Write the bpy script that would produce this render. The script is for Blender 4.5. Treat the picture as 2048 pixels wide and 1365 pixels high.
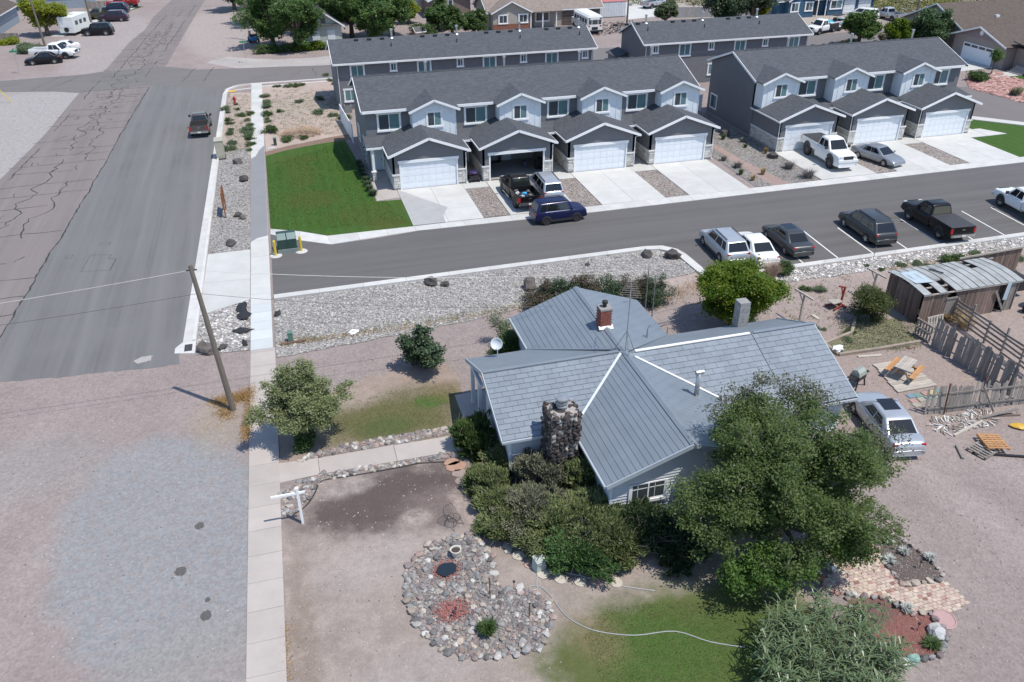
import bpy, bmesh, math, random
from mathutils import Vector, Matrix
random.seed(7)
SC = bpy.context.scene
COL = SC.collection
for _o in list(bpy.data.objects): bpy.data.objects.remove(_o, do_unlink=True)
PI = math.pi
# ---------------------------------------------------------------- camera
CAM_H, PITCH, ROLL, YAW, FPX = 25.539, 0.5393, 0.0041, 0.2711, 1660.5
def _rx(a): return Matrix(((1,0,0),(0,math.cos(a),-math.sin(a)),(0,math.sin(a),math.cos(a))))
def _rz(a): return Matrix(((math.cos(a),-math.sin(a),0),(math.sin(a),math.cos(a),0),(0,0,1)))
W2C = _rz(ROLL) @ _rx(-(PI/2-PITCH)) @ _rz(YAW)
C2W = W2C.transposed()
camd = bpy.data.cameras.new('camera'); cam = bpy.data.objects.new('camera', camd); COL.objects.link(cam)
camd.sensor_width = 36.0; camd.lens = FPX/2048*36; camd.clip_end = 2000; camd.clip_start = .5
cam.matrix_world = Matrix.Translation((0,0,CAM_H)) @ C2W.to_4x4()
SC.camera = cam
# ---------------------------------------------------------------- sky, sun, exposure
SUN_EL, SUN_AZ = math.radians(66), math.radians(-46)      # azimuth measured from +X (east of frame) towards -Y (behind camera)
sdir = Vector((math.cos(SUN_EL)*math.cos(SUN_AZ), math.cos(SUN_EL)*math.sin(SUN_AZ), math.sin(SUN_EL)))
wd = bpy.data.worlds.new('World'); SC.world = wd; wd.use_nodes = True
_nt = wd.node_tree; _bg = _nt.nodes['Background']; _sk = _nt.nodes.new('ShaderNodeTexSky')
_sk.sky_type = 'NISHITA'; _sk.sun_disc = False; _sk.sun_elevation = SUN_EL
_sk.sun_rotation = math.atan2(sdir.x, sdir.y); _sk.altitude = 1300; _sk.air_density = 1.0; _sk.dust_density = .6; _sk.ozone_density = 1.0
_nt.links.new(_sk.outputs[0], _bg.inputs[0]); _bg.inputs[1].default_value = .15
sund = bpy.data.lights.new('sun', 'SUN'); sund.energy = 3.6; sund.angle = math.radians(.53); sund.color = (1, .945, .865)
sun = bpy.data.objects.new('sun', sund); COL.objects.link(sun)
sun.rotation_euler = sdir.to_track_quat('Z', 'Y').to_euler(); sun.location = (30, -30, 80)
vs = SC.view_settings; vs.view_transform = 'Standard'; vs.look = 'None'; vs.exposure = .36; vs.gamma = 1; vs.use_curve_mapping = False
SC.render.engine = 'CYCLES'
try:
    SC.cycles.max_bounces = 6; SC.cycles.diffuse_bounces = 3; SC.cycles.glossy_bounces = 3; SC.cycles.transmission_bounces = 3; SC.cycles.transparent_max_bounces = 6
except Exception: pass

# ---------------------------------------------------------------- surveying: picture point -> point on a horizontal / upright plane
def ray(u, v): return C2W @ Vector(((u-1024)/FPX, -(v-682.5)/FPX, -1))
def G(u, v, z=0.0):
    d = ray(u, v); return Vector((0,0,CAM_H)) + d*((z-CAM_H)/d.z)
def g2(u, v, z=0.0): p = G(u, v, z); return (p.x, p.y)
def atY(u, v, Y): d = ray(u, v); return Vector((0,0,CAM_H)) + d*(Y/d.y)
def GP(pts, z=0.0): return [g2(u, v, z) for u, v in pts]

# ---------------------------------------------------------------- meshes
SPLIT={'casing','pillar','ledge','barge_board','gutter','door_casing','door_frame','kerb_lip','garage_floor','wheel_arch','rail','leg','brace','batten','mirror','roof_rail','step_bar'}
class MB:
    def __init__(s): s.v=[]; s.f=[]; s.m=[]; s.c=[]
    def add(s, vs, fs, m=0):
        o=len(s.v); s.c.append((o,len(s.f),len(vs),len(fs))); s.v += [tuple(p) for p in vs]; s.f += [tuple(i+o for i in f) for f in fs]; s.m += [m]*len(fs); return s
    def box(s, x0,y0,z0,x1,y1,z1, m=0, M=None):
        vs=[Vector((x,y,z)) for z in (z0,z1) for x,y in ((x0,y0),(x1,y0),(x1,y1),(x0,y1))]
        if M is not None: vs=[M@p for p in vs]
        return s.add(vs, [(3,2,1,0),(4,5,6,7),(0,1,5,4),(1,2,6,5),(2,3,7,6),(3,0,4,7)], m)
    def bar(s, a, b, w, h=None, m=0, up=(0,0,1)):
        """square bar from a to b, width w, height h"""
        a=Vector(a); b=Vector(b); h=w if h is None else h; d=(b-a).normalized(); u=Vector(up)
        if abs(d.dot(u))>.98: u=Vector((1,0,0))
        x=d.cross(u).normalized()*w/2; y=x.cross(d).normalized()*h/2
        return s.add([a-x-y,a+x-y,a+x+y,a-x+y,b-x-y,b+x-y,b+x+y,b-x+y],[(0,1,2,3),(7,6,5,4),(0,4,5,1),(1,5,6,2),(2,6,7,3),(3,7,4,0)],m)
    def tube(s, pts, r, n=6, m=0, cap=True):
        pts=[Vector(p) for p in pts]; k=len(pts); rs=r if isinstance(r,(list,tuple)) else [r]*k; vs=[]
        for i,p in enumerate(pts):
            d=(pts[min(i+1,k-1)]-pts[max(i-1,0)])
            d=d.normalized() if d.length>1e-9 else Vector((0,0,1))
            u=Vector((0,0,1)) if abs(d.z)<.9 else Vector((1,0,0)); x=d.cross(u).normalized(); y=d.cross(x)
            vs += [p+(x*math.cos(t)+y*math.sin(t))*rs[i] for t in [2*PI*j/n for j in range(n)]]
        fs=[(i*n+j,i*n+(j+1)%n,(i+1)*n+(j+1)%n,(i+1)*n+j) for i in range(k-1) for j in range(n)]
        if cap: fs += [tuple(range(n-1,-1,-1)), tuple((k-1)*n+j for j in range(n))]
        return s.add(vs, fs, m)
    def lathe(s, prof, n=16, c=(0,0,0), m=0):
        vs=[(c[0]+r*math.cos(2*PI*j/n), c[1]+r*math.sin(2*PI*j/n), c[2]+z) for r,z in prof for j in range(n)]; k=len(prof)
        return s.add(vs,[(i*n+j,i*n+(j+1)%n,(i+1)*n+(j+1)%n,(i+1)*n+j) for i in range(k-1) for j in range(n)]+[tuple(range(n-1,-1,-1)),tuple((k-1)*n+j for j in range(n))],m)
    def poly(s, pts, z=0.0, m=0): return s.add([(p[0],p[1],p[2] if len(p)>2 else z) for p in pts],[tuple(range(len(pts)))],m)
    def prism(s, pts, z0, z1, m=0):
        """outline (x, y) extruded upwards"""
        if sum(pts[i][0]*pts[(i+1)%len(pts)][1]-pts[(i+1)%len(pts)][0]*pts[i][1] for i in range(len(pts)))<0: pts=pts[::-1]
        n=len(pts); vs=[(x,y,z0) for x,y in pts]+[(x,y,z1) for x,y in pts]
        return s.add(vs,[tuple(range(n-1,-1,-1)),tuple(range(n,2*n))]+[(i,(i+1)%n,n+(i+1)%n,n+i) for i in range(n)],m)
    def slab(s, quad, t, m=0):
        """polygon in space given thickness t downwards along its normal"""
        q=[Vector(p) for p in quad]; nrm=(q[1]-q[0]).cross(q[2]-q[0]).normalized()
        if nrm.z<0: q=q[::-1]; nrm=-nrm
        n=len(q); vs=q+[p-nrm*t for p in q]
        return s.add(vs,[tuple(range(n)),tuple(range(2*n-1,n-1,-1))]+[(i,n+i,n+(i+1)%n,(i+1)%n) for i in range(n)],m)
    def rock(s, c, r, sq=.7, m=0, rz=None, sub=1, rough=.22, rnd=random):
        o=len(s.v); base=_ICO[sub]; a=rnd.random()*6.28 if rz is None else rz; ca,sa=math.cos(a),math.sin(a); rx,ry,rzz=(r if isinstance(r,(tuple,list)) else (r*rnd.uniform(.8,1.25),r*rnd.uniform(.8,1.2),r*sq*rnd.uniform(.8,1.2)))
        for p in base[0]:
            k=1+rnd.uniform(-rough,rough); x,y,z=p.x*rx*k,p.y*ry*k,p.z*rzz*k; s.v.append((c[0]+x*ca-y*sa,c[1]+x*sa+y*ca,c[2]+z))
        s.f += [tuple(i+o for i in f) for f in base[1]]; s.m += [m]*len(base[1]); return s
    def mesh(s, name, mats, smooth=False):
        me=bpy.data.meshes.new(name); me.from_pydata(s.v,[],s.f)
        for k in (mats if isinstance(mats,(list,tuple)) else [mats]): me.materials.append(k)
        if any(s.m): me.polygons.foreach_set('material_index', s.m)
        if smooth: me.polygons.foreach_set('use_smooth',[True]*len(s.f))
        me.update(); return me
    def build(s, name, mats, parent=None, smooth=False, loc=None, rot=None):
        if parent is not None and name in SPLIT and len(s.c)>1:      # each piece a part of its own
            for (vo,fo,vn,fn) in s.c:
                q=MB(); q.v=s.v[vo:vo+vn]; q.f=[tuple(i-vo for i in f) for f in s.f[fo:fo+fn]]; q.m=s.m[fo:fo+fn]; q.c=[(0,0,vn,fn)]; o=obj(name,q.mesh(name,mats,smooth),parent,loc,rot)
            return o
        return obj(name, s.mesh(name, mats, smooth), parent, loc, rot)
_ICO={}
for _s in (1,2):
    _b=bmesh.new(); bmesh.ops.create_icosphere(_b, subdivisions=_s, radius=1); _b.verts.index_update()
    _ICO[_s]=([v.co.copy() for v in _b.verts],[tuple(v.index for v in f.verts) for f in _b.faces]); _b.free()
def obj(name, me, parent=None, loc=None, rot=None):
    o=bpy.data.objects.new(name, me); COL.objects.link(o)
    if parent is not None: o.parent=parent
    if loc is not None: o.location=loc
    if rot is not None: o.rotation_euler=rot if isinstance(rot,(tuple,list)) else (0,0,rot)
    return o
def tag(o, label=None, cat=None, group=None, kind=None):
    if label: o['label']=label
    if cat: o['category']=cat
    if group: o['group']=group
    if kind: o['kind']=kind
    return o
def thing(name, label, cat, loc=(0,0,0), rz=0, group=None):
    o=bpy.data.objects.new(name, None); COL.objects.link(o); o.location=loc; o.rotation_euler=(0,0,rz); o.empty_display_size=.3
    return tag(o, label, cat, group)
def struct(o): o['kind']='structure'; return o
def bev(o, w=.02, seg=2):
    b=o.modifiers.new('bevel','BEVEL'); b.width=w; b.segments=seg; b.limit_method='ANGLE'; return o

# ---------------------------------------------------------------- materials
def nd(nt, t, ins=None, **props):
    n=nt.nodes.new('ShaderNode'+t)
    for k,v in props.items(): setattr(n,k,v)
    for k,v in (ins or {}).items():
        if isinstance(v, bpy.types.NodeSocket): nt.links.new(v, n.inputs[k])
        else: n.inputs[k].default_value=v
    return n
def c4(c): return (c[0],c[1],c[2],1)
def mul(c,k): return (min(c[0]*k,1),min(c[1]*k,1),min(c[2]*k,1))
def mixc(nt, fac, a, b, mode='MIX'):
    n=nt.nodes.new('ShaderNodeMix'); n.data_type='RGBA'; n.blend_type=mode
    for i,v in ((0,fac),(6,a),(7,b)):
        if isinstance(v, bpy.types.NodeSocket): nt.links.new(v,n.inputs[i])
        elif i==0: n.inputs[0].default_value=v
        else: n.inputs[i].default_value=c4(v)
    return n.outputs[2]
def noise(nt, vec, scale, detail=4, rough=.6, dist=0): return nd(nt,'TexNoise',{'Vector':vec,'Scale':scale,'Detail':detail,'Roughness':rough,'Distortion':dist}).outputs[0]
def ramp(nt, fac, lo, hi, a=0., b=1.): return nd(nt,'MapRange',{'Value':fac,'From Min':lo,'From Max':hi,'To Min':a,'To Max':b}).outputs[0]
def start(name):
    m=bpy.data.materials.new(name); m.use_nodes=True; nt=m.node_tree; b=nt.nodes['Principled BSDF']; pos=nt.nodes.new('ShaderNodeNewGeometry').outputs['Position']
    return m,nt,b,pos
def scaled(nt, vec, s): return nd(nt,'Mapping',{'Vector':vec,'Scale':s}).outputs[0]
def bumpn(nt, b, h, strength, dist=.05):
    k=nd(nt,'Bump',{'Height':h,'Strength':strength,'Distance':dist}); nt.links.new(k.outputs[0], b.inputs['Normal'])
MC={}
def M(name, col, rough=.75, var=.12, scale=3., fine=40., bump=0., metal=0., rnd=0., spec=.5, coat=0., col2=None, stretch=None, local=False):
    """general surface: two-scale noise on a base colour, optional second colour, bump, per-object variation"""
    if name in MC: return MC[name]
    m,nt,b,pos=start(name); MC[name]=m
    if local: pos=nd(nt,'TexCoord').outputs['Object']
    if stretch: pos=scaled(nt,pos,stretch)
    n1=noise(nt,pos,scale,4,.6); n2=noise(nt,pos,fine,2,.6)
    c=mixc(nt, ramp(nt,n1,.3,.7), mul(col,1-var), mul(col2 or col,1+var))
    c=mixc(nt, ramp(nt,n2,.3,.7,0,.5*min(1,var*3)), c, mul(col,1-1.6*var))
    if rnd:
        r=nd(nt,'ObjectInfo').outputs['Random']; c=mixc(nt,1.0,c,nd(nt,'CombineColor',{0:ramp(nt,r,0,1,1-rnd,1+rnd),1:ramp(nt,r,0,1,1-rnd,1+rnd),2:ramp(nt,r,0,1,1-rnd,1+rnd)}).outputs[0],'MULTIPLY')
    nt.links.new(c,b.inputs['Base Color']); b.inputs['Roughness'].default_value=rough; b.inputs['Metallic'].default_value=metal; b.inputs['Specular IOR Level'].default_value=spec
    if coat: b.inputs['Coat Weight'].default_value=coat; b.inputs['Coat Roughness'].default_value=.08
    if bump: bumpn(nt,b,n2,bump,.03)
    return m
def blobmask(nt, pos, nz, cx, cy, rx, ry, rot=0., soft=.2, amp=.5):
    d=nd(nt,'VectorMath',{0:pos,1:(cx,cy,0)},operation='SUBTRACT').outputs[0]
    d=nd(nt,'VectorRotate',{'Vector':d,'Angle':-rot},rotation_type='Z_AXIS').outputs[0]
    d=nd(nt,'VectorMath',{0:d,1:(1/rx,1/ry,0)},operation='MULTIPLY').outputs[0]
    L=nd(nt,'VectorMath',{0:d},operation='LENGTH').outputs['Value']
    k=nd(nt,'Math',{0:nz,1:amp,2:L},operation='MULTIPLY_ADD').outputs[0]
    return nd(nt,'MapRange',{'Value':k,'From Min':1+amp*.5+soft,'From Max':1+amp*.5-soft,'To Min':0.,'To Max':1.},interpolation_type='SMOOTHSTEP').outputs[0]
def gravelmat(name, base, var=.25, cell=14., blobs=(), big=.12, rough=.9, bump=.5, tints=None, big_scale=.25, speck=.12):
    """loose ground: pebble cells, broad tone drift and named patches of another colour with ragged rims"""
    m,nt,b,pos=start(name); MC[name]=m
    vor=nd(nt,'TexVoronoi',{'Vector':pos,'Scale':cell})
    cr=nd(nt,'SeparateColor',{0:vor.outputs['Color']}).outputs[0]
    n0=noise(nt,pos,big_scale,5,.65); n1=noise(nt,pos,2.2,4,.7); n2=noise(nt,pos,55.,2,.7)
    nmid=ramp(nt,noise(nt,pos,2.6,6,.75),.36,.56,.35,1.)
    c=mixc(nt,ramp(nt,n0,.3,.7),mul(base,1-big),mul(base,1+big))
    for (cx,cy,rx,ry,ro,soft,amp,col,op) in blobs:
        f=blobmask(nt,pos,noise(nt,pos,1.2/min(rx,ry)+.25,5,.65),cx,cy,rx,ry,ro,soft,amp)
        f=nd(nt,'Math',{0:f,1:(op if op>=.95 else nd(nt,'Math',{0:nmid,1:op},operation='MULTIPLY').outputs[0])},operation='MULTIPLY').outputs[0]; c=mixc(nt,f,c,col)
    t=tints or ((.72,.70,.70),(1.25,1.24,1.22))
    c=mixc(nt,var*2,c,mixc(nt,1.,c,mixc(nt,cr,t[0],t[1]),'MULTIPLY'))
    def tone(c,fac,k): return mixc(nt,fac,c,mixc(nt,1.,c,(k,k,k),'MULTIPLY'))
    c=tone(c,ramp(nt,n1,.35,.65,0,.5*big/.12),.8); c=tone(c,ramp(nt,noise(nt,pos,7.,4,.7),.4,.65,0,.35),.82); c=tone(c,ramp(nt,n2,.35,.62,0,speck*2),.62)
    c=mixc(nt,ramp(nt,n2,.66,.74,0,.35),c,mul(base,1.5))
    nt.links.new(c,b.inputs['Base Color']); b.inputs['Roughness'].default_value=rough; b.inputs['Specular IOR Level'].default_value=.25
    bumpn(nt,b,nd(nt,'Math',{0:vor.outputs['Distance'],1:n2},operation='ADD').outputs[0],bump,.04)
    return m
def asphaltmat(name, base, streak=.12, patch=.15, red=0., ang=0.):
    m,nt,b,pos=start(name); MC[name]=m
    rp=nd(nt,'VectorRotate',{'Vector':pos,'Angle':ang},rotation_type='Z_AXIS').outputs[0]
    st=noise(nt,scaled(nt,rp,(1.1,.03,1)),1.,4,.6); st2=noise(nt,scaled(nt,rp,(5,.05,1)),1.,3,.6); bg=noise(nt,pos,.18,5,.6); fn=noise(nt,pos,60.,2,.8); md=noise(nt,pos,3.,4,.7)
    c=mixc(nt,ramp(nt,st,.3,.7),mul(base,1-streak),mul(base,1+streak)); c=mixc(nt,ramp(nt,st2,.45,.75,0,streak*1.5),c,mul(base,1.35))
    c=mixc(nt,ramp(nt,bg,.35,.7,0,.6),c,mul((base[0]*(1+red),base[1],base[2]*(1-red*.3)),1+patch))
    c=mixc(nt,ramp(nt,md,.55,.8,0,.3),c,mul(base,1.3)); c=mixc(nt,ramp(nt,fn,.3,.6,0,.4),c,mul(base,.7)); c=mixc(nt,ramp(nt,fn,.66,.75,0,.45),c,mul(base,1.7))
    nt.links.new(c,b.inputs['Base Color']); b.inputs['Roughness'].default_value=.85; b.inputs['Specular IOR Level'].default_value=.3; bumpn(nt,b,fn,.25,.02)
    return m
def lawnmat(name, a, c2, dry=None, stripe=0., scale=.6, ang=0.):
    m,nt,b,pos=start(name); MC[name]=m
    n0=noise(nt,pos,scale,5,.6); n1=noise(nt,pos,7.,3,.7); n2=noise(nt,pos,45.,2,.7)
    c=mixc(nt,ramp(nt,n0,.3,.7),a,c2)
    if stripe:
        rp=nd(nt,'VectorRotate',{'Vector':pos,'Angle':ang},rotation_type='Z_AXIS').outputs[0]
        w=nd(nt,'TexWave',{'Vector':rp,'Scale':.34,'Distortion':.7,'Detail':2.,'Detail Scale':1.2}).outputs['Fac']; c=mixc(nt,ramp(nt,w,.2,.8,0,stripe),c,mul(a,1.5))
    if dry:
        for (cx,cy,rx,ry,op) in dry[1]:
            f=blobmask(nt,pos,noise(nt,pos,.9,5,.7),cx,cy,rx,ry,0,.45,.9); c=mixc(nt,nd(nt,'Math',{0:f,1:op},operation='MULTIPLY').outputs[0],c,dry[0])
    c=mixc(nt,ramp(nt,n1,.3,.7,0,.5),c,mul(a,.6)); c=mixc(nt,ramp(nt,n2,.35,.65,0,.5),c,mul(a,.45))
    nt.links.new(c,b.inputs['Base Color']); b.inputs['Roughness'].default_value=.8; b.inputs['Specular IOR Level'].default_value=.2; bumpn(nt,b,n2,.8,.06)
    return m
def leafmat(name, a, b2, dark=None, trans=.25, rough=.5, scale=1.3):
    """leaf tissue: two greens drifting through the crown, light through the blade"""
    if name in MC: return MC[name]
    m,nt,b,pos=start(name); MC[name]=m
    n0=noise(nt,pos,scale,3,.6); wn=nd(nt,'TexWhiteNoise',{'Vector':scaled(nt,pos,(9,9,9))},noise_dimensions='3D').outputs[0]
    n1=noise(nt,pos,14.,2,.6)
    c=mixc(nt,ramp(nt,n0,.35,.65),a,b2); c=mixc(nt,ramp(nt,n1,.3,.7,0,.55),c,dark or mul(a,.55))
    nt.links.new(c,b.inputs['Base Color']); b.inputs['Roughness'].default_value=rough; b.inputs['Specular IOR Level'].default_value=.35
    tr=nd(nt,'BsdfTranslucent'); nt.links.new(mixc(nt,.5,c,mul(b2,1.3)),tr.inputs[0]); mx=nd(nt,'MixShader',{0:min(.5,trans*1.5),1:b.outputs[0],2:tr.outputs[0]})
    nt.links.new(mx.outputs[0], nt.nodes['Material Output'].inputs[0]); return m
def paint(name, col, rough=.28, metal=.0, dust=.06):
    if name in MC: return MC[name]
    m=M(name,col,rough,dust,1.5,30,0,metal,coat=.1 if max(col)<.03 else .25,spec=.22 if max(col)<.03 else .45); return m
def glassmat(name='window_glass', col=(.03,.05,.055), rough=.06, spec=.6):
    if name in MC: return MC[name]
    m,nt,b,pos=start(name); MC[name]=m; n0=noise(nt,pos,.7,2,.5)
    nt.links.new(mixc(nt,n0,mul(col,.7),mul(col,1.4)),b.inputs['Base Color']); b.inputs['Roughness'].default_value=rough; b.inputs['Specular IOR Level'].default_value=spec
    return m
def roofmat(name, base, axis=0, pitchm=.15, rough=.85, line=.35, sheen=0.):
    """asphalt shingles: granules, shaded tabs and course lines across the fall (axis 0: falls along x, 1: along y)"""
    m,nt,b,pos=start(name); MC[name]=m
    sx=nd(nt,'SeparateXYZ',{0:pos}); a=sx.outputs[axis]; o=sx.outputs[1-axis]
    w=nd(nt,'Math',{0:nd(nt,'Math',{0:a,1:pitchm},operation='DIVIDE').outputs[0]},operation='FRACT').outputs[0]
    cell=nd(nt,'CombineXYZ',{0:nd(nt,'Math',{0:nd(nt,'Math',{0:a,1:pitchm},operation='DIVIDE').outputs[0]},operation='FLOOR').outputs[0],1:nd(nt,'Math',{0:nd(nt,'Math',{0:o,1:.32},operation='DIVIDE').outputs[0]},operation='FLOOR').outputs[0]}).outputs[0]
    wn=nd(nt,'TexWhiteNoise',{'Vector':cell},noise_dimensions='2D').outputs[0]
    n0=noise(nt,pos,.5,4,.6); n1=noise(nt,pos,26.,3,.8)
    c=mixc(nt,wn,mul(base,.8),mul(base,1.22)); c=mixc(nt,ramp(nt,n0,.3,.7,0,.3),c,mul(base,1.2)); c=mixc(nt,ramp(nt,n1,.3,.7,0,.6),c,mul(base,.6)); c=mixc(nt,ramp(nt,w,.86,.97,0,line),c,mul(base,.25))
    nt.links.new(c,b.inputs['Base Color']); b.inputs['Roughness'].default_value=rough; b.inputs['Specular IOR Level'].default_value=.3; bumpn(nt,b,n1,.3,.02)
    return m
# ================================================================ THE GROUND
def sheet(name, pts, z, mat, parent=None, kind='structure', lab=None):
    """flat polygon sheet (concave outlines are triangulated)"""
    bm=bmesh.new(); vs=[bm.verts.new((x,y,z)) for x,y in pts]; f=bm.faces.new(vs); f.normal_update()
    if f.normal.z<0: f.normal_flip()
    bmesh.ops.triangulate(bm, faces=bm.faces[:]); me=bpy.data.meshes.new(name); bm.to_mesh(me); bm.free(); me.materials.append(mat)
    o=obj(name, me, parent)
    if kind and parent is None: o['kind']=kind
    return o
def ragged(pts, step=.5, amp=.15, rnd=random.Random(3)):
    """outline with uneven edges"""
    out=[]; n=len(pts)
    for i in range(n):
        a=Vector(pts[i]); b=Vector(pts[(i+1)%n]); k=max(1,int((b-a).length/step))
        for j in range(k): p=a.lerp(b,j/k); out.append((p.x+rnd.uniform(-amp,amp),p.y+rnd.uniform(-amp,amp)))
    return out
def ragged_open(pts, step=.5, amp=.15, rnd=random.Random(13)):
    out=[]
    for i in range(len(pts)-1):
        a=Vector(pts[i]); b=Vector(pts[i+1]); k=max(1,int((b-a).length/step))
        for j in range(k): p=a.lerp(b,j/k); out.append((p.x+rnd.uniform(-amp,amp),p.y+rnd.uniform(-amp,amp)))
    return out+[tuple(pts[-1])]
pinkc=(.312,.262,.247); greyc=(.285,.30,.312); sandc=(.46,.375,.325); palec=(.42,.39,.37)
gm=gravelmat('pink_gravel',pinkc,.2,9.,blobs=[
 (-7.3,29.3,4.6,7.6,.12,.16,.6,greyc,.92),(-6.2,21.5,3.0,3.2,0,.3,.7,(.30,.29,.28),.8),(-16,30,1.2,12,-.25,.7,.9,(.40,.345,.325),.55),(-13,24,.9,9,-.1,.8,.9,(.38,.33,.31),.5),(32,20,1.0,14,.3,.8,.9,(.40,.345,.325),.5),(27.5,20,.9,10,.15,.8,.9,(.40,.35,.33),.5),(24,41.5,14,1.3,.03,.6,.8,(.37,.305,.29),.6),(-14,36,3.2,2.4,.2,.5,.8,(.30,.285,.275),.7),
 (-5.4,37.5,1.2,2.2,0,.5,.9,(.36,.30,.20),.5),(-5.9,19.3,.9,.4,.3,.4,.9,(.50,.45,.41),.7),(-6.8,18.6,.8,.3,.5,.4,.9,(.48,.43,.39),.6),
 (-26,96,13,22,0,.3,.6,(.40,.39,.385),.85),(-22,140,7,26,.06,.3,.5,(.40,.37,.36),.7),(-8,146,5,22,.06,.3,.5,(.42,.37,.35),.8),(40,36.5,16,9,0,.35,.8,(.37,.30,.265),.75),(29,31,5,6,0,.3,.8,(.33,.262,.23),.6),(40,27,9,6,0,.3,.8,(.35,.28,.245),.5),(45,46,30,3.2,0,.35,.7,(.46,.38,.335),.8)],big=.10)
gr=MB(); gx=[-900,-60,-20,20,60,110,900]; gy=[-200,0,40,80,130,200,1100]
for i in range(6):
    for j in range(6): gr.poly([(gx[i],gy[j]),(gx[i+1],gy[j]),(gx[i+1],gy[j+1]),(gx[i],gy[j+1])],0)
ground=struct(gr.build('ground', gm))
sandm=gravelmat('sandy_soil',sandc,.15,11.,big=.14,blobs=[(2,98,5,4,0,.4,.8,(.36,.33,.27),.6),(-5,90,1.6,12,0,.5,.9,(.40,.33,.29),.6)])
struct(sheet('dirt_lot', ragged(GP([(518,172),(665,160),(690,205),(700,281),(600,290),(531,306)]),1.5,.12), .005, sandm))
struct(sheet('verge', GP([(460,186),(503,186),(503,311),(432,311)]), .005, sandm))
# far scrub land beyond the last street
scm=gravelmat('scrub_soil',(.40,.36,.31),.2,2.,big=.2,big_scale=.06,blobs=[(150,190,60,30,0,.5,.9,(.30,.29,.20),.6)])
struct(sheet('scrubland', [(75,123.5),(140,126),(420,150),(700,500),(-500,700),(-200,360),(20,200),(60,152)], .005, scm))
# roads
oldm=asphaltmat('chip_seal',(.205,.182,.175),.16,.15,.06); newm=asphaltmat('street_asphalt',(.160,.157,.156),.24,.2); prm=asphaltmat('drive_asphalt',(.122,.117,.116),.2,.2,ang=PI/2); crm=asphaltmat('cross_asphalt',(.172,.160,.156),.10,.15,ang=PI/2)
def xl(y): return -20.6 if y<45 else -24.9+(y-82)*.075 if y>82 else -24.9+(82-y)*.03
Lp=[(-30,44.5),(-27,62)]+[g2(*p) for p in ((10,350),(60,300),(92,267),(128,223),(151,195))]+[(-22.6,116)]+[g2(*p) for p in ((218,133),(259,85),(290,60),(308,33),(344,0))]+[(-13.5,240),(-8,320)]
Rp=[(-1,320),(-7.2,240)]+[g2(*p) for p in ((410,0),(379,51),(336,126),(297,175),(197,350),(161,411),(60,573),(0,678))]+[(-18.8,44.4)]
road=struct(sheet('old_road', Lp+Rp, .008, oldm))
newp=[g2(*p) for p in ((0,678),(60,573),(161,411),(197,350),(297,175))]+[(-14.4,119.4),(-6.0,119.2)]+[g2(*p) for p in ((449,180),(430,279),(406,440),(391,532),(380,604),(366,689),(358,714),(360,728))]+ragged_open(GP([(352,730),(300,736),(250,741),(170,750),(100,757),(0,764)]),.35,.1)
struct(sheet('new_road', newp, .010, newm))
struct(sheet('cross_street', ragged([(-120,127),(-33.6,120.8),(-24,121.5),(-22,122.5),(-13.6,123),(-10,120.2),(7.4,117.8),(81,117.2),(105,118.2),(200,121),(200,112),(76,110.3),(6.7,110.6),(-4.6,110.8),(-6.6,108.2),(-14.4,113),(-23.2,111.5),(-26,113.2),(-32.3,114.6),(-120,120)],3,.12), .012, crm))
struct(sheet('gravel_shoulder', ragged([(-4,118.6),(7.4,117.6),(36,117.4),(36,122.5),(0,123.5),(-6,127),(-9,124)],1.2,.2), .006, gravelmat('shoulder_gravel',(.43,.40,.385),.15,8.)))
priv=[g2(*p) for p in ((541,470),(600,482),(662,490),(760,476))]+[(9,59.0),(22.4,58.75),(40,58.9),(66,59.2),(80,59.4),(80,45.6)]+[(33.8,45.45),(27.0,45.3),(26.9,49.8),(26.0,51.1),(24.5,51.35),(-2.15,51.05)]
struct(sheet('private_road', priv, .011, prm))
struct(sheet('side_street', [(69.2,85),(77,85.5),(90,80),(100,60),(100,40),(80,60),(73.0,70.5),(71.4,74.2),(70.6,80)], .009, asphaltmat('side_asphalt',(.175,.160,.156),.10,.15)))
# crack sealing: dark poured bands on the old road
seal=M('crack_sealant',(.040,.037,.036),.6,.25,1.5)
def ribbon(mb, pts, w, z=.0145):
    pts=[Vector((p[0],p[1])) for p in pts]; L=[];R=[]
    for i,p in enumerate(pts):
        d=(pts[min(i+1,len(pts)-1)]-pts[max(i-1,0)]).normalized(); n=Vector((-d.y,d.x))*w*random.uniform(.12,.45); L.append(p+n);R.append(p-n)
    for i in range(len(pts)-1): mb.poly([L[i],R[i],R[i+1],L[i+1]],z)
def wob(a, b, step=.6, amp=.12):
    a=Vector(a);b=Vector(b);k=max(1,int((b-a).length/step)); d=(b-a).normalized(); n=Vector((-d.y,d.x)); o=[]; w=0
    for j in range(k+1):
        w=w*.6+random.uniform(-amp,amp); o.append(a.lerp(b,j/k)+n*w)
    return o
cs=MB(); rc=random.Random(11); random.seed(5)
ribbon(cs,wob((-18.6,44.6),g2(197,350),.45,.07),.16); ribbon(cs,wob(g2(197,350),g2(297,175),.6,.07),.16)
def rx(y,t):
    """road position: t 0 left rim .. 1 right rim"""
    xr=-18.5+(y-46)*.0505 if y<112 else -15.2+(y-112)*.062; xlft=-27+(y-62)*.1 if y<82 else -25+(y-82)*.072
    return xlft+(xr-xlft)*t
for t,ys,amp in ((.13,(50,118),.1),(.46,(48,150),.5),(.72,(52,96),.45),(.62,(96,170),.35),(.3,(118,165),.12),(.85,(118,175),.1)):
    y=ys[0]
    while y<ys[1]:
        y2=min(ys[1],y+rc.uniform(5,14)); ribbon(cs,wob((rx(y,t),y),(rx(y2,t),y2),.55,amp),.15); y=y2+rc.choice((0,0,0,2.5,6))
y=46.5
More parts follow.
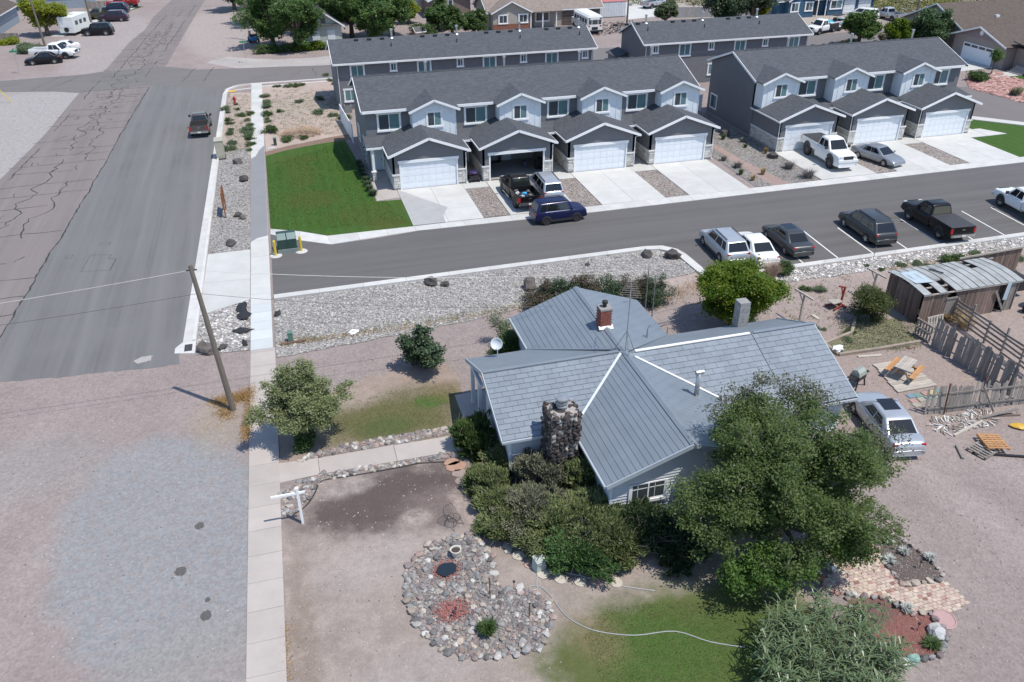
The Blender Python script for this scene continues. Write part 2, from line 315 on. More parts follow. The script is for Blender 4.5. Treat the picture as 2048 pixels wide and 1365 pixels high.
while y<175:
    a,b=rc.choice(((0,1),(0,1),(.1,.72),(.3,1),(.0,.5),(.45,1))); sk=rc.uniform(-.4,.4); ribbon(cs,wob((rx(y,a),y+sk),(rx(y,b),y-sk*.3),.6,.09),.11 if y<100 else .14)
    for q in range(rc.choice((0,1,2))):
        t0=rc.uniform(.2,.8); l=rc.uniform(.8,2.2); an=rc.uniform(-.6,.6); ribbon(cs,wob((rx(y,t0),y),(rx(y,t0)+l*math.sin(an),y+l*math.cos(an)),.35,.16),.1)
    y+=rc.uniform(1.9,3.4)
for k in range(70):
    yy=rc.uniform(98,150); t0=rc.uniform(.15,.95); a0=(rx(yy,t0),yy); an=rc.uniform(0,6.28); l=rc.uniform(.5,1.8); ribbon(cs,wob(a0,(a0[0]+l*math.cos(an),a0[1]+l*math.sin(an)),.3,.2),.12)
for a,b in (((-11.5,113.5),(-10,121)),((-8.8,113),(-7.8,121)),((-27,114),(-24,121)),((-28.8,114.5),(-26.5,121.3))): ribbon(cs,wob(a,b,.6,.08),.14)
for a,b in (((2,112),(3.5,116)),((-3,113),(0.5,114.5)),((-36,116),(-30,119)),((5,116.5),(5.4,112.5))): ribbon(cs,wob(a,b,.4,.25),.12)
cs.build('crack_sealing', seal, road)['kind']='stuff'
pm=MB()
def outline(pts,w): 
    P=GP(pts); 
    for i in range(len(P)): ribbon(pm,[P[i],P[(i+1)%len(P)]],w)
outline([(162,544),(181,511),(223,510),(216,518),(233,518),(220,541)],.06); outline([(130,518),(135,511),(147,510),(142,517)],.05); outline([(199,491),(203,486),(222,485),(218,490)],.05)
pm.build('patch_outline', seal, road)['kind']='stuff'
random.seed(21)
# pale scuffs and sand drifts on the tarmac
scm2=M('road_dust',(.36,.34,.32),.9,.2,5)
dust=sheet('sand_drift', ragged(GP([(268,722),(285,713),(306,712),(300,722),(275,728)]),.15,.06),.0145,scm2); dust['kind']='stuff'; tag(dust,'small pale sand drift on the tarmac near the street drain','sand')
stm=M('oil_stain',(.105,.10,.096),.8,.3,9)
for (u,v,r,lb) in ((361,1143,.22,'large dark oil stain in the grey gravel'),(415,1200,.10,'smallest of the dark oil stains in the grey gravel'),(412,1232,.20,'dark oil stain in gravel beside the pale worn spot'),(399,1052,.18,'faint dark oil stain highest up in the grey gravel')):
    p=G(u,v); pts=[(p.x+r*1.1*math.cos(t)*random.uniform(.82,1.12),p.y+r*1.3*math.sin(t)*random.uniform(.82,1.12)) for t in [k*6.283/26 for k in range(26)]]
    tag(sheet('oil_stain',pts,.0045,stm,kind='stuff'),lb,'oil stain')
# concrete
conc=M('new_concrete',(.50,.50,.48),.8,.07,.8,30,.1,rnd=.06); concold=M('old_concrete',(.405,.365,.335),.85,.07,.9,30,.1,rnd=.06); damp=M('damp_concrete',(.235,.235,.235),.5,.06,.6,30); curb_m=M('kerb_concrete',(.52,.515,.495),.8,.09,1.2,30,.1,rnd=.07)
def slabs(parent, x0f, x1f, y0, y1, step, mat, name='slab', z=.06, gap=.014):
    y=y0
    while y<y1-.1:
        t=min(y1,y+step); mb=MB(); mb.prism([(x0f(y+gap),y+gap),(x1f(y+gap),y+gap),(x1f(t),t),(x0f(t),t)],-.04,z+random.uniform(-.004,.004)); mb.build(name,mat,parent); y=t
sw=struct(bpy.data.objects.new('sidewalk',None)); COL.objects.link(sw)
XL=lambda y:-4.03+(y-21)*.0160; XR=lambda y:XL(y)+1.40
slabs(sw,XL,XR,16.5,44.2,1.52,concold)
XL2=lambda y:-3.66+(y-44.2)*.0105; XR2=lambda y:XL2(y)+(1.28 if y<60 else 1.26)
slabs(sw,XL2,XR2,44.2,50.0,1.16,M('pale_blue_concrete',(.50,.53,.53),.8,.05,.8,rnd=.06)); slabs(sw,XL2,XR2,50.0,110,1.5,conc)
dp=MB(); dp.poly([(XL2(60)+.01,60.3),(XL2(60)+.5,60.9),(XR2(61)-.01,61.2),(XR2(75)-.01,75),(XR2(84)-.01,84.0),(XL2(82)+.75,82.6),(XL2(81)+.4,80.8),(XL2(80)+.01,80.2),(XL2(70)+.01,70)],.068); dp.build('damp_patch',damp,sw)
wk=struct(bpy.data.objects.new('walkway',None)); COL.objects.link(wk)
for a,b,ya,yb,yc,yd in ((-2.58,-.62,31.62,31.75,33.0,33.1),(-.60,3.05,31.75,31.72,33.0,32.98),(3.07,6.9,31.72,31.7,32.98,32.95)):
    mb=MB(); mb.prism([(a,ya),(b,yb),(b,yc),(a,yd)],-.03,.055); mb.build('slab',concold,wk)
ap=struct(bpy.data.objects.new('driveway_apron',None)); COL.objects.link(ap)
for pts in ([(-6.62,54.2),(-3.60,54.0),(-3.55,58.95),(-6.52,58.9)],[(-6.70,49.5),(-3.62,50.9),(-3.605,53.98),(-6.625,54.18)]):
    mb=MB(); mb.prism(pts,-.03,.058); mb.build('slab',conc,ap)
def kerb(name, L, Rr, seg, z=.13, mat=curb_m, z0=-.03):
    """kerb in cast lengths between two edge lines"""
    k=struct(bpy.data.objects.new(name,None)); COL.objects.link(k)
    L=[Vector(p) for p in L]; Rr=[Vector(p) for p in Rr]
    for i in range(len(L)-1):
        n=max(1,round((L[i+1]-L[i]).length/seg))
        for j in range(n):
            e=.006/max(.1,(L[i+1]-L[i]).length); a,b=j/n+e,(j+1)/n-e
            mb=MB(); mb.prism([tuple(L[i].lerp(L[i+1],a)),tuple(Rr[i].lerp(Rr[i+1],a)),tuple(Rr[i].lerp(Rr[i+1],b)),tuple(L[i].lerp(L[i+1],b))],z0,z); mb.build('kerb_stone',mat,k)
    return k
WL=[(-7.95,45.1),(-7.95,45.7),(-7.55,46.3),(-7.12,66),(-6.75,84),(-6.30,106),(-5.9,108.4),(-5.0,109.6),(-3.2,110.2),(7,110.4)]
WRr=[(-6.8,44.8),(-6.8,45.6),(-6.78,46.3),(-6.43,66),(-6.15,84),(-5.78,106),(-5.4,107.9),(-4.6,109),(-3.1,109.75),(7,109.95)]
kw=kerb('street_kerb',WL,WRr,3.0,.06)
mb=MB()
for i in range(2,8):
    a,b=Vector(WRr[i]),Vector(WRr[i+1]); mb.prism([tuple(a+Vector((-.2,0))),tuple(a+Vector((-.02,0))),tuple(b+Vector((-.02,0))),tuple(b+Vector((-.2,0)))],.055,.15)
mb.build('kerb_lip',curb_m,kw)
gd=MB(); gd.box(-7.42,45.15,.05,-6.98,45.95,.068); gd.build('drain_grate',M('drain_iron',(.03,.03,.032),.6),kw)
for k in range(6):
    mb=MB(); mb.box(-7.40+.072*k,45.17,.069,-7.385+.072*k,45.93,.075); mb.build('grate_bar',M('drain_steel',(.12,.12,.12),.5),kw)
kerb('crosswalk_strip',[(-4.9,107.6),(-1,108.6),(6.5,108.9)],[(-4.9,107.2),(-1,108.2),(6.5,108.5)],3,.055)
kn=kerb('gutter_strip',GP([(541,470),(600,482),(662,490)])+[(8.8,59.0),(22.4,58.75),(40,58.9),(68,59.15),(80,59.4)],GP([(541,459),(600,464),(655,473)])+[(8.8,59.9),(22.4,59.98),(40,60.1),(68,60.35),(80,60.5)],1.9,.045)
ks=kerb('road_kerb',[(-2.12,50.95),(24.4,51.3),(25.7,51.05),(26.5,50.2),(26.75,49.2),(26.9,45.6)],[(-2.12,50.4),(24.2,50.75),(25.2,50.55),(25.9,49.95),(26.1,49.1),(26.3,45.3)],2.9,.14)
kp=kerb('parking_kerb',[(26.9,45.55),(80,45.8)],[(26.4,45.05),(80,45.3)],2.9,.14)
# parking lines
wl=M('road_paint',(.75,.75,.73),.7,.1,4)
pk=struct(bpy.data.objects.new('parking_bays',None)); COL.objects.link(pk)
for k,x in enumerate((31.3,34.15,37.0,39.9,42.78,45.7,48.6,51.47,54.3)):
    mb=MB(); mb.poly([(x-.05,45.75),(x+.05,45.75),(x+.38,50.75),(x+.28,50.75)],.0155); mb.build('bay_line',wl,pk)
# driveways, gravel strips, front paths of the two rows
stripm=gravelmat('strip_gravel',(.30,.27,.25),.5,13.,tints=((.35,.35,.36),(1.9,1.85,1.8)),bump=.9,speck=.3); strips=[]
def driveway(x0,x1,y0=60.0,y1=68.05):
    d=struct(bpy.data.objects.new('driveway',None)); COL.objects.link(d); xm=(x0+x1)/2
    for a,b in ((x0,xm-.01),(xm+.01,x1)):
        yy=[y0+.02,y0+2.7,y0+5.4,y1]
        for i in range(3):
            mb=MB(); mb.prism([(a,yy[i]),(b,yy[i]),(b,yy[i+1]-.012),(a,yy[i+1]-.012)],-.03,.06); mb.build('slab',conc,d)
    return d
for i in range(4):
    x=8.75+7.85*i; driveway(x,x+5.65)
    if i<3:
        struct(sheet('gravel_strip',[(x+5.67,60.05),(x+7.8,60.05),(x+7.8,66.7),(x+5.67,66.7)],.045,stripm)); mb=MB(); mb.prism([(x+5.67,66.72),(x+7.8,66.72),(x+7.8,73.5),(x+5.67,73.5)],-.03,.058); struct(mb.build('front_path',conc))
for i in range(3):
    x=45.15+7.85*i; driveway(x,x+5.65,60.2)
    if i<2:
        struct(sheet('gravel_strip',[(x+5.67,60.3),(x+7.8,60.3),(x+7.8,66.7),(x+5.67,66.7)],.045,stripm))
    mb=MB(); mb.prism([(x+5.67,66.72),(x+7.8,66.72),(x+7.8,73.5),(x+5.67,73.5)],-.03,.058); struct(mb.build('front_path',conc))
mb=MB(); mb.prism([(6.7,66.0),(8.7,66.3),(8.7,73.5),(6.95,73.5)],-.03,.057); struct(mb.build('front_path',concold))
dwp=MB(); dwp.poly([(8.8,60.0),(11.3,60.0),(11.4,61.4),(12.1,63.0),(10.6,65.2),(9.3,67.4),(8.8,67.9)],.066); struct(dwp.build('damp_patch',M('damp_drive',(.36,.36,.355),.7,.08,1.)))
# planted strip between the rows
rockbed=gravelmat('bed_gravel',(.27,.255,.24),.5,10.,tints=((.45,.45,.46),(1.7,1.68,1.65)),bump=1.,speck=.25)
struct(sheet('planting_bed',[(38.75,60.15),(45.1,60.25),(45.3,68),(45.3,82),(38.6,82),(38.9,68)],.03,rockbed))
struct(sheet('bed_path',ragged([(40.3,60.15),(42.0,60.2),(41.2,66),(40.9,72),(40.2,72),(40.0,66)],.6,.05),.036,gravelmat('path_gravel',(.36,.27,.24),.2,12.)))
# lawns
lawnm=lawnmat('lush_lawn',(.052,.125,.020),(.095,.150,.024),(( .13,.11,.03),[(1.5,68,2.4,2.0,.6),(1.0,75,1.4,4,.45),(5.5,63.5,3,2.2,.4),(6.8,61.2,1.6,1.2,.6),(.8,79,2.5,1.2,.4)]),.5)
lawn=struct(sheet('lawn',ragged_open(GP([(531,313),(570,302),(630,290),(690,280.5)]),1,.05)+[(6.6,72),(6.65,66),(8.72,65.9),(8.72,59.95)]+GP([(755,466),(700,471),(655,472),(600,463),(541,458)]),.022,lawnm))
struct(sheet('bark_strip',ragged(GP([(529,305),(570,294),(640,279),(702,268),(702,280),(630,291),(570,303),(530,314)]),.8,.08),.012,gravelmat('bark',(.24,.17,.13),.3,12.)))
struct(sheet('side_lawn',[(66.55,60.5),(74,60.8),(80,60.8),(80,63.5),(71.4,71.8),(69.9,74),(68.7,72),(68.7,66.7),(66.55,66.7)],.022,MC['lush_lawn']))
mb=MB(); mb.prism([(71.3,72.0),(80.2,63.6),(81,64.4),(71.8,73.4)],-.03,.07); struct(mb.build('street_footway',conc))
mb=MB(); mb.prism([(68.68,66.72),(71,66.8),(69.6,69.0),(68.68,69.0)],-.03,.062); struct(mb.build('front_path',conc))
# gravel beds with loose stone
stone=[M('river_stone_%s'%n,c,.85,.15,6,30,rnd=.35) for n,c in (('pale',(.56,.54,.51)),('grey',(.36,.35,.34)),('tan',(.43,.38,.335)),('dark',(.19,.185,.18)))]
def inside(p,poly):
    x,y=p; c=False; n=len(poly)
    for i in range(n):
        (x1,y1),(x2,y2)=poly[i],poly[(i+1)%n]
        if (y1>y)!=(y2>y) and x<(x2-x1)*(y-y1)/(y2-y1)+x1: c=not c
    return c
def scatter(poly, n, rnd):
    xs=[p[0] for p in poly]; ys=[p[1] for p in poly]; o=[]
    while len(o)<n:
        p=(rnd.uniform(min(xs),max(xs)),rnd.uniform(min(ys),max(ys)))
        if inside(p,poly): o.append(p)
    return o
def stones(name, poly, n, r0, r1, z, parent=None, rnd=random.Random(9), w=(5,6,3,2)):
    mb=MB()
    for p in scatter(poly,n,rnd): mb.rock((p[0],p[1],z+.01),r0*(r1/r0)**(rnd.random()**2.2),.6,rnd.choices((0,1,2,3),w)[0],rnd=rnd)
    o=mb.build(name,stone,parent); o['kind']='stuff'; return o
bedm=gravelmat('cobble_bed',(.36,.35,.335),.5,12.,tints=((.5,.5,.5),(1.75,1.72,1.7)),bump=1.,speck=.3)
bedS=[(-2.2,50.35),(24.2,50.7),(25.3,50.5),(26.0,49.7),(26.2,46.5),(24.5,46.2),(20,46.0),(14,44.9),(9.5,44.2),(4,43.6),(-2.2,43.0)]
b1=struct(sheet('gravel_bed',ragged(bedS,.8,.08),.03,bedm)); stones('loose_stones',bedS,9500,.028,.11,.03,b1,w=(7,6,3,1))
bedW=[(-6.38,66),(-6.1,83.5),(-3.5,84),(-3.5,59.0),(-6.5,58.95)]
b2=struct(sheet('gravel_bed',bedW,.03,bedm)); stones('loose_stones',bedW,3600,.028,.09,.03,b2)
bedD=[(-6.72,49.4),(-3.66,50.8),(-3.72,44.3),(-6.75,44.6)]
b3=struct(sheet('gravel_bed',ragged(bedD,.5,.06),.03,bedm)); stones('loose_stones',bedD,900,.035,.13,.03,b3)
bedP=[(26.5,45.0),(80,45.25),(80,43.6),(60,43.7),(40,43.5),(31,43.3),(27.5,44)]
b4=struct(sheet('gravel_bed',ragged(bedP,.8,.15),.03,bedm)); stones('loose_stones',[(26.5,45.0),(60,45.2),(60,43.7),(31,43.3)],2200,.04,.14,.03,b4)
# yards of the old house
yardm=gravelmat('yard_dirt',(.335,.283,.25),.14,16.,big=.16,big_scale=.8,bump=.3,blobs=[(11.8,17.8,5.6,3.3,.0,.25,.9,(.095,.118,.034),.97),(10.8,18.2,2.2,1.8,0,.5,.9,(.060,.125,.022),.9),(13.6,17.6,2.8,1.6,0,.5,.9,(.070,.12,.026),.85),(8.6,19.4,.9,1.4,.4,.5,.9,(.20,.165,.085),.7),(2.4,29.2,3.9,2.1,.1,.35,1.2,(.115,.09,.085),1.),(4.6,27.9,1.6,1.2,0,.5,1.2,(.13,.10,.095),.9),(4.2,28.2,1.6,1.1,0,.5,.9,(.24,.19,.175),.6),(.6,30.5,1.2,.6,.2,.5,.9,(.42,.37,.34),.7),(-1.9,22,.5,5,.0,.5,.9,(.22,.165,.125),.55),(5.8,27.2,.6,1.8,.4,.5,.8,(.45,.375,.33),.7),(1.2,25.5,2.5,1.4,.2,.6,.9,(.42,.38,.355),.5),(2.2,19.8,3,1,.1,.6,.9,(.36,.325,.305),.6),(3.2,27.6,.8,.5,.2,.5,.9,(.42,.36,.32),.8)])
struct(sheet('front_yard',ragged([(-2.62,14.2),(-2.50,31.2),(-1,31.45),(6.6,31.3),(7.6,28.5),(11.2,28.6),(11.2,24.6),(18.2,24.6),(18.2,20.6),(17.0,18.0),(16.4,14),(-2.62,14)],.7,.05),.006,yardm))
nyard=gravelmat('side_yard_soil',(.33,.262,.222),.15,13.,big=.12,big_scale=.5,bump=.4,blobs=[(3.4,35.4,4.2,2.4,0,.55,1.1,(.125,.122,.048),.95),(5.6,36.3,.9,.6,0,.5,.9,(.05,.14,.02),.8),(2.9,34.7,1.4,.8,0,.5,.9,(.07,.115,.03),.7),(1.5,37.6,2,.9,0,.5,.9,(.40,.325,.275),.7),(6.4,37,1,1,0,.5,.9,(.16,.13,.045),.6)])
struct(sheet('side_yard',ragged([(-2.35,33.15),(7.4,33.1),(7.4,39.6),(5,40.2),(.5,38.8),(-2.2,36)],.7,.18),.006,nyard))

pb=MB(); rpb=random.Random(77)
for poly,n in (([(-22,17),(-4.1,17),(-4.1,43),(-22,43)],1500),([(-2.4,17),(7,17),(7,31),(-2.4,31)],700),([(19,14),(36,14),(36,30),(27,30),(22,22)],1500),([(-2,39),(20,41),(22,44),(-2,43)],500),([(26,31),(36,31),(36,43),(26,43)],500)):
    for p in scatter(poly,n,rpb): pb.rock((p[0],p[1],.008),rpb.uniform(.012,.042),.6,rpb.choice((0,0,1,2,3)),rnd=rpb)
tag(pb.build('pebbles',stone),'loose pebbles scattered over the gravel and bare yards','pebbles',kind='stuff')
# ================================================================ THE NEW TOWNHOUSE ROWS
stucco=M('dark_stucco',(.165,.168,.180),.9,.05,1.5,60,.12); trim=M('white_trim',(.78,.79,.80),.5,.04,2); batten=M('board_and_batten',(.70,.74,.77),.6,.03,2); found=M('foundation',(.27,.26,.25),.9,.12,2)
roofx=roofmat('dark_shingles_x',(.088,.095,.107),0); roofy=roofmat('dark_shingles_y',(.088,.095,.107),1,line=.12)
doorw=M('garage_door_white',(.76,.79,.82),.45,.03,1.5); frontdoor=M('pale_front_door',(.50,.56,.61),.4,.04,2); alu=M('white_gutter',(.74,.75,.75),.4,.05,2); steel=M('galvanised',(.55,.56,.58),.35,.1,6,metal=.7)
veneer=[M('veneer_%d'%i,c,.85,.15,9,50,.3) for i,c in enumerate(((.60,.58,.53),(.48,.46,.42),(.68,.66,.62)))]; mortar=M('mortar',(.30,.29,.27),.95,.1); ledge=M('stone_ledge',(.66,.66,.64),.8,.05)
glass_d=glassmat('pane_dark',(.055,.068,.075)); glass_t=glassmat('pane_teal',(.11,.20,.21),.08); innr=M('garage_interior',(.30,.30,.29),.9,.06); darkm=M('black_plastic',(.02,.02,.022),.5,.1)
def window(parent, xa, xb, z0, z1, y, casing=.13, sill=True, glasses=None, ny=-1, mulls=1, head=True):
    """sliding window in a wall facing ny*y: frame, sill, head, two panes"""
    w=MB(); d=ny*.04
    for a,b,c,e in ((xa,xa+.06,z0,z1),(xb-.06,xb,z0,z1),(xa+.06,xb-.06,z0,z0+.06),(xa+.06,xb-.06,z1-.06,z1)): w.box(a,min(y,y+d),c,b,max(y,y+d),e)
    for k in range(mulls):
        xm=xa+(xb-xa)*(k+1)/(mulls+1); w.box(xm-.03,min(y,y+d*1.2),z0+.06,xm+.03,max(y,y+d*1.2),z1-.06)
    o=w.build('window',trim,parent); n=mulls+1
    for k in range(n):
        a=xa+.05+(xb-xa-.1)*k/n; b=xa+.05+(xb-xa-.1)*(k+1)/n; p=MB(); p.box(a+.02,min(y+d*.2,y+d*.5),z0+.05,b-.02,max(y+d*.2,y+d*.5),z1-.05); p.build('pane',(glasses or (glass_d,glass_t))[k%2],o)
    if casing:
        c=MB(); e=y+ny*.05
        for a,b,q,r in ((xa-casing,xa,z0,z1),(xb,xb+casing,z0,z1)): c.box(a,min(y,e),q,b,max(y,e),r)
        c.build('casing',trim,o)
        if head: h=MB(); h.box(xa-casing-.06,min(y,y+ny*.07),z1,xb+casing+.06,max(y,y+ny*.07),z1+.16); h.build('head',trim,o)
        if sill: s=MB(); s.box(xa-casing-.04,min(y,y+ny*.08),z0-.15,xb+casing+.04,max(y,y+ny*.08),z0); s.build('sill',trim,o)
    return o
_pan=MB(); _pan.box(-.292,-.022,-.262,.292,0,.262); _pan.box(-.21,-.027,-.135,.21,-.022,.135); PANEL=_pan.mesh('panel',doorw)
def stonework(mb, x0, x1, z0, z1, y, rnd, axis='x', d=-.035):
    z=z0
    while z<z1-.04:
        h=min(rnd.choice((.13,.17,.22,.27)),z1-z); x=x0
        while x<x1-.03:
            w=min(rnd.uniform(.22,.6),x1-x); t=d*rnd.uniform(.7,1.5); m=rnd.choice((0,0,1,2))
            if axis=='x': mb.box(x+.014,min(y,y+t),z+.014,x+w-.014,max(y,y+t),z+h-.014,m)
            else: mb.box(min(y,y+t),x+.014,z+.014,max(y,y+t),x+w-.014,z+h-.014,m)
            x+=w
        z+=h
GY,BY,MY=68.05,71.65,73.05
def row(name,label,x0,n,mirror,xr,openg=None):
    T=thing(name,label,'townhouse',(0,0,0)); rnd=random.Random(4+n)
    s=-1 if mirror else 1
    def ox(i): return (x0+7.85*i) if not mirror else (x0+7.82+7.85*i)
    xa=x0; xb=xr
    # main block with gables
    w=MB(); YR=82.35
    prof=[(MY,.3),(MY,5.75),(77.7,7.42),(YR,5.75),(YR,.3)]
    w.add([(xa,y,z) for y,z in prof]+[(xb,y,z) for y,z in prof],[(0,1,2,3,4),(9,8,7,6,5)]+[(i,i+5,(i+1)%5+5,(i+1)%5) for i in range(5)]); w.build('wall',stucco,T)
    f=MB(); f.box(xa+.02,MY+.02,-.05,xb-.02,YR-.02,.3); f.build('foundation',found,T)
    rf=MB(); zt=.06
    rf.slab([(xa-.35,72.65,5.70),(xb+.35,72.65,5.70),(xb+.35,77.7,7.52),(xa-.35,77.7,7.52)],.14); rf.slab([(xa-.35,77.7,7.52),(xb+.35,77.7,7.52),(xb+.35,82.75,5.70),(xa-.35,82.75,5.70)],.14)
    roof=rf.build('roof',roofy,T); rc_=MB(); rc_.tube([(xa-.36,77.7,7.53),(xb+.36,77.7,7.53)],.07,6); rc_.build('ridge_cap',roofy,roof)
    for xx in (xa-.37,xb+.37):
        fb=MB()
        for y1,z1,y2,z2 in ((72.6,5.60,77.7,7.43),(82.8,5.60,77.7,7.43)): fb.bar((xx,y1,z1),(xx,y2,z2),.05,.2,up=(0,0,1))
        fb.build('barge_board',trim,roof)
    for i in range(n):
        o=ox(i); X=lambda x:o+s*x
        def bx(mb,xa_,ya,za,xb_,yb,zb,m=0): u,v=X(xa_),X(xb_); mb.box(min(u,v),ya,za,max(u,v),yb,zb,m)
        # eave fascia of the window bay
        fa=MB(); bx(fa,-.3 if i==(0 if not mirror else n-1) else .02,72.55,5.50,3.72,72.64,5.72); fa.build('fascia',trim,roof)
        a,b=sorted((X(1.12),X(3.02))); window(T,a,b,3.85,5.28,MY,.12)
        # projecting white bay with its own gable
        bw=MB(); u,v=sorted((X(3.93),X(7.82))); uc=(u+v)/2
        pr=[(u,3.2),(v,3.2),(v,5.66),(uc,6.45),(u,5.66)]
        bw.add([(x,BY,z) for x,z in pr]+[(x,MY+.3,z) for x,z in pr],[(0,1,2,3,4)]+[(k,(k+1)%5,(k+1)%5+5,k+5) for k in range(5)]); bay=bw.build('bay_wall',batten,T)
        for k in range(9):
            xx=u+.05+(v-u-.1)*k/8; top=5.66+(6.45-5.66)*(1-abs(xx-uc)/((v-u)/2))-.02; bt=MB()
            if abs(xx-uc)<.95: bt.box(xx-.03,BY-.03,5.75,xx+.03,BY,top); bt.box(xx-.03,BY-.03,3.3,xx+.03,BY,4.0)
            else: bt.box(xx-.03,BY-.03,3.3,xx+.03,BY,top)
            bt.build('batten',batten,bay)
        window(T,uc-.62,uc+.62,4.28,5.5,BY-.005,.12,head=True)
        br=MB(); e=2.25
        for q in (-1,1): br.slab([(uc,71.3,6.66),(uc+q*e,71.3,5.74),(uc+q*e,72.9,5.74),(uc,75.6,6.66)],.1)
        bro=br.build('bay_roof',roofx,T)
        for q in (-1,1):
            bb=MB(); bb.bar((uc,71.27,6.56),(uc+q*(e+.02),71.27,5.63),.05,.19); bb.build('barge_board',trim,bro)
        # garage: side walls, front with opening, gable
        gw=MB(); bx(gw,1.46,GY,.25,1.62,MY,3.15); bx(gw,7.58,GY,.25,7.74,MY,3.15)
        bx(gw,1.46,GY,1.32,2.0,GY+.2,3.15); bx(gw,7.08,GY,1.32,7.74,GY+.2,3.15); bx(gw,2.0,GY,2.35,7.08,GY+.2,3.15)
        u,v,uc=X(1.46),X(7.74),X(4.6)
        gw.add([(u,GY,3.15),(v,GY,3.15),(uc,GY,4.32),(u,GY+.2,3.15),(v,GY+.2,3.15),(uc,GY+.2,4.32)],[(0,1,2),(5,4,3),(0,2,5,3),(1,4,5,2),(0,3,4,1)])
        g_=gw.build('garage_wall',stucco,T)
        pl=MB(); bx(pl,1.44,GY-.01,0,2.0,GY+.2,1.32); bx(pl,7.08,GY-.01,0,7.76,GY+.2,1.32); bx(pl,1.43,GY+.21,0,1.46,MY,1.32); bx(pl,7.74,GY+.21,0,7.77,MY,1.32); pl.build('pillar',mortar,T)
        sw_=MB(); 
        for a,b in ((1.45,2.0),(7.08,7.75)): p,q=sorted((X(a),X(b))); stonework(sw_,p,q,.22,1.32,GY-.01,rnd)
        stonework(sw_,GY,MY,.22,1.32,X(1.43),rnd,'y',-.03*s); stonework(sw_,GY,MY,.22,1.32,X(7.77),rnd,'y',.03*s)
        sv=sw_.build('stone_veneer',veneer,T); sv['kind']='stuff'
        lg=MB(); bx(lg,1.36,GY-.09,1.325,2.0,GY+.1,1.45); bx(lg,7.08,GY-.09,1.325,7.84,GY+.1,1.45); bx(lg,1.35,GY+.1,1.325,1.46,MY,1.45); bx(lg,7.74,GY+.1,1.325,7.85,MY,1.45); lg.build('ledge',ledge,T)
        cs_=MB(); bx(cs_,2.0,GY-.03,0,2.13,GY+.12,2.35); bx(cs_,6.95,GY-.03,0,7.08,GY+.12,2.35); bx(cs_,1.9,GY-.05,2.35,7.18,GY+.1,2.6); cs_.build('door_casing',trim,T)
        if i==openg:
            it=MB(); bx(it,1.63,GY+.2,.06,7.57,MY-.02,.075); bx(it,1.63,MY-.06,.08,7.57,MY-.02,3.1); it.build('garage_floor',innr,T)
            dd=MB(); bx(dd,4.5,MY-.1,.1,5.35,MY-.062,2.1); dd.build('inner_door',frontdoor,T)
            sh=MB(); bx(sh,1.9,MY-.6,.1,4.2,MY-.1,.16); bx(sh,1.9,MY-.6,1.0,4.2,MY-.1,1.05); bx(sh,1.9,MY-.6,1.8,4.2,MY-.1,1.85); bx(sh,1.9,MY-.6,.1,1.95,MY-.1,1.85); bx(sh,4.15,MY-.6,.1,4.2,MY-.1,1.85); sh.build('shelf',darkm,T)
        else:
            dr=MB(); bx(dr,2.13,GY+.09,.02,6.95,GY+.13,2.35); dro=dr.build('garage_door',doorw,T); c0=min(X(2.13),X(6.95))
            for r_ in range(4):
                for k in range(8): obj('panel',PANEL,dro,(c0+.30+.602*k,GY+.09,.32+.57*r_))
        # garage roof
        gr_=MB(); e=3.5; zr,ze=4.50,3.20
        gr_.slab([(X(4.6),67.65,zr),(X(4.6-e),67.65,ze),(X(4.6-e),MY-.02,ze),(X(4.6),MY-.02,zr)],.12); gr_.slab([(X(4.6),67.65,zr),(X(4.6+e),67.65,ze),(X(4.6+e),MY-.02,ze),(X(4.6),MY-.02,zr)],.12)
        go=gr_.build('garage_roof',roofx,T)
        for q in (-1,1):
            bb=MB(); bb.bar((X(4.6),67.62,zr-.1),(X(4.6+q*(e+.02)),67.62,ze-.11),.05,.21); bb.build('barge_board',trim,go)
        gt=MB(); bx(gt,4.6-e-.09,67.6,ze-.2,4.6-e,70.75,ze-.06); bx(gt,4.6+e,67.6,ze-.2,4.6+e+.09,MY-.1 if i==(n-1 if not mirror else 0) else 70.75,ze-.06); gt.build('gutter',alu,go)
        ds=MB(); ds.tube([(X(7.98),67.75,3.0),(X(7.8),68.0,2.85),(X(7.8),68.0,.15),(X(7.9),67.8,.05)],.04,6); ds.build('downspout',alu,T)
        # porch roof, door, post
        po=MB(); xl_=-.38 if i==(0 if not mirror else n-1) else -.1
        po.slab([(X(xl_),70.72,3.08),(X(2.2),70.72,3.08),(X(2.2),MY-.01,3.42),(X(xl_),MY-.01,3.42)],.12); pr_=po.build('porch_roof',roofy,T)
        pf=MB(); bx(pf,xl_,70.66,2.9,1.12,70.72,3.07); pf.build('fascia',trim,pr_)
        fd=MB(); bx(fd,.3,MY-.05,.3,1.22,MY-.01,2.35); fdo=fd.build('front_door',frontdoor,T); hh=MB(); bx(hh,1.1,MY-.11,1.2,1.16,MY-.05,1.3); hh.build('handle',darkm,fdo)
        fc=MB(); bx(fc,.18,MY-.06,.28,.29,MY-.01,2.45); bx(fc,1.23,MY-.06,.28,1.34,MY-.01,2.45); bx(fc,.18,MY-.06,2.36,1.34,MY-.01,2.48); fc.build('door_frame',trim,fdo)
        st=MB(); bx(st,.02,70.6,-.02,1.42,MY,.2); st.build('porch_step',concold,T)
        if i==(0 if not mirror else n-1):
            pp=MB(); bx(pp,.05,70.8,.9,.27,71.02,2.95); pp.build('porch_post',trim,T)
            pb=MB(); bx(pb,-.02,70.7,0,.36,71.1,.86); pb.build('post_base',mortar,T); ps=MB(); a,b=sorted((X(-.02),X(.36))); stonework(ps,a,b,.05,.86,70.7,rnd); ps.build('stone_veneer',veneer,T)['kind']='stuff'
            pl=MB(); bx(pl,-.08,70.64,.862,.42,71.16,.95); pl.build('ledge',ledge,T)
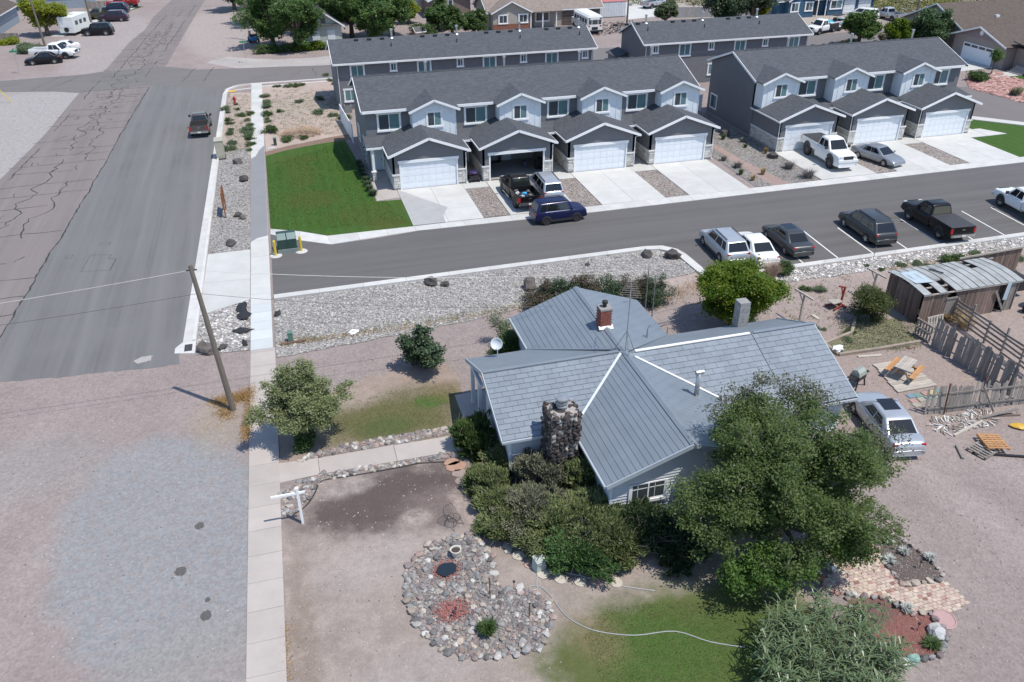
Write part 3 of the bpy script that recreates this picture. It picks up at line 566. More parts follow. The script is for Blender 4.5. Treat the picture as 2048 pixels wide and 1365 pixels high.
    # roof furniture behind the ridge
    for i in range(n):
        for k in range(3):
            v=MB(); xx=xa+1.5+7.6*i+1.3*k; v.box(xx,78.2,7.2,xx+.35,78.5,7.5); v.build('roof_vent',darkm,roof)
        v=MB(); xx=xa+6.6+7.6*i; v.tube([(xx,78.9,6.9),(xx,78.9,8.1)],.1,8); v.tube([(xx,78.9,8.1),(xx,78.9,8.25)],.16,8); v.build('flue_pipe',steel,roof)
    return T,roof,xa,xb
TA=row('townhouse_row','dark grey four-unit townhouse row with an open garage beside the green lawn',7.05,4,False,38.5,1)[0]
TB=row('townhouse_row','dark grey three-unit townhouse row behind the lifted white pickup',45.22,3,True,69.1)[0]
def side_window(T,x,ya,yb,z0,z1,nx):
    w=MB(); d=nx*.05
    for a,b,c,e in ((ya-.12,ya,z0,z1),(yb,yb+.12,z0,z1),(ya-.16,yb+.16,z0-.14,z0),(ya-.16,yb+.16,z1,z1+.14)): w.box(min(x,x+d),a,c,max(x,x+d),b,e)
    o=w.build('window',trim,T)
    for a,b,m in ((ya,(ya+yb)/2-.02,glass_t),((ya+yb)/2+.02,yb,glass_d)):
        p=MB(); p.box(min(x,x+d*.4),a,z0,max(x,x+d*.4),b,z1); p.build('pane',m,o)
side_window(TB,45.22,80.4,81.6,1.0,2.3,-1); side_window(TA,7.05,79.2,80.4,1.2,2.5,-1); side_window(TA,7.05,75.3,76.2,1.5,2.5,-1)
mt=MB()
for k in range(4): mt.lathe([(.11,0),(.11,.12)],10,(0,0,0)); 
for k in range(4):
    m_=MB(); m_.box(6.93,74.6+.0*k,.5+.42*k,7.05,74.95,.85+.42*k); mm=m_.build('electric_meter',M('meter_grey',(.45,.46,.47),.5),TA)
    m2=MB(); m2.tube([(6.80,74.77,.68+.42*k),(6.93,74.77,.68+.42*k)],.13,10); m2.build('dial',glass_t,mm)
def backrow(name,label,xa,xb,wins,smalls,eave,pipes,lowwin):
    T=thing(name,label,'townhouse'); Y0,Y1=94.75,102.0; yr=(Y0+Y1)/2; ze,zr=5.25,6.95
    w=MB(); prof=[(Y0,.2),(Y0,ze+.05),(yr,zr-.1),(Y1,ze+.05),(Y1,.2)]
    w.add([(xa,y,z) for y,z in prof]+[(xb,y,z) for y,z in prof],[(0,1,2,3,4),(9,8,7,6,5)]+[(i,i+5,(i+1)%5+5,(i+1)%5) for i in range(5)]); w.build('wall',stucco,T)
    f=MB(); f.box(xa+.02,Y0+.02,-.05,xb-.02,Y1-.02,.2); f.build('foundation',found,T)
    rf=MB(); rf.slab([(xa-.35,Y0-.45,ze-.1),(xb+.35,Y0-.45,ze-.1),(xb+.35,yr,zr),(xa-.35,yr,zr)],.12); rf.slab([(xa-.35,yr,zr),(xb+.35,yr,zr),(xb+.35,Y1+.45,ze-.1),(xa-.35,Y1+.45,ze-.1)],.12); roof=rf.build('roof',roofy,T)
    fa=MB(); fa.box(xa-.35,Y0-.57,ze-.28,xb+.35,Y0-.46,ze-.1); fa.build('gutter',alu,roof)
    for xx in (xa-.37,xb+.37):
        bb=MB(); bb.bar((xx,Y0-.5,ze-.2),(xx,yr,zr-.1),.05,.18); bb.bar((xx,Y1+.5,ze-.2),(xx,yr,zr-.1),.05,.18); bb.build('barge_board',trim,roof)
    for x in wins: window(T,x+.12,x+1.5,3.5,4.8,Y0,.12,glasses=(glass_t,glass_t))
    for x in smalls: window(T,x+.1,x+.72,4.0,4.78,Y0,.1)
    for x,z0,z1 in lowwin: window(T,x,x+1.3,z0,z1,Y0,.12,glasses=(glass_t,glass_t))
    for x in (xa+.15,xb-.15):
        d=MB(); d.tube([(x,Y0-.5,ze-.25),(x,Y0-.08,ze-.45),(x,Y0-.08,.1)],.045,6); d.build('downspout',alu,T)
    for x in pipes:
        v=MB(); v.tube([(x,yr-.3,zr-.25),(x,yr-.3,zr+.65)],.11,8); v.tube([(x,yr-.3,zr+.65),(x,yr-.3,zr+.85)],.17,8); v.lathe([(.28,0),(.14,.12)],10,(x,yr-.3,zr-.17)); v.build('flue_pipe',steel,roof)
        v=MB(); v.tube([(x-.3,yr-1.7,zr-.75),(x-.3,yr-1.7,zr-.35)],.06,6); v.build('vent_pipe',darkm,roof)
        for k in range(3):
            b=MB(); xx=x-1.1-1.45*k; b.box(xx-.22,yr-.55,zr-.25,xx+.22,yr-.25,zr-.02); b.build('roof_vent',darkm,roof)
    return T
backrow('townhouse_row','dark grey townhouse row with plain rear wall behind the open-garage row',6.5,36.35,[7.99,15.45,23.0,30.46],[12.4,19.98,27.44,34.95],5.2,[13.3,20.8,28.3,35.6],[(7.2,1.0,2.2)])
DD=backrow('townhouse_row','dark grey townhouse row with plain rear wall, farthest right behind the three-unit row',42.9,65.0,[47.36,54.77,62.21],[43.9,51.26,58.62],5.2,[44.3,51.8,59.3],[(51.6,1.0,2.2),(56.6,1.0,2.2)])
lo=MB(); lo.slab([(41.2,99.5,2.7),(42.9,99.5,3.2),(42.9,103,3.2),(41.2,103,2.7)],.12); lo.build('porch_roof',roofx,DD); lo=MB(); lo.box(41.5,99.8,0,42.9,102.8,2.75); lo.build('porch_wall',stucco,DD)
# white vinyl fences between and behind the rows
vin=M('white_vinyl',(.72,.75,.77),.4,.03,2)
def vinyl(label,a,b,h=1.75):
    a=Vector(a+(0,)); b=Vector(b+(0,)); T=thing('vinyl_fence',label,'fence',tuple(a)); n=max(1,round((b-a).length/2.0)); d=(b-a)
    for i in range(n+1):
        p=d*(i/n); mb=MB(); mb.box(p.x-.065,p.y-.065,0,p.x+.065,p.y+.065,h+.1); mb.build('post',vin,T)
    for i in range(n):
        p=d*((i+.03)/n); q=d*((i+.97)/n); mb=MB(); mb.bar(p+Vector((0,0,h/2+.05)),q+Vector((0,0,h/2+.05)),.04,h-.1); mb.build('panel',vin,T); r=MB(); r.bar(p+Vector((0,0,h)),q+Vector((0,0,h)),.08,.1); r.build('rail',vin,T)
vinyl('white vinyl fence running back from the open-garage townhouse row',(6.6,82.6),(6.2,90.5))
vinyl('white vinyl fence closing the gap between the two front townhouse rows',(38.7,83.0),(45.0,83.3))
vinyl('white vinyl side fence along the gable of the three-unit row',(41.5,83.5),(41.5,92.0))
# ================================================================ THE OLD HOUSE
H_=thing('old_house','low grey-blue shingled house with crossing gables and a lava rock chimney','house')
rb=(.175,.208,.242)
tileS=M('silver_shingle',(.205,.238,.272),.42,.10,1.2,30,.15,rnd=.07,spec=.6); tileW=M('grey_shingle',rb,.5,.07,1.0,30,.15,rnd=.04); under=M('roof_felt',(.045,.052,.06),.9,.1); smoothr=M('smooth_roofing',(.18,.21,.24),.55,.07,.7,30,.1)
def tabmat():
    m,nt,b,pos=start('tabbed_shingle'); sx=nd(nt,'SeparateXYZ',{0:pos})
    n0=noise(nt,pos,.9,3,.6); n1=noise(nt,pos,30.,2,.6)
    row_=nd(nt,'Math',{0:nd(nt,'Math',{0:sx.outputs[0],1:.285},operation='DIVIDE').outputs[0]},operation='FLOOR').outputs[0]
    off=nd(nt,'Math',{0:row_,1:.37,2:sx.outputs[1]},operation='MULTIPLY_ADD').outputs[0]
    fr=nd(nt,'Math',{0:nd(nt,'Math',{0:off,1:.62},operation='DIVIDE').outputs[0]},operation='FRACT').outputs[0]
    c=mixc(nt,ramp(nt,n0,.3,.7),mul(rb,.92),mul(rb,1.1)); c=mixc(nt,ramp(nt,n1,.3,.7,0,.25),c,mul(rb,.75)); c=mixc(nt,ramp(nt,fr,.93,.96,0,.75),c,mul(rb,.5))
    nt.links.new(c,b.inputs['Base Color']); b.inputs['Roughness'].default_value=.5; return m
tileE=tabmat(); flash=M('white_flashing',(.78,.79,.78),.5,.08,5); hsid=M('grey_lap_siding',(.47,.50,.53),.6,.05,2,rnd=.04); edge=M('grey_roof_edge',(.36,.41,.45),.5,.06,2); htrim=M('pale_house_trim',(.62,.67,.71),.5,.05,2)
def clip2(poly, axis, lo, hi):
    for sgn,lim in ((1,lo),(-1,-hi)):
        out=[]
        for i in range(len(poly)):
            a=poly[i]; b=poly[(i+1)%len(poly)]; da=sgn*a[axis]-lim; db=sgn*b[axis]-lim
            if da>=0: out.append(a)
            if da*db<0: t=da/(da-db); out.append((a[0]+(b[0]-a[0])*t,a[1]+(b[1]-a[1])*t))
        poly=out
        if len(poly)<3: return []
    return poly
def slope(pts, udir, mat, row_h, tile_w, name='shingle', t=.1, tilemat=None, gap=.012, stag=.5, part='roof_slope', lift=.03):
    """one roof plane: sheathing plus overlapping shingle pieces clipped to its outline"""
    P=[Vector(p) for p in pts]; u=Vector(udir).normalized(); n=(P[1]-P[0]).cross(P[2]-P[0]).normalized()
    if n.z<0: n=-n
    v=n.cross(u)
    if v.z<0: v=-v
    mb=MB(); mb.slab(P,t); o=mb.build(part,mat,H_)
    if not tilemat: return o
    O=min(P,key=lambda p:p.z); uv=[((p-O).dot(u),(p-O).dot(v)) for p in P]; u0=min(a for a,b in uv); u1=max(a for a,b in uv); v1=max(b for a,b in uv)
    k=0; vv=0
    if tile_w is None: lift=.012
    while vv<v1-.02:
        rowp=clip2(uv,1,vv,min(vv+row_h-(.016 if tile_w is None else .004),v1))
        if rowp:
            if tile_w is None: cuts=[(u0,u1)]
            else:
                a=u0-tile_w*((k*stag)%1); cuts=[]
                while a<u1: cuts.append((a+gap/2,a+tile_w-gap/2)); a+=tile_w
            for a,b in cuts:
                q=clip2(rowp,0,a,b)
                if len(q)<3: continue
                top=[O+u*x+v*y+n*(.008+lift*(1-(y-vv)/row_h)) for x,y in q]; bot=[O+u*x+v*y+n*.001 for x,y in q]; m=len(q); tb=MB()
                tb.add(top+bot,[tuple(range(m)),tuple(range(2*m-1,m-1,-1))]+[(i,m+i,m+(i+1)%m,(i+1)%m) for i in range(m)]); tb.build(name,tilemat,o)
        vv+=row_h; k+=1
    return o
xw,xe,xr_=10.87,18.55,14.7; ze,zr=2.6,4.0; ys,yn=24.5,39.4; wy0,wy1,wyr=28.6,35.86,32.23; ex=25.2
slope([(7.5,wy0,ze),(xw,wy0,ze),(xr_,wyr,zr),(7.5,wyr,zr)],(1,0,0),under,.292,.60,tilemat=tileS)
slope([(7.5,wy1,ze),(xw,wy1,ze),(xr_,wyr,zr),(7.5,wyr,zr)],(1,0,0),smoothr,.3,None)
slope([(xw,ys,ze),(xw,wy0,ze),(xr_,wyr,zr),(xr_,ys,zr)],(0,1,0),under,.285,None,'shingle_course',tilemat=tileW)
slope([(xw,wy1,ze),(xw,yn,ze),(xr_,yn,zr),(xr_,wyr,zr)],(0,1,0),under,.285,None,'shingle_course',tilemat=tileW)
slope([(xe,ys,ze),(xe,28.63,ze),(xr_,32.05,zr),(xr_,ys,zr)],(0,1,0),under,.30,None,'shingle_course',tilemat=tileE)
slope([(xe,35.2,ze),(xe,yn,ze),(xr_,yn,zr),(xr_,32.05,zr)],(0,1,0),under,.30,None,'shingle_course',tilemat=tileE)
slope([(xr_,32.0,zr),(xe,28.63,ze),(xe,27.7,2.215),(21.6,27.7,2.215),(21.6,32.0,zr)],(1,0,0),under,.33,.66,tilemat=tileS)
slope([(21.6,27.7,2.25),(ex,27.7,2.25),(ex,32.0,zr+.035),(21.6,32.0,zr+.035)],(1,0,0),under,.33,.66,tilemat=tileS)
slope([(xr_,32.0,zr),(ex,32.0,zr),(ex,35.2,ze),(xe,35.2,ze)],(1,0,0),smoothr,.3,None)
def cap(a,b,w,mat,name='ridge_cap',h=.05): mb=MB(); mb.bar(a,b,w,h); return mb.build(name,mat,H_)
cap((7.5,wyr,zr+.04),(xr_-.3,wyr,zr+.04),.2,smoothr); 
for q,m in ((-1,tileW),(1,tileE)):
    mb=MB(); mb.slab([(xr_,ys,zr+.062),(xr_+q*.17,ys,zr-.002),(xr_+q*.17,yn,zr-.002),(xr_,yn,zr+.062)],.03); mb.build('ridge_cap',tileW,H_)
cap((15.2,32.0,zr+.06),(21.5,32.0,zr+.06),.16,flash); cap((21.7,32.0,zr+.07),(ex,32.0,zr+.07),.2,tileS)
cap((xw+.0,wy0+.02,ze+.07),(xr_-.25,wyr-.2,zr+.03),.11,htrim,'valley_flashing'); cap((xr_+.4,31.72,zr-.09),(xe-.02,28.68,ze+.07),.12,flash,'valley_flashing'); cap((xw+.1,wy1-.1,ze+.06),(xr_-.3,wyr+.25,zr),.12,tileW,'valley_flashing')
# barge boards and gutters
for a,b in (((7.46,wy0,ze-.06),(7.46,wyr,zr-.05)),((7.46,wy1,ze-.06),(7.46,wyr,zr-.05)),((xw,ys-.04,ze-.07),(xr_,ys-.04,zr-.06)),((xe,ys-.04,ze-.07),(xr_,ys-.04,zr-.06)),((ex+.03,27.7,2.18),(ex+.03,32,zr-.05)),((ex+.03,35.2,ze-.05),(ex+.03,32,zr-.05))):
    mb=MB(); mb.bar(a,b,.05,.2); mb.build('barge_board',edge,H_)
for a,b in (((7.45,wy0-.06,ze-.06),(xw-.2,wy0-.06,ze-.06)),((xw-.06,ys,ze-.06),(xw-.06,wy0-.1,ze-.06)),((xw-.06,wy1+.1,ze-.06),(xw-.06,yn,ze-.06)),((xe,27.64,2.15),(ex,27.64,2.15))):
    mb=MB(); mb.bar(a,b,.1,.11); mb.build('gutter',edge,H_)
# walls in lap siding
def siding(x0,y0,x1,y1,z0,z1f,nx,ny,name='siding_wall'):
    """wall from (x0,y0) to (x1,y1), facing (nx,ny), overlapping boards up to a roof line z1f(t)"""
    mb=MB(); a=Vector((x0,y0,0)); b=Vector((x1,y1,0)); n=Vector((nx,ny,0)); z=z0; core=MB()
    while z<max(z1f(0),z1f(1),z1f(.5))-.02:
        t0,t1=0,1
        while t0<.5 and z1f(t0)<z+.06: t0+=.02
        while t1>.5 and z1f(t1)<z+.06: t1-=.02
        if t1-t0>.03:
            p=a.lerp(b,t0); q=a.lerp(b,t1); h=Vector((0,0,z)); k=Vector((0,0,.155))
            mb.add([p+n*.07+h,q+n*.07+h,q+n*.012+h+k,p+n*.012+h+k,p-n*.1+h,q-n*.1+h,q-n*.1+h+k,p-n*.1+h+k],[(0,1,2,3),(7,6,5,4),(0,4,5,1),(3,2,6,7),(0,3,7,4),(1,5,6,2)])
        z+=.155
    o=mb.build(name,hsid,H_); o['kind']='stuff'; return o
flat=lambda z:(lambda t:z)
gab=lambda z0,z1:(lambda t:z0+(z1-z0)*(1-abs(2*t-1)))
siding(7.95,wy0+.42,xw+.4,wy0+.42,0,flat(2.55),0,-1); siding(7.95,wy0+.42,7.95,33.3,0,lambda t:min(2.6+(.42+t*4.28)*.386,2.6+(6.84-t*4.28)*.386)-.16,-1,0)
siding(xw+.4,ys+.4,xe-.4,ys+.4,0,gab(2.6,3.85),0,-1); siding(xw+.4,ys+.4,xw+.4,wy0+.4,0,flat(2.6),-1,0); siding(xw+.4,33.3,xw+.4,yn-.4,0,flat(2.6),-1,0); siding(xw+.4,yn-.4,xe-.4,yn-.4,0,gab(2.6,3.85),0,1)
siding(xe-.4,ys+.4,xe-.4,28.5,0,flat(2.6),1,0); siding(xe-.4,28.2,ex-.35,28.2,0,flat(2.25),0,-1); siding(ex-.35,28.2,ex-.35,34.8,0,gab(2.3,3.7),1,0); siding(7.95,33.3,xw+.4,33.3,0,flat(2.6),0,1); siding(xe-.4,34.8,ex-.35,34.8,0,flat(2.4),0,1); siding(xe-.4,35,xe-.4,yn-.4,0,flat(2.6),1,0)
for x,y,nm in ((7.93,wy0+.38,2.6),(xw+.38,ys+.38,2.62),(xe-.38,ys+.38,2.62)):
    mb=MB(); mb.box(x-.06,y-.06,0,x+.06,y+.06,nm); mb.build('corner_board',htrim,H_)
wS=window(H_,12.15,13.75,1.15,2.1,ys+.33,.1,glasses=(glass_d,glass_d),mulls=1,head=False)
for k in range(2):
    mb=MB(); mb.box(12.2+.8*k,ys+.30,1.78,12.95+.8*k,ys+.315,1.81); mb.box(12.45+.8*k,ys+.30,1.2,12.47+.8*k,ys+.315,2.05); mb.build('glazing_bar',trim,wS)
window(H_,16.0,17.2,1.0,2.0,ys+.33,.1,glasses=(glass_d,glass_d),head=False)
# porch: posts, beam, deck
for y in (35.45,33.9):
    mb=MB(); mb.box(7.62,y-.09,0,7.80,y+.09,2.55); mb.build('porch_post',htrim,H_)
mb=MB(); mb.box(7.6,33.3,2.42,7.78,35.6,2.58); mb.build('porch_beam',htrim,H_); mb=MB(); mb.box(6.9,33.0,0,xw+.3,36.4,.07); mb.build('porch_slab',concold,H_)
mb=MB(); mb.box(7.86,30.6,.2,7.9,31.6,2.1); mb.build('front_door',M('grey_blue_door',(.25,.27,.3),.5),H_)  # door in one even grey-blue colour
# lava rock chimney
lav=[M('lava_rock_%d'%i,c,.95,.3,7,40,.8,rnd=.3) for i,c in enumerate(((.070,.060,.058),(.095,.075,.070),(.045,.040,.040),(.30,.285,.27)))]; limem=M('lime_mortar',(.36,.33,.31),.95,.2,6)
CH=obj('rock_chimney',None,H_); cx0,cx1,cy0,cy1,cz=9.45,10.72,27.62,28.75,4.15
mb=MB(); mb.box(cx0,cy0,0,cx1,cy1,cz); mb.build('chimney_core',limem,CH)
rr=random.Random(31)
def rockmesh(i): 
    q=MB(); q.rock((0,0,0),(1,1,1),rnd=rr,sub=1,rough=.38); me=q.mesh('lava_rock',lav[(0,1,2,0,1,0,3)[i%7]]); return me
RM=[rockmesh(i) for i in range(14)]
for face in range(4):
    z=.35 if face in (0,2) else .9
    while z<cz+.05:
        t=.1; L=(cx1-cx0) if face in (0,1) else (cy1-cy0)
        while t<L:
            r=rr.uniform(.075,.15)
            if face==0: p=(cx0+t,cy0-.02,z)
            elif face==1: p=(cx0+t,cy1+.02,z) if z>3.2 else None
            elif face==2: p=(cx0-.02,cy0+t,z)
            else: p=(cx1+.02,cy0+t,z) if z>2.0 else None
            if p:
                o=obj('lava_rock',rr.choice(RM),CH,(p[0],p[1],p[2]+rr.uniform(-.05,.05)),(rr.random()*6,rr.random()*6,rr.random()*6)); o.scale=(r*1.15,r*1.1,r*.95)
            t+=r*1.75
        z+=.2
for k in range(16):
    o=obj('lava_rock',rr.choice(RM),CH,(rr.uniform(cx0+.1,cx1-.1),rr.uniform(cy0+.1,cy1-.1),cz),(rr.random()*6,0,rr.random()*6)); s=rr.uniform(.12,.19); o.scale=(s*1.2,s,s*.8)
mb=MB(); mb.box(8.75,27.7,0,9.43,28.65,1.55); mb.build('chimney_shoulder',limem,CH)
for k in range(26):
    o=obj('pale_rock',RM[6] if k%3 else RM[1],CH,(rr.uniform(8.72,9.4),rr.choice((27.68,rr.uniform(27.7,28.6))),rr.uniform(1.0,1.6) if k%2 else 1.56),(rr.random()*6,rr.random()*6,0)); s=rr.uniform(.1,.17); o.scale=(s*1.2,s,s)
capm=M('zinc_cap',(.42,.44,.45),.4,.15,5,metal=.6)
mb=MB(); mb.lathe([(.21,0),(.21,.16),(.27,.2),(.27,.25),(.2,.27),(.2,.36),(.27,.4),(.27,.45),(.2,.47),(.2,.55),(.3,.58),(.29,.64),(.05,.68)],18,(10.12,28.2,cz)); mb.build('chimney_cap',capm,CH)
# brick chimney on the north ridge
bp=G(1211,657,3.95); brick=M('red_brick',(.26,.085,.062),.9,.2,4,40,.3,rnd=.2)
B_=obj('brick_chimney',None,H_); mb=MB(); w=.29; x,y=bp.x,bp.y+.28; mb.box(x-w+.02,y-w+.02,3.4,x+w-.02,y+w-.02,4.98); mb.build('flue_core',mortar,B_)
_bk=MB(); _bk.box(-.095,-.05,-.03,.095,.05,.03); BK=_bk.mesh('brick',brick)
for r_ in range(13):
    for k in range(3):
        d=(-.2+.2*k+(.1 if r_%2 else 0)); z=3.98+.077*r_
        if d>.25: continue
        for px,py,a in ((x+d-.03,y-w+.03,0),(x+d-.03,y+w-.03,0),(x-w+.03,y+d-.03,PI/2),(x+w-.03,y+d-.03,PI/2)): obj('brick',BK,B_,(px,py,z),a)
mb=MB(); mb.box(x-w-.03,y-w-.03,4.985,x+w+.03,y+w+.03,5.08); mb.build('crown',found,B_); mb=MB(); mb.lathe([(.1,0),(.1,.18),(.15,.2),(.15,.33),(.02,.38)],14,(x,y,5.08)); mb.build('flue_cowl',darkm,B_)
mb=MB(); mb.slab([(x-w-.1,y-w-.14,3.99),(x+w+.1,y-w-.14,3.95),(x+w+.1,y-w+.02,4.12),(x-w-.1,y-w+.02,4.12)],.02); mb.build('flashing',flash,B_)
# cinder block chimney at the back of the east wing
cb=M('cinder_block',(.33,.325,.315),.95,.3,5,30,.4,rnd=.1); K_=obj('block_chimney',None,H_); p=G(1484,660,2.75)
_c=MB(); _c.box(-.3,-.3,0,.3,.3,.19); CB=_c.mesh('block',cb)
for k in range(22): obj('block',CB,K_,(p.x+rr.uniform(-.012,.012),p.y+.3,.2*k),rr.uniform(-.02,.02))
# metal stove pipe, aerial, dish
p=G(1392,795,3.1); mb=MB(); mb.tube([(p.x,p.y,p.z-.2),(p.x,p.y,p.z+1.35)],.115,12); so=mb.build('stove_pipe',capm,H_,True); mb=MB(); mb.tube([(p.x-.17,p.y,p.z+1.4),(p.x+.2,p.y,p.z+1.4)],.12,10); mb.build('pipe_cowl',capm,so); mb=MB(); mb.lathe([(.25,-.12),(.13,.12)],14,tuple(p)); mb.build('pipe_flange',capm,so)
ant=M('aerial_steel',(.30,.30,.30),.4,.1,5,metal=.5); AN=thing('tv_aerial','tall thin television aerial on a tripod at the crossing of the grey house roofs','aerial',(14.75,32.15,4.05))
mb=MB(); mb.tube([(0,0,0),(.05,.02,3.55)],.022,6); mb.build('mast',ant,AN)
for a in (0.4,2.5,4.6): mb=MB(); mb.tube([(.6*math.cos(a),.6*math.sin(a),-.15 if a!=2.5 else -.1),(.015,.005,1.15)],.018,5); mb.build('tripod_leg',ant,AN)
mb=MB(); mb.tube([(-.3,-.75,3.4),(.4,.85,3.45)],.012,5); bo=mb.build('boom',ant,AN)
for k in range(9):
    t=k/8; c=Vector((-.3,-.75,3.4)).lerp(Vector((.4,.85,3.45)),t); l=.55-.35*t; mb=MB(); mb.tube([c+Vector((-l*.9,l*.4,0)),c+Vector((l*.9,-l*.4,0))],.007,4); mb.build('element',ant,bo)
SD=thing('satellite_dish','pale grey satellite dish on the eave beside the gravel drive','satellite dish',tuple(G(995,711,2.75))); mb=MB(); mb.tube([(0,0,-.1),(0,0,.45),(-.08,-.1,.72)],.025,6); mb.build('mount',M('dish_grey',(.5,.53,.55),.4),SD)
q=MB(); q.lathe([(.02,-.10),(.16,-.07),(.26,-.02),(.32,.05),(.31,.06),(.25,0),(.15,-.05),(.02,-.08)],22); q.build('reflector',M('dish_face',(.56,.60,.63),.45,.03),SD,True,(-.08,-.16,.8),(math.radians(62),0,math.radians(-25))); q=MB(); q.tube([(-.08,-.1,.55),(-.2,-.5,.62),(-.2,-.5,.75)],.015,5); q.build('feed_arm',darkm,SD)
mb=MB(); mb.tube([(16.9,34.3,3.0),(16.9,34.3,3.75),(17.0,34.3,3.95),(17.12,34.3,3.85)],.035,7); mb.build('service_mast',ant,H_)
# ================================================================ VEHICLES
tyre=M('tyre_rubber',(.018,.018,.019),.8,.15,8); rimm=M('alloy_rim',(.45,.46,.47),.3,.08,8,metal=.7); rimd=M('black_rim',(.035,.035,.037),.35,.1,8); cglass=glassmat('car_glass',(.012,.014,.016),.04,.7); redl=M('tail_lamp',(.42,.02,.02),.25,.1,4); clearl=M('head_lamp',(.62,.64,.66),.15,.1,6); chrome=M('chrome',(.66,.67,.68),.18,.05,5,metal=.9); plastic=M('black_trim',(.028,.028,.03),.55,.1,5); platem=M('number_plate',(.70,.66,.62),.5,.2,20)
def _wheel(r,w,rim):
    t=MB(); n=20; prof=[(r*.60,-w/2),(r*.93,-w/2),(r,-w/2+.04),(r,w/2-.04),(r*.93,w/2),(r*.60,w/2)]
    t.add([(R_*math.cos(2*PI*j/n),y,R_*math.sin(2*PI*j/n)) for R_,y in prof for j in range(n)],[(i*n+j,i*n+(j+1)%n,((i+1)%6)*n+(j+1)%n,((i+1)%6)*n+j) for i in range(6) for j in range(n)])
    k=MB(); k.add([(r*.62*math.cos(2*PI*j/n),y,r*.62*math.sin(2*PI*j/n)) for y in (-w*.36,w*.36) for j in range(n)],[tuple(range(n)),tuple(range(2*n-1,n-1,-1))]+[(j,n+j,n+(j+1)%n,(j+1)%n) for j in range(n)],1)
    for sy in (-1,1):
        for j in range(5):
            a=j*2*PI/5; d=Vector((math.cos(a),0,math.sin(a))); k.bar(Vector((0,sy*w*.40,0)),d*r*.60+Vector((0,sy*w*.42,0)),.09*r/.34,.03,0,up=(0,1,0))
        k.add([(r*R_*math.cos(2*PI*j/n),sy*w*.43,r*R_*math.sin(2*PI*j/n)) for R_ in (.54,.63) for j in range(n)],[(j,(j+1)%n,n+(j+1)%n,n+j) for j in range(n)],0)
    return t.mesh('tyre',tyre,True),k.mesh('rim',[rim,plastic])
_wc={}
def wheels(T,wb,tw,r,rim,w=.22):
    key=(r,rim.name,w)
    if key not in _wc: _wc[key]=_wheel(r,w,rim)
    for x in (wb/2,-wb/2):
        for y in (tw,-tw):
            e=obj('wheel',None,T,(x,y,r)); obj('tyre',_wc[key][0],e); obj('rim',_wc[key][1],e)
KIND={ # hood/belt line (x as part of length, z), greenhouse (windscreen base, roof front, roof rear, rear base), belt
 'sedan':([(.5,.52),(.485,.66),(.40,.80),(.23,.93),(0,.95),(-.30,.98),(-.36,1.02),(-.47,1.0),(-.495,.80),(-.5,.55)],(.25,.07,-.20,-.37),.95),
 'suv':([(.5,.55),(.487,.80),(.43,.96),(.27,1.06),(0,1.06),(-.40,1.09),(-.47,1.08),(-.492,.9),(-.5,.55)],(.28,.13,-.37,-.475),1.06),
 'boxsuv':([(.5,.55),(.492,.90),(.46,1.0),(.24,1.08),(0,1.08),(-.42,1.10),(-.485,1.08),(-.497,.8),(-.5,.5)],(.24,.16,-.41,-.485),1.08),
 'van':([(.5,.52),(.485,.74),(.43,.90),(.31,1.03),(0,1.05),(-.42,1.09),(-.48,1.08),(-.497,.8),(-.5,.5)],(.33,.13,-.42,-.485),1.05)}
def body_loft(mb, line, L, W, zb, zlift=0., m=0, endf=.9):
    rings=[]
    for x,z in line:
        e=abs(x)*2; w=W/2*(1-.16*max(0,(e-.72)/.28)**2.2); z+=zlift; b=zb+(.08 if e>.93 else 0)
        h=z-b; pts=[(w*.86,b),(w*.97,b+.10*h),(w,b+.42*h),(w*.985,b+.75*h),(w*.93,z-.03),(w*.80,z),(w*.4,z+.015)]
        rings.append([(x*L,y,zz) for y,zz in pts]+[(x*L,-y,zz) for y,zz in reversed(pts)])
    n=14; vs=[p for r in rings for p in r]; fs=[(i*n+j,i*n+(j+1)%n,(i+1)*n+(j+1)%n,(i+1)*n+j) for i in range(len(rings)-1) for j in range(n)]+[tuple(range(n)),tuple((len(rings)-1)*n+j for j in range(n-1,-1,-1))]
    mb.add(vs,fs,m)
def green(mb, L, W, gh, belt, H, zl=0.):
    a,b,c,d=[q*L for q in gh]; wb=W/2*.90; wt=W/2*.70; zb=belt+zl-.04; zt=H+zl; zm=zb+(zt-zb)*.88
    def lerp(p,q,t): return p+(q-p)*t
    A=lerp(a,b,.90); D=lerp(d,c,.90); wm=lerp(wb,wt,.86)
    r=[[(a,wb),(d,wb),(d,-wb),(a,-wb)],[(A,wm),(D,wm),(D,-wm),(A,-wm)],[(lerp(b,c,.10),wt*.93),(lerp(c,b,.10),wt*.93),(lerp(c,b,.10),-wt*.93),(lerp(b,c,.10),-wt*.93)]]
    vs=[(x,y,z) for ring,z in zip(r,(zb,zm,zt)) for x,y in ring]; fs=[(i*4+j,i*4+(j+1)%4,(i+1)*4+(j+1)%4,(i+1)*4+j) for i in range(2) for j in range(4)]+[(8,9,10,11)]
    mb.add(vs,fs); V=[Vector(p) for p in vs]; return V
def pane(T,name,q,s0,s1,t0,t1,mat=None,off=.012):
    A,B,C_,D=q
    def P(s,t): return (A.lerp(B,s)).lerp(D.lerp(C_,s),t)
    n=(B-A).cross(D-A).normalized(); cen=(A+B+C_+D)/4
    if n.dot(cen-Vector((0,0,cen.z)))<0: n=-n
    pts=[P(s0,t0),P(s1,t0),P(s1,t1),P(s0,t1)]; mb=MB(); mb.add([p+n*off for p in pts]+[p-n*.02 for p in pts],[(0,1,2,3),(7,6,5,4),(0,4,5,1),(1,5,6,2),(2,6,7,3),(3,7,4,0)]); return mb.build(name,mat or cglass,T)
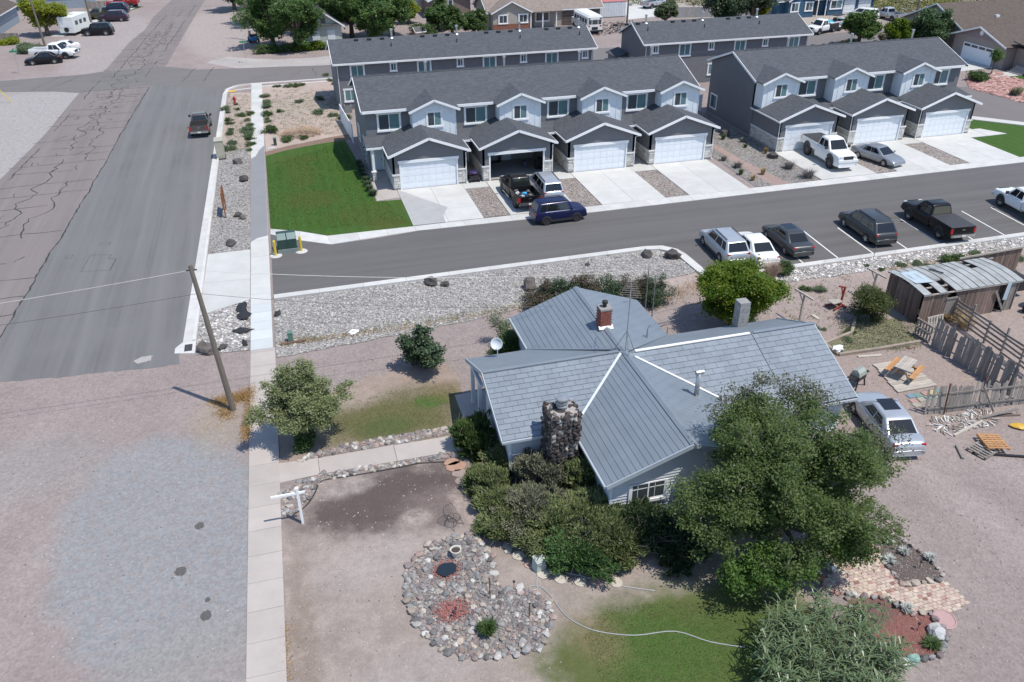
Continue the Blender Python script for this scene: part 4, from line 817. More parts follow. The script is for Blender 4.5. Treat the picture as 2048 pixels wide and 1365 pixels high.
def lights(T,L,W,zf,zr,zl=0,kind='sedan',grill=True,bump=None,pm=None):
    for y in (1,-1):
        mb=MB(); mb.box(.440*L,y*W*.30-.15,zf+zl-.06,.480*L,y*W*.30+.13,zf+zl+.06); mb.build('headlight',clearl,T)
        mb=MB(); h=.16 if kind in('suv','van','boxsuv') else .08; mb.box(-.494*L,y*W*.37-.11,zr+zl-h,-.465*L,y*W*.37+.11,zr+zl+h); mb.build('taillight',redl,T)
    if grill: mb=MB(); mb.box(.48*L,-W*.19,zf+zl-.16,.496*L,W*.19,zf+zl+.04); mb.build('grille',plastic,T)
    mb=MB(); mb.box(-.506*L,-.16,zr+zl-.34,-.497*L,.16,zr+zl-.19); mb.build('number_plate',platem,T)
    for s,nm in ((1,'front_bumper'),(-1,'rear_bumper')): mb=MB(); mb.box(min(s*.49*L,s*.505*L),-W*.38,.30+zl,max(s*.49*L,s*.505*L),W*.38,.44+zl); mb.build(nm,bump or plastic,T)
def bodymat(o):
    o.data.polygons.foreach_set('use_smooth',[True]*len(o.data.polygons)); b=o.modifiers.new('bevel','BEVEL'); b.width=.06; b.segments=3; b.limit_method='ANGLE'; b.angle_limit=.5; return o
def subd(o):
    o.data.polygons.foreach_set('use_smooth',[True]*len(o.data.polygons)); m=o.modifiers.new('round','SUBSURF'); m.levels=2; m.render_levels=2; return o
def car(name,label,cat,loc,rz,kind,L,W,H,pm,rim=None,r=.33,group=None,rails=False,sun=False,clad=False,wb=None,roofm=None):
    T=thing(name,label,cat,(loc[0],loc[1],.012),rz,group); line,gh,belt=KIND[kind]; k=(H-1.45)*.35 if kind=='sedan' else (H-1.7)*.4; wb=wb or L*.585; rim=rim or rimm
    mb=MB(); body_loft(mb,[(x,z+k) for x,z in line],L*1.015,W*1.02,.22); bo=subd(mb.build('body',pm,T))
    mb=MB(); V=green(mb,L,W,gh,belt+k,H); cb_=bodymat(mb.build('cabin',roofm or pm,T))
    pane(T,'windscreen',(V[3],V[0],V[4],V[7]),.06,.94,.08,.98); pane(T,'rear_window',(V[1],V[2],V[6],V[5]),.08,.92,.12,.95)
    cuts=((.10,.42),(.45,.72),(.75,.92)) if kind!='sedan' else ((.14,.46),(.49,.80))
    for q in ((V[0],V[1],V[5],V[4]),(V[3],V[2],V[6],V[7])):
        for a,b in cuts: pane(T,'side_window',q,a,b,.12,.92)
    for y in (1,-1):
        for x in (wb/2,-wb/2):
            n=18; mb=MB(); mb.add([(x+(r+.06)*math.cos(2*PI*j/n),y*(W/2+.004),max(.2,r+(r+.06)*math.sin(2*PI*j/n))) for j in range(n)]+[(x+(r+.06)*math.cos(2*PI*j/n),y*(W/2-.1),max(.2,r+(r+.06)*math.sin(2*PI*j/n))) for j in range(n)],[tuple(range(n)),tuple(range(2*n-1,n-1,-1))]+[(j,(j+1)%n,n+(j+1)%n,n+j) for j in range(n)]); mb.build('wheel_arch',plastic,T)
        mb=MB(); xm=gh[0]*L-.22; mb.box(xm-.05,y*W*.5-.02 if y>0 else -W*.5-.13,belt+k+.0,xm+.06,y*W*.5+.13 if y>0 else -W*.5+.02,belt+k+.13); mb.build('mirror',pm,T)
        for dx in (.02,-.20): mb=MB(); mb.box(dx*L-.09,min(y*W*.497,y*W*.512),belt+k-.14,dx*L+.09,max(y*W*.497,y*W*.512),belt+k-.11); mb.build('door_handle',pm,T)
        if rails: mb=MB(); mb.bar((gh[1]*L-.3,y*W*.32,H+.045),(gh[2]*L+.2,y*W*.32,H+.045),.035,.04); mb.build('roof_rail',plastic,T)
        if clad: mb=MB(); mb.box(-wb/2+r,min(y*W*.49,y*W*.508),.24,wb/2-r,max(y*W*.49,y*W*.508),.42); mb.build('sill_cladding',plastic,T)
    if sun: mb=MB(); mb.box(-.02*L-.3,-.42,H-.01,.05*L+.3,.42,H+.012); mb.build('sunroof',cglass,T)
    wheels(T,wb,W/2-.09,r,rim); lights(T,L,W,line[1][1]+k-.10,.84+k,0,kind); return T
def pickup(name,label,loc,rz,pm,L=5.8,W=2.0,H=1.88,r=.40,lift=0.,rim=None,bed='open',cat='pickup',group=None,crew=True,steps=False,load=False,rearb=None,bedm=None):
    T=thing(name,label,cat,(loc[0],loc[1],.012),rz,group); rim=rim or rimm; zl=lift; cabr=-.085 if crew else .02
    line=[(.5,.62),(.492,.95),(.455,1.08),(.27,1.17),(.05,1.16),(cabr,1.16)]; mb=MB(); body_loft(mb,line+[(cabr-.001,1.16)],L*1.01,W*1.02,.40,zl); subd(mb.build('body',pm,T))
    mb=MB(); V=green(mb,L,W,(.255,.135,cabr+.035,cabr+.004),1.16,H,zl); bodymat(mb.build('cabin',pm,T))
    pane(T,'windscreen',(V[3],V[0],V[4],V[7]),.06,.94,.08,.97); pane(T,'rear_window',(V[1],V[2],V[6],V[5]),.08,.92,.15,.92)
    for q in ((V[0],V[1],V[5],V[4]),(V[3],V[2],V[6],V[7])):
        for a,b in (((.14,.52),(.56,.90)) if crew else ((.18,.85),)): pane(T,'side_window',q,a,b,.12,.9)
    x0,x1=-.5*L,cabr*L-.03; bm_=bedm or pm
    for y in (1,-1):
        mb=MB(); mb.box(x0,min(y*(W/2-.11),y*W/2*.985),.52+zl,x1,max(y*(W/2-.11),y*W/2*.985),1.22+zl); bodymat(mb.build('bed_side',bm_,T))
    mb=MB(); mb.box(x0,-W/2+.12,.56+zl,x0+.07,W/2-.12,1.2+zl); tg=mb.build('tailgate',bm_,T); mb=MB(); mb.box(x0-.008,-.12,1.0+zl,x0-.001,.12,1.07+zl); mb.build('badge',chrome,tg)
    mb=MB(); mb.box(x0+.07,-W/2+.11,.6+zl,x1,W/2-.11,.74+zl); mb.build('bed_floor',plastic,T); mb=MB(); mb.box(x1-.06,-W/2+.11,.74+zl,x1,W/2-.11,1.2+zl); mb.build('bed_front',bm_,T)
    if bed=='cover': mb=MB(); mb.box(x0+.02,-W/2+.06,1.222+zl,x1,W/2-.06,1.255+zl); mb.build('tonneau_cover',M('tonneau_vinyl',(.045,.045,.048),.6,.1,3),T)
    wb=.605*L
    for y in (1,-1):
        for x in (wb/2,-wb/2):
            n=18; R_=r+.09; mb=MB(); mb.add([(x+R_*math.cos(2*PI*j/n),yy,max(.35+zl*.6,r+.03+zl*.5+R_*math.sin(2*PI*j/n))) for yy in (y*(W/2+.006),y*(W/2-.12)) for j in range(n)],[tuple(range(n)),tuple(range(2*n-1,n-1,-1))]+[(j,(j+1)%n,n+(j+1)%n,n+j) for j in range(n)]); mb.build('wheel_arch',plastic,T)
        mb=MB(); xm=.20*L; mb.box(xm-.06,y*W*.5-.02 if y>0 else -W*.5-.2,1.2+zl,xm+.08,y*W*.5+.2 if y>0 else -W*.5+.02,1.42+zl); mb.build('mirror',plastic,T)
        if steps: mb=MB(); mb.bar((.2*L,y*(W/2+.06),.42+zl),(-.1*L,y*(W/2+.06),.42+zl),.1,.06); mb.build('step_bar',chrome,T)
        mb=MB(); mb.box(x0-.01,y*(W/2-.1)-.09,.78+zl,x0+.06,y*(W/2-.1)+.09,1.16+zl); mb.build('taillight',redl,T); mb=MB(); mb.box(.468*L,y*W*.31-.15,.82+zl,.498*L,y*W*.31+.15,1.0+zl); mb.build('headlight',clearl,T)
    mb=MB(); mb.box(.488*L,-W*.22,.72+zl,.503*L,W*.22,1.02+zl); mb.build('grille',plastic,T); mb=MB(); mb.box(.485*L,-W*.46,.5+zl,.512*L,W*.46,.7+zl); mb.build('front_bumper',rearb or chrome,T)
    mb=MB(); mb.box(-.525*L,-W*.46,.52+zl,-.502*L,W*.46,.7+zl); rbm=mb.build('rear_bumper',rearb or chrome,T); mb=MB(); mb.box(-.53*L,-.16,.55+zl,-.5255*L,.16,.68+zl); mb.build('number_plate',platem,rbm)
    wheels(T,wb,W/2-.13,r,rim,.28); return T
def wheelpair(rear, front, W, side):
    """centre and heading from the ground contacts of the two wheels in view; side +1 if they are on the car's left"""
    a=G(*rear); b=G(*front); d=(b-a).normalized(); n=Vector((-d.y,d.x,0)); c=(a+b)/2-n*side*(W/2-.1); return (c.x,c.y),math.atan2(d.y,d.x)
blk=paint('black_paint',(.010,.010,.011)); wht=paint('white_paint',(.74,.75,.74)); slv=paint('silver_paint',(.34,.36,.38),.3,.55); slv2=paint('pale_silver_paint',(.46,.49,.52),.3,.45); dgr=paint('dark_grey_paint',(.055,.06,.063),.3,.3); blu=paint('blue_paint',(.005,.009,.058),.28,.2); brn=paint('brown_grey_paint',(.10,.088,.08),.35,.3); grn=paint('olive_paint',(.05,.05,.035),.35); purp=paint('dark_purple_paint',(.03,.012,.025)); redp=paint('red_paint',(.30,.02,.018)); gun=paint('gunmetal_paint',(.085,.09,.092),.3,.5)
tp=pickup('pickup_truck','black pickup with open loaded bed before the open garage',(18.25,63.2),PI/2+.02,blk,5.9,2.0,1.92,.42,.12,rimd,steps=True)
car('minivan','silver minivan beside the black pickup on the second driveway','minivan',(20.75,63.9),PI/2-.02,'van',5.1,1.95,1.76,slv2,r=.33,rails=True)
car('compact_suv','dark blue compact off-roader standing on the road edge behind the black pickup','car',(19.98,58.2),.035,'boxsuv',4.25,1.82,1.72,blu,rimd,.36,rails=True,clad=True)
c_,a_=wheelpair((1645,306),(1698,337),2.05,1); pickup('pickup_truck','lifted white pickup with black wheels on the driveway of the three-unit row',(c_[0],c_[1]),a_,wht,6.5,2.12,1.98,.54,.44,rimd,'cover',rearb=wht)
c_,a_=wheelpair((1742,312),(1787,327),1.86,1); car('sedan','grey-silver sedan on the driveway beside the lifted white pickup','car',c_,a_,'sedan',4.86,1.86,1.47,slv,r=.34)
c_,a_=wheelpair((1444,527),(1405,490),1.88,1); car('suv','silver roof-railed estate off-roader parked at the rounded kerb end','car',c_,1.50,'suv',5.0,1.95,1.74,slv2,r=.36,rails=True,clad=True)
car('sedan','white sedan parked between the silver and the dark grey cars','car',(31.35,48.05),1.49,'sedan',5.2,1.9,1.54,wht,r=.33)
car('sedan','dark grey sedan with sunroof parked right of the white sedan','car',(34.6,48.75),1.49,'sedan',5.0,1.86,1.52,gun,r=.33,sun=True)
c_,a_=wheelpair((1736,487),(1686,455),1.93,1); car('suv','black-grey three-row off-roader parked alone between empty bays','car',c_,1.49,'suv',5.2,1.98,1.8,dgr,r=.37,rails=True)
c_,a_=wheelpair((1884,479),(1812,441),2.03,1); pickup('pickup_truck','black pickup with covered bed parked in the marked bays',c_,1.5,blk,6.2,2.08,1.95,.44,.1,rimm,'cover')
c_,a_=wheelpair((2062,445),(2000,416),2.02,1); pickup('pickup_truck','white pickup cut off by the right edge of the parking bays',c_,1.47,wht,5.9,2.02,1.92,.44,.1,rimm)
car('sedan','pale silver sedan parked on the gravel beside the old house','car',(27.1,27.5),1.38,'sedan',4.95,1.86,1.53,slv2,r=.33,sun=True)
pickup('pickup_truck','brown-grey pickup parked at the street kerb beside the weedy verge',(-8.15,91.2),PI/2-.01,brn,5.4,1.9,1.78,.36,.0,rimm,rearb=chrome)
# cars on the gravel at the far left
c_,a_=wheelpair((106.6,128.5),(70.4,131.3),1.8,1); car('sedan','black sedan nearest the green street sign at far left','car',c_,a_,'sedan',4.6,1.8,1.46,blk)
c_,a_=wheelpair((78,119.5),(134,119),2.0,-1); pickup('pickup_truck','white crew-cab pickup behind the black sedan at far left',c_,a_,wht,6.2,2.0,1.95,.42,.1)
c_,a_=wheelpair((140,103),(107,104),1.75,1); car('coupe','low white car half hidden behind the white crew-cab pickup','car',c_,a_,'sedan',4.5,1.75,1.36,wht)
c_,a_=wheelpair((210,72),(180,73),1.85,1); car('suv','black boxy off-roader hitched end to end with the white camper','car',c_,a_,'boxsuv',4.6,1.85,1.82,blk,r=.38)
c_,a_=wheelpair((240,44),(212.6,45),1.88,1); car('suv','dark purple-black off-roader beyond the camper','car',c_,a_,'suv',4.8,1.88,1.72,purp)
c_,a_=wheelpair((216,42),(192,42.5),1.9,1); pickup('pickup_truck','olive pickup half hidden behind the purple-black off-roader',(c_[0]-.6,c_[1]+1.2),a_,grn,5.4,1.9,1.8,.38)
c_,a_=wheelpair((240,27),(218,27.5),1.85,1); car('suv','dark blue off-roader in the row of cars at the upper left','car',c_,a_,'suv',4.7,1.85,1.7,paint('navy_paint',(.012,.016,.04)))
c_,a_=wheelpair((257,17),(233,17.5),1.95,1); pickup('pickup_truck','red pickup with a white door, farthest of the left-hand cars',c_,a_,redp,5.6,1.95,1.85,.42,.1)
# far right beyond the rows
c_,a_=wheelpair((1729.6,40),(1709.7,37.5),1.95,1); car('minivan','white minivan in front of the blue house','minivan',c_,a_,'van',5.0,1.95,1.75,wht)
c_,a_=wheelpair((1778.4,42),(1757.5,37.3),1.98,1); pickup('pickup_truck','light silver pickup right of the white minivan',c_,a_,slv2,5.6,1.98,1.85,.4)
c_,a_=wheelpair((1702,51),(1735,52),1.8,-1); car('sedan','black car half hidden behind the round roadside tree','car',c_,a_,'sedan',4.7,1.8,1.45,blk)
fb=pickup('flatbed_truck','white crew-cab flatbed truck with blue cargo towing the boat',G(1642,66)[:2],PI+.35,wht,5.9,2.0,1.95,.42,.12,cat='truck',bedm=plastic)
pickup('pickup_truck','silver pickup on the paved drive at the top beyond the rows',(G(1308,15).x,G(1308,15).y),.45,slv2,5.6,1.95,1.85,.4)
car('sedan','white car just visible in the gap between the two rear rows','car',(38.6,101.5),PI/2,'sedan',4.5,1.8,1.45,wht)
# ================================================================ VEGETATION
import numpy as np
bark=M('bark_brown',(.11,.085,.065),.95,.25,6,40,.6); barkg=M('bark_grey',(.20,.18,.16),.95,.25,6,40,.6); twig=M('dry_twig',(.26,.22,.18),.95,.2,8)
def leaf_mesh(name, P, size, mat, rng, aspect=.55, flat=.35, dirs=None, cup=.12):
    """one mesh of many separate four-sided leaves"""
    n=len(P); a=rng.normal(size=(n,3)) if dirs is None else dirs+rng.normal(size=(n,3))*.35
    a[:,2]*=flat if dirs is None else 1; a/=np.linalg.norm(a,axis=1)[:,None]+1e-9
    r=rng.normal(size=(n,3))*.55; r+=np.array([.25,-.25,.9]); b=np.cross(a,r); b/=np.linalg.norm(b,axis=1)[:,None]+1e-9; c=np.cross(a,b)
    s=(size*rng.uniform(.65,1.3,n))[:,None]; V=np.empty((n,4,3)); V[:,0]=P-a*s*.5; V[:,1]=P+b*s*aspect*.5+c*s*cup; V[:,2]=P+a*s*.5; V[:,3]=P-b*s*aspect*.5+c*s*cup
    me=bpy.data.meshes.new(name); me.vertices.add(n*4); me.vertices.foreach_set('co',V.reshape(-1)); me.loops.add(n*4); me.loops.foreach_set('vertex_index',np.arange(n*4,dtype=np.int32)); me.polygons.add(n); me.polygons.foreach_set('loop_start',np.arange(0,n*4,4,dtype=np.int32))
    try: me.polygons.foreach_set('loop_total',np.full(n,4,dtype=np.int32))
    except Exception: pass
    me.materials.append(mat); me.update(calc_edges=True); me.validate(); return me
def clump_points(clumps, sub, per, subr, rng, shell=.55, squash=.75, dens=2.0):
    """leaf sites: every clump is an ellipsoid filled with small tufts, denser to its skin"""
    out=[]
    for (x,y,z,rx,ry,rz,k) in clumps:
        ns=max(3,int(sub*k)); d=rng.normal(size=(ns,3)); d/=np.linalg.norm(d,axis=1)[:,None]; rad=(shell+(1-shell)*rng.random(ns))**.7*(1+rng.normal(size=ns)*.15)
        c=d*rad[:,None]*np.array([rx,ry,rz])+np.array([x,y,z]); npr=np.maximum(2,(dens*per*rng.uniform(.4,1.6,ns)).astype(int))
        q=np.repeat(c,npr,axis=0); q=q+rng.normal(size=q.shape)*subr*np.array([1,1,squash]); out.append(q)
    P=np.concatenate(out); return P[P[:,2]>.03]
def branches(mb, base, clumps, r0, rng, fork=.35, n=6, lean=(0,0)):
    b=np.array(base,float); zmid=max(.3,np.mean([c[2] for c in clumps])*fork)
    top=b+np.array([lean[0],lean[1],zmid]); mb.tube([tuple(b),tuple(b*.5+top*.5+rng.normal(size=3)*.05*np.array([1,1,0])),tuple(top)],[r0*1.25,r0,r0*.85],8)
    for (x,y,z,rx,ry,rz,k) in clumps:
        e=np.array([x,y,z]); m=top*.45+e*.55+rng.normal(size=3)*.12; m[2]=max(m[2],top[2]); mb.tube([tuple(top),tuple(m),tuple(e)],[r0*.6,r0*.35,r0*.16],5,cap=False)
        for j in range(n):
            d=rng.normal(size=3); d/=np.linalg.norm(d); t=e+d*np.array([rx,ry,rz])*rng.uniform(.6,1.0); t[2]=max(.05,t[2]); mb.tube([tuple(m*.4+e*.6),tuple(e*.4+t*.6+rng.normal(size=3)*.08),tuple(t)],[r0*.2,r0*.1,r0*.03],4,cap=False)
def tree(name,label,cat,loc,clumps,sub,per,subr,leaf,mat,r0=.14,seed=1,bk=None,aspect=.55,group=None,fork=.35,shell=.5,nbr=6,flat=.6,lean=(0,0),dens=2.):
    rng=np.random.default_rng(seed); T=thing(name,label,cat,(loc[0],loc[1],0),0,group); mb=MB(); branches(mb,(0,0,0),clumps,r0,rng,fork,nbr,lean); mb.build('trunk',bk or bark,T)
    P=clump_points(clumps,sub,per,subr,rng,shell,dens=dens); obj('crown',leaf_mesh('crown',P,leaf,mat,rng,aspect,flat),T); return T
def ball(cx,cy,cz,r,h,n,seed,lump=.45,k=1.,zmin=.2):
    """n lumps arranged through an ellipsoid crown"""
    rng=np.random.default_rng(seed); o=[]
    for i in range(n):
        d=rng.normal(size=3); d/=np.linalg.norm(d); t=rng.uniform(.35,.78)
        p=d*t*np.array([r,r,h]); o.append((cx+p[0],cy+p[1],max(zmin,cz+p[2]),r*lump*rng.uniform(.75,1.2),r*lump*rng.uniform(.75,1.2),h*lump*rng.uniform(.7,1.1),k))
    return o
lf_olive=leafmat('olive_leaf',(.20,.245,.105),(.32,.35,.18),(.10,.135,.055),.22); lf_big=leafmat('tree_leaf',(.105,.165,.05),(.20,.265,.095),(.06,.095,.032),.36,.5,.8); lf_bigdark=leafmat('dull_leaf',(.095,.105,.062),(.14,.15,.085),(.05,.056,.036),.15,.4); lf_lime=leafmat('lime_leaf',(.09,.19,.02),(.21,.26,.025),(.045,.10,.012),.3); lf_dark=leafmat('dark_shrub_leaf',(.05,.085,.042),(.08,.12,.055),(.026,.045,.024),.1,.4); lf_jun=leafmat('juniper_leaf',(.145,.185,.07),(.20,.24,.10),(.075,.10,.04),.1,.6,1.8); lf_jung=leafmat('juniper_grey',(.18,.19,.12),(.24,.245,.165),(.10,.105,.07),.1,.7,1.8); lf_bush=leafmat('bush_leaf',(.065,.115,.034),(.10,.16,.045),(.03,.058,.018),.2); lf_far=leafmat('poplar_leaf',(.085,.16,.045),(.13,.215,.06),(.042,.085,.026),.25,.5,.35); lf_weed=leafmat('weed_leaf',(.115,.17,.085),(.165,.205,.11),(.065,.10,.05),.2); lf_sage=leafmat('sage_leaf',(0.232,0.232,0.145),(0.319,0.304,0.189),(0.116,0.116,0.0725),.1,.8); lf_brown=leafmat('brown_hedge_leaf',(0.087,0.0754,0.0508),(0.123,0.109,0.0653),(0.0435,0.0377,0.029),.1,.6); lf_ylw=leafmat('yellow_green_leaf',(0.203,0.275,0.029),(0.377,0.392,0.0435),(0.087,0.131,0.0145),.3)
# front tree by the pavement
cl=ball(0,0,2.6,2.1,1.5,22,23,.27,1.)+[(-.5,.3,4.0,.35,.35,.6,.7),(.5,.2,4.1,.35,.35,.65,.7),(0,0,3.9,.4,.4,.6,.7),(2.2,0,2.8,.45,.4,.5,.6),(-2.1,0,2.1,.5,.4,.4,.6),(-1.2,.2,3.3,.4,.4,.55,.6)]
tree('olive_tree','rounded pale olive-green tree standing at the pavement edge','tree',(-1.05,34.4),cl,26,26,.13,.115,lf_olive,.17,3,bark,.5,shell=.4,dens=2.4)
tree('root_suckers','leafy green shoots round the foot of the pavement tree','shrub',(-1.05,34.1),ball(0,0,.45,.55,.55,5,8,.5),16,22,.1,.12,lf_bush,.04,5)
tree('dark_shrub','rounded dark purple-green shrub standing alone on the side yard','shrub',(5.85,39.5),ball(0,0,1.35,1.35,1.35,9,4,.45,1.)+[(.0,.1,2.3,.4,.4,.5,.7),(-.9,0,1.9,.4,.4,.4,.6)],18,26,.13,.15,lf_dark,.07,6,bark,.7,fork=.25)
# the big tree beside the house
cl=ball(-.1,.3,3.8,5.0,2.7,60,21,.19,1.)+[(3.9,.2,3.4,1.,.9,.6,.8),(5.2,.5,3.1,.9,.7,.4,.5),(4.5,1.4,3.4,.8,.8,.5,.5),(-3.9,.0,3.2,1.,.9,.7,.9),(-3.4,-1.0,2.6,.9,.8,.7,.8),(-1.0,-2.6,2.4,1.,.8,.7,.9),(1.6,-2.4,2.5,1.,.8,.7,.9),(0,2.9,5.3,1.2,.9,.8,.9),(1.8,2.8,5.0,1.1,.9,.8,.8),(0,0,5.9,1.3,1.2,.7,.9),(1.5,.6,5.6,1.1,1.,.7,.8),(-1.5,.8,5.4,1.1,1.,.7,.8)]
BT=tree('shade_tree','broad dense green tree shading the ground beside the old house','tree',(17.4,21.6),cl,30,30,.18,.125,lf_big,.24,12,barkg,.55,fork=.42,nbr=6,dens=2.1,shell=.3)
rng=np.random.default_rng(77); P=clump_points([(.6,3.4,5.6,1.7,1.0,1.0,1.),(2.3,3.2,5.3,1.2,.9,.9,.8),(-.9,3.2,5.2,1.1,.8,.8,.7),(4.9,1.0,4.0,1.1,.8,.6,.6),(3.2,3.0,5.0,.8,.7,.8,.5)],34,24,.2,rng,.3); obj('upper_crown',leaf_mesh('upper_crown',P,.12,lf_bigdark,rng,.5,.6),BT)
lowc=[(-1.9,-2.2,1.7,1.3,1.0,.75,1.3),(-2.7,-1.8,1.1,.7,.7,.6,.8),(1.3,-2.1,1.8,1.1,1.0,.9,1.1),(-.9,-2.4,1.5,.8,.8,.5,.8)]
rng=np.random.default_rng(78); P=clump_points(lowc,40,44,.2,rng,.4); obj('lower_boughs',leaf_mesh('lower_boughs',P,.13,leafmat('bright_leaf',(.09,.18,.04),(.14,.235,.055),(.045,.095,.02),.3),rng,.55,.6),BT)
# junipers hugging the house
def juniper(label,u,v,r,h,seed,mat=lf_jun,n=9,k=1.,dz=0):
    p=G(u,v); rng=np.random.default_rng(seed); T=thing('juniper',label,'shrub',(p.x,p.y,0),0,'spreading junipers by the old house'); cl=ball(0,0,h*.42,r*1.05,h*.55,n*2,seed,.36,k); mb=MB(); branches(mb,(0,0,0),cl,.07,rng,.2,7); mb.build('stems',barkg,T)
    P=clump_points(cl,24,26,.09,rng,.45,.6); d=P-np.array([0,0,-.5]); d/=np.linalg.norm(d,axis=1)[:,None]; obj('foliage',leaf_mesh('foliage',P,.19,mat,rng,.28,.5,dirs=d),T); 
    tw=MB()
    for j in range(150):
        q=P[rng.integers(len(P))]; e=q+rng.normal(size=3)*.3; tw.tube([tuple(q*.7),tuple(q),tuple(e)],[.014,.009,.004],3,cap=False)
    tw.build('bare_twigs',twig,T)
juniper('dark leafy juniper squeezed beside the porch gable',952,905,1.25,2.1,31,lf_bush,10)
juniper('low green juniper at the corner of the gable wall',978,985,1.35,1.5,32,n=11)
juniper('tall juniper rising against the lava rock chimney',1092,975,1.5,2.5,33,lf_jung,12)
juniper('broad grey-green juniper in front of the rock chimney',1062,1040,1.8,1.6,34,lf_jung,13)
juniper('wide dark green juniper below the gable window, left of the two',1165,1065,2.0,1.7,35,lf_jun,14)
juniper('lowest green juniper beside the stepping stones',1160,1120,1.7,1.25,36,leafmat('juniper_fresh',(.07,.15,.05),(.11,.19,.06),(.035,.075,.022),.1,.6,1.8),12)
juniper('tall juniper against the west wall of the south wing',1165,985,1.3,2.3,40,lf_jun,11)
juniper('juniper filling the gap below the chimney junipers',1105,1075,1.7,1.4,42,lf_jun,12)
juniper('juniper between the wide one and the shaded shrubs',1215,1090,1.6,1.5,43,lf_jun,12)
juniper('juniper spilling over the path edge below the corner junipers',1010,1062,1.2,1.0,44,lf_jun,9)
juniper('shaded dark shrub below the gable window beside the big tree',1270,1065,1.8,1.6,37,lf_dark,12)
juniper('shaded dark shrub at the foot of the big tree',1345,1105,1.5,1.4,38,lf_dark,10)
juniper('small juniper beside the west corner board',1010,945,1.1,1.6,39,lf_jun,8)
juniper('green juniper between the corner and the chimney junipers',1010,1020,1.3,1.3,41,lf_jun,9)
# other garden trees
tree('lime_tree','round yellow-green tree behind the east wing of the house','tree',(24.9,39.2),ball(0,0,2.4,3.0,1.9,30,9,.24,1.),34,36,.2,.15,lf_lime,.15,10,bark,.6,dens=1.7)
rng=np.random.default_rng(5)
tree('side_shrub','green shrub behind the satellite dish','shrub',tuple(G(1008,712))[:2],ball(0,0,.8,1.1,.9,7,14,.5),24,30,.14,.12,lf_bush,.05,15)
tree('sparse_shrub','pale sparse shrub rising behind the satellite dish','shrub',tuple(G(1000,690))[:2],ball(0,0,1.2,.7,1.0,5,16,.5,.6),16,14,.16,.10,lf_weed,.04,17)
for i,(u,v) in enumerate(((1075,612),(1120,606),(1170,602),(1220,599),(1265,600),(1310,602))):
    p=G(u,v); tree('hedge_bush','brownish hedge bush behind the north wing, %s from its left end'%('first','second','third','fourth','fifth','sixth')[i],'shrub',(p.x,p.y),ball(0,0,.75,1.25,.8,6,40+i,.5)+[(rng.uniform(-.8,.8),0,1.5,.25,.25,.45,.4),(rng.uniform(-.8,.8),0,1.4,.2,.2,.4,.3)],20,24,.15,.11,lf_brown if i%2==0 else lf_dark,.05,50+i,twig,.5,'bushes of the hedge behind the north wing',.2)
p=G(1735,640); tree('shed_bush','leafy olive bush beside the left end of the board shed','shrub',(p.x,p.y),ball(0,0,1.15,1.45,1.15,10,61,.45),26,28,.16,.11,leafmat('wild_leaf',(.065,.09,.022),(.10,.12,.03),(.03,.045,.012),.2),.06,62,twig,.5)
p=G(1567,552); tree('kerb_shrub','small dense green shrub below the white sedan','shrub',(p.x,p.y),ball(0,0,.5,.65,.55,5,63,.5),20,26,.1,.1,lf_bush,.04,64)
p=G(1540,560); 
def tuft(name,label,loc,n,h,r,mat,seed,cat='grass',group=None,w=.02,spread=1.,parent=None):
    """upright blades leaning out of a root"""
    rng=np.random.default_rng(seed); mb=MB()
    for j in range(n):
        a=rng.uniform(0,6.283); rr_=r*math.sqrt(rng.random())*.35; b=Vector((rr_*math.cos(a),rr_*math.sin(a),0)); hh=h*rng.uniform(.5,1.1); le=r*rng.uniform(.3,1.)*spread; a2=a+rng.normal()*.4; d=Vector((math.cos(a2),math.sin(a2),0)); s=Vector((-d.y,d.x,0))*w*.5*rng.uniform(.7,1.3)
        m=b+d*le*.35+Vector((0,0,hh*.65)); t=b+d*le+Vector((0,0,hh*rng.uniform(.75,1.)))
        mb.add([b-s,b+s,m+s,m-s,t],[(0,1,2,3),(3,2,4)])
    o=mb.build(name,mat,parent,loc=loc); 
    if parent is None: tag(o,label,cat,group)
    return o
strawm=leafmat('dry_straw',(.42,.30,.14),(.52,.40,.22),(.25,.17,.08),.15,.8); strawo=leafmat('orange_straw',(.38,.24,.09),(.46,.31,.14),(.22,.13,.05),.15,.8); greyg=leafmat('grey_shrub',(.20,.19,.17),(.27,.25,.23),(.12,.11,.10),.1,.9); greeng=leafmat('blade_green',(.06,.11,.03),(.10,.15,.04),(.03,.06,.015),.2)
tuft('tall_grass','tall pinkish dry grass behind the white sedan',(p.x,p.y,0),420,1.5,.8,leafmat('pink_straw',(.40,.29,.22),(.50,.38,.30),(.26,.18,.13),.2,.8),65)
# ornamental clumps between the rows
for i,(u,v,h,r,m,lb) in enumerate(((1447,322,.55,.45,greyg,'grey-green clump nearest the last driveway of the open-garage row'),(1475,336,.6,.6,greyg,'second grey clump along the planted strip'),(1481,350,.6,.35,greeng,'yellow-green grass clump low in the planted strip'),(1505,362,.6,.35,strawm,'straw-coloured grass clump nearest the gutter'),(1525,350,.75,.4,strawm,'tall straw-coloured grass clump beside the bed path'),(1577,338,.75,.75,greyg,'large grey shrub beside the first driveway of the three-unit row'),(1615,356,.9,.95,greyg,'largest grey twiggy shrub at the gutter corner'),(1531,308,.7,.3,strawo,'orange-brown grass clump beside the dark boulder'),(1446,280,.6,.35,greeng,'yellow grass clump in the shade edge between the rows'),(1485,285,.5,.45,greyg,'grey clump half in the gable shadow'),(1490,296,.4,.3,greeng,'small green clump in the planted strip'))):
    q=G(u,v); tuft('bed_plant',lb,(q.x,q.y,.03),260 if r>.5 else 150,h,r,m,70+i,'plant','plants in the bed between the rows',.025)
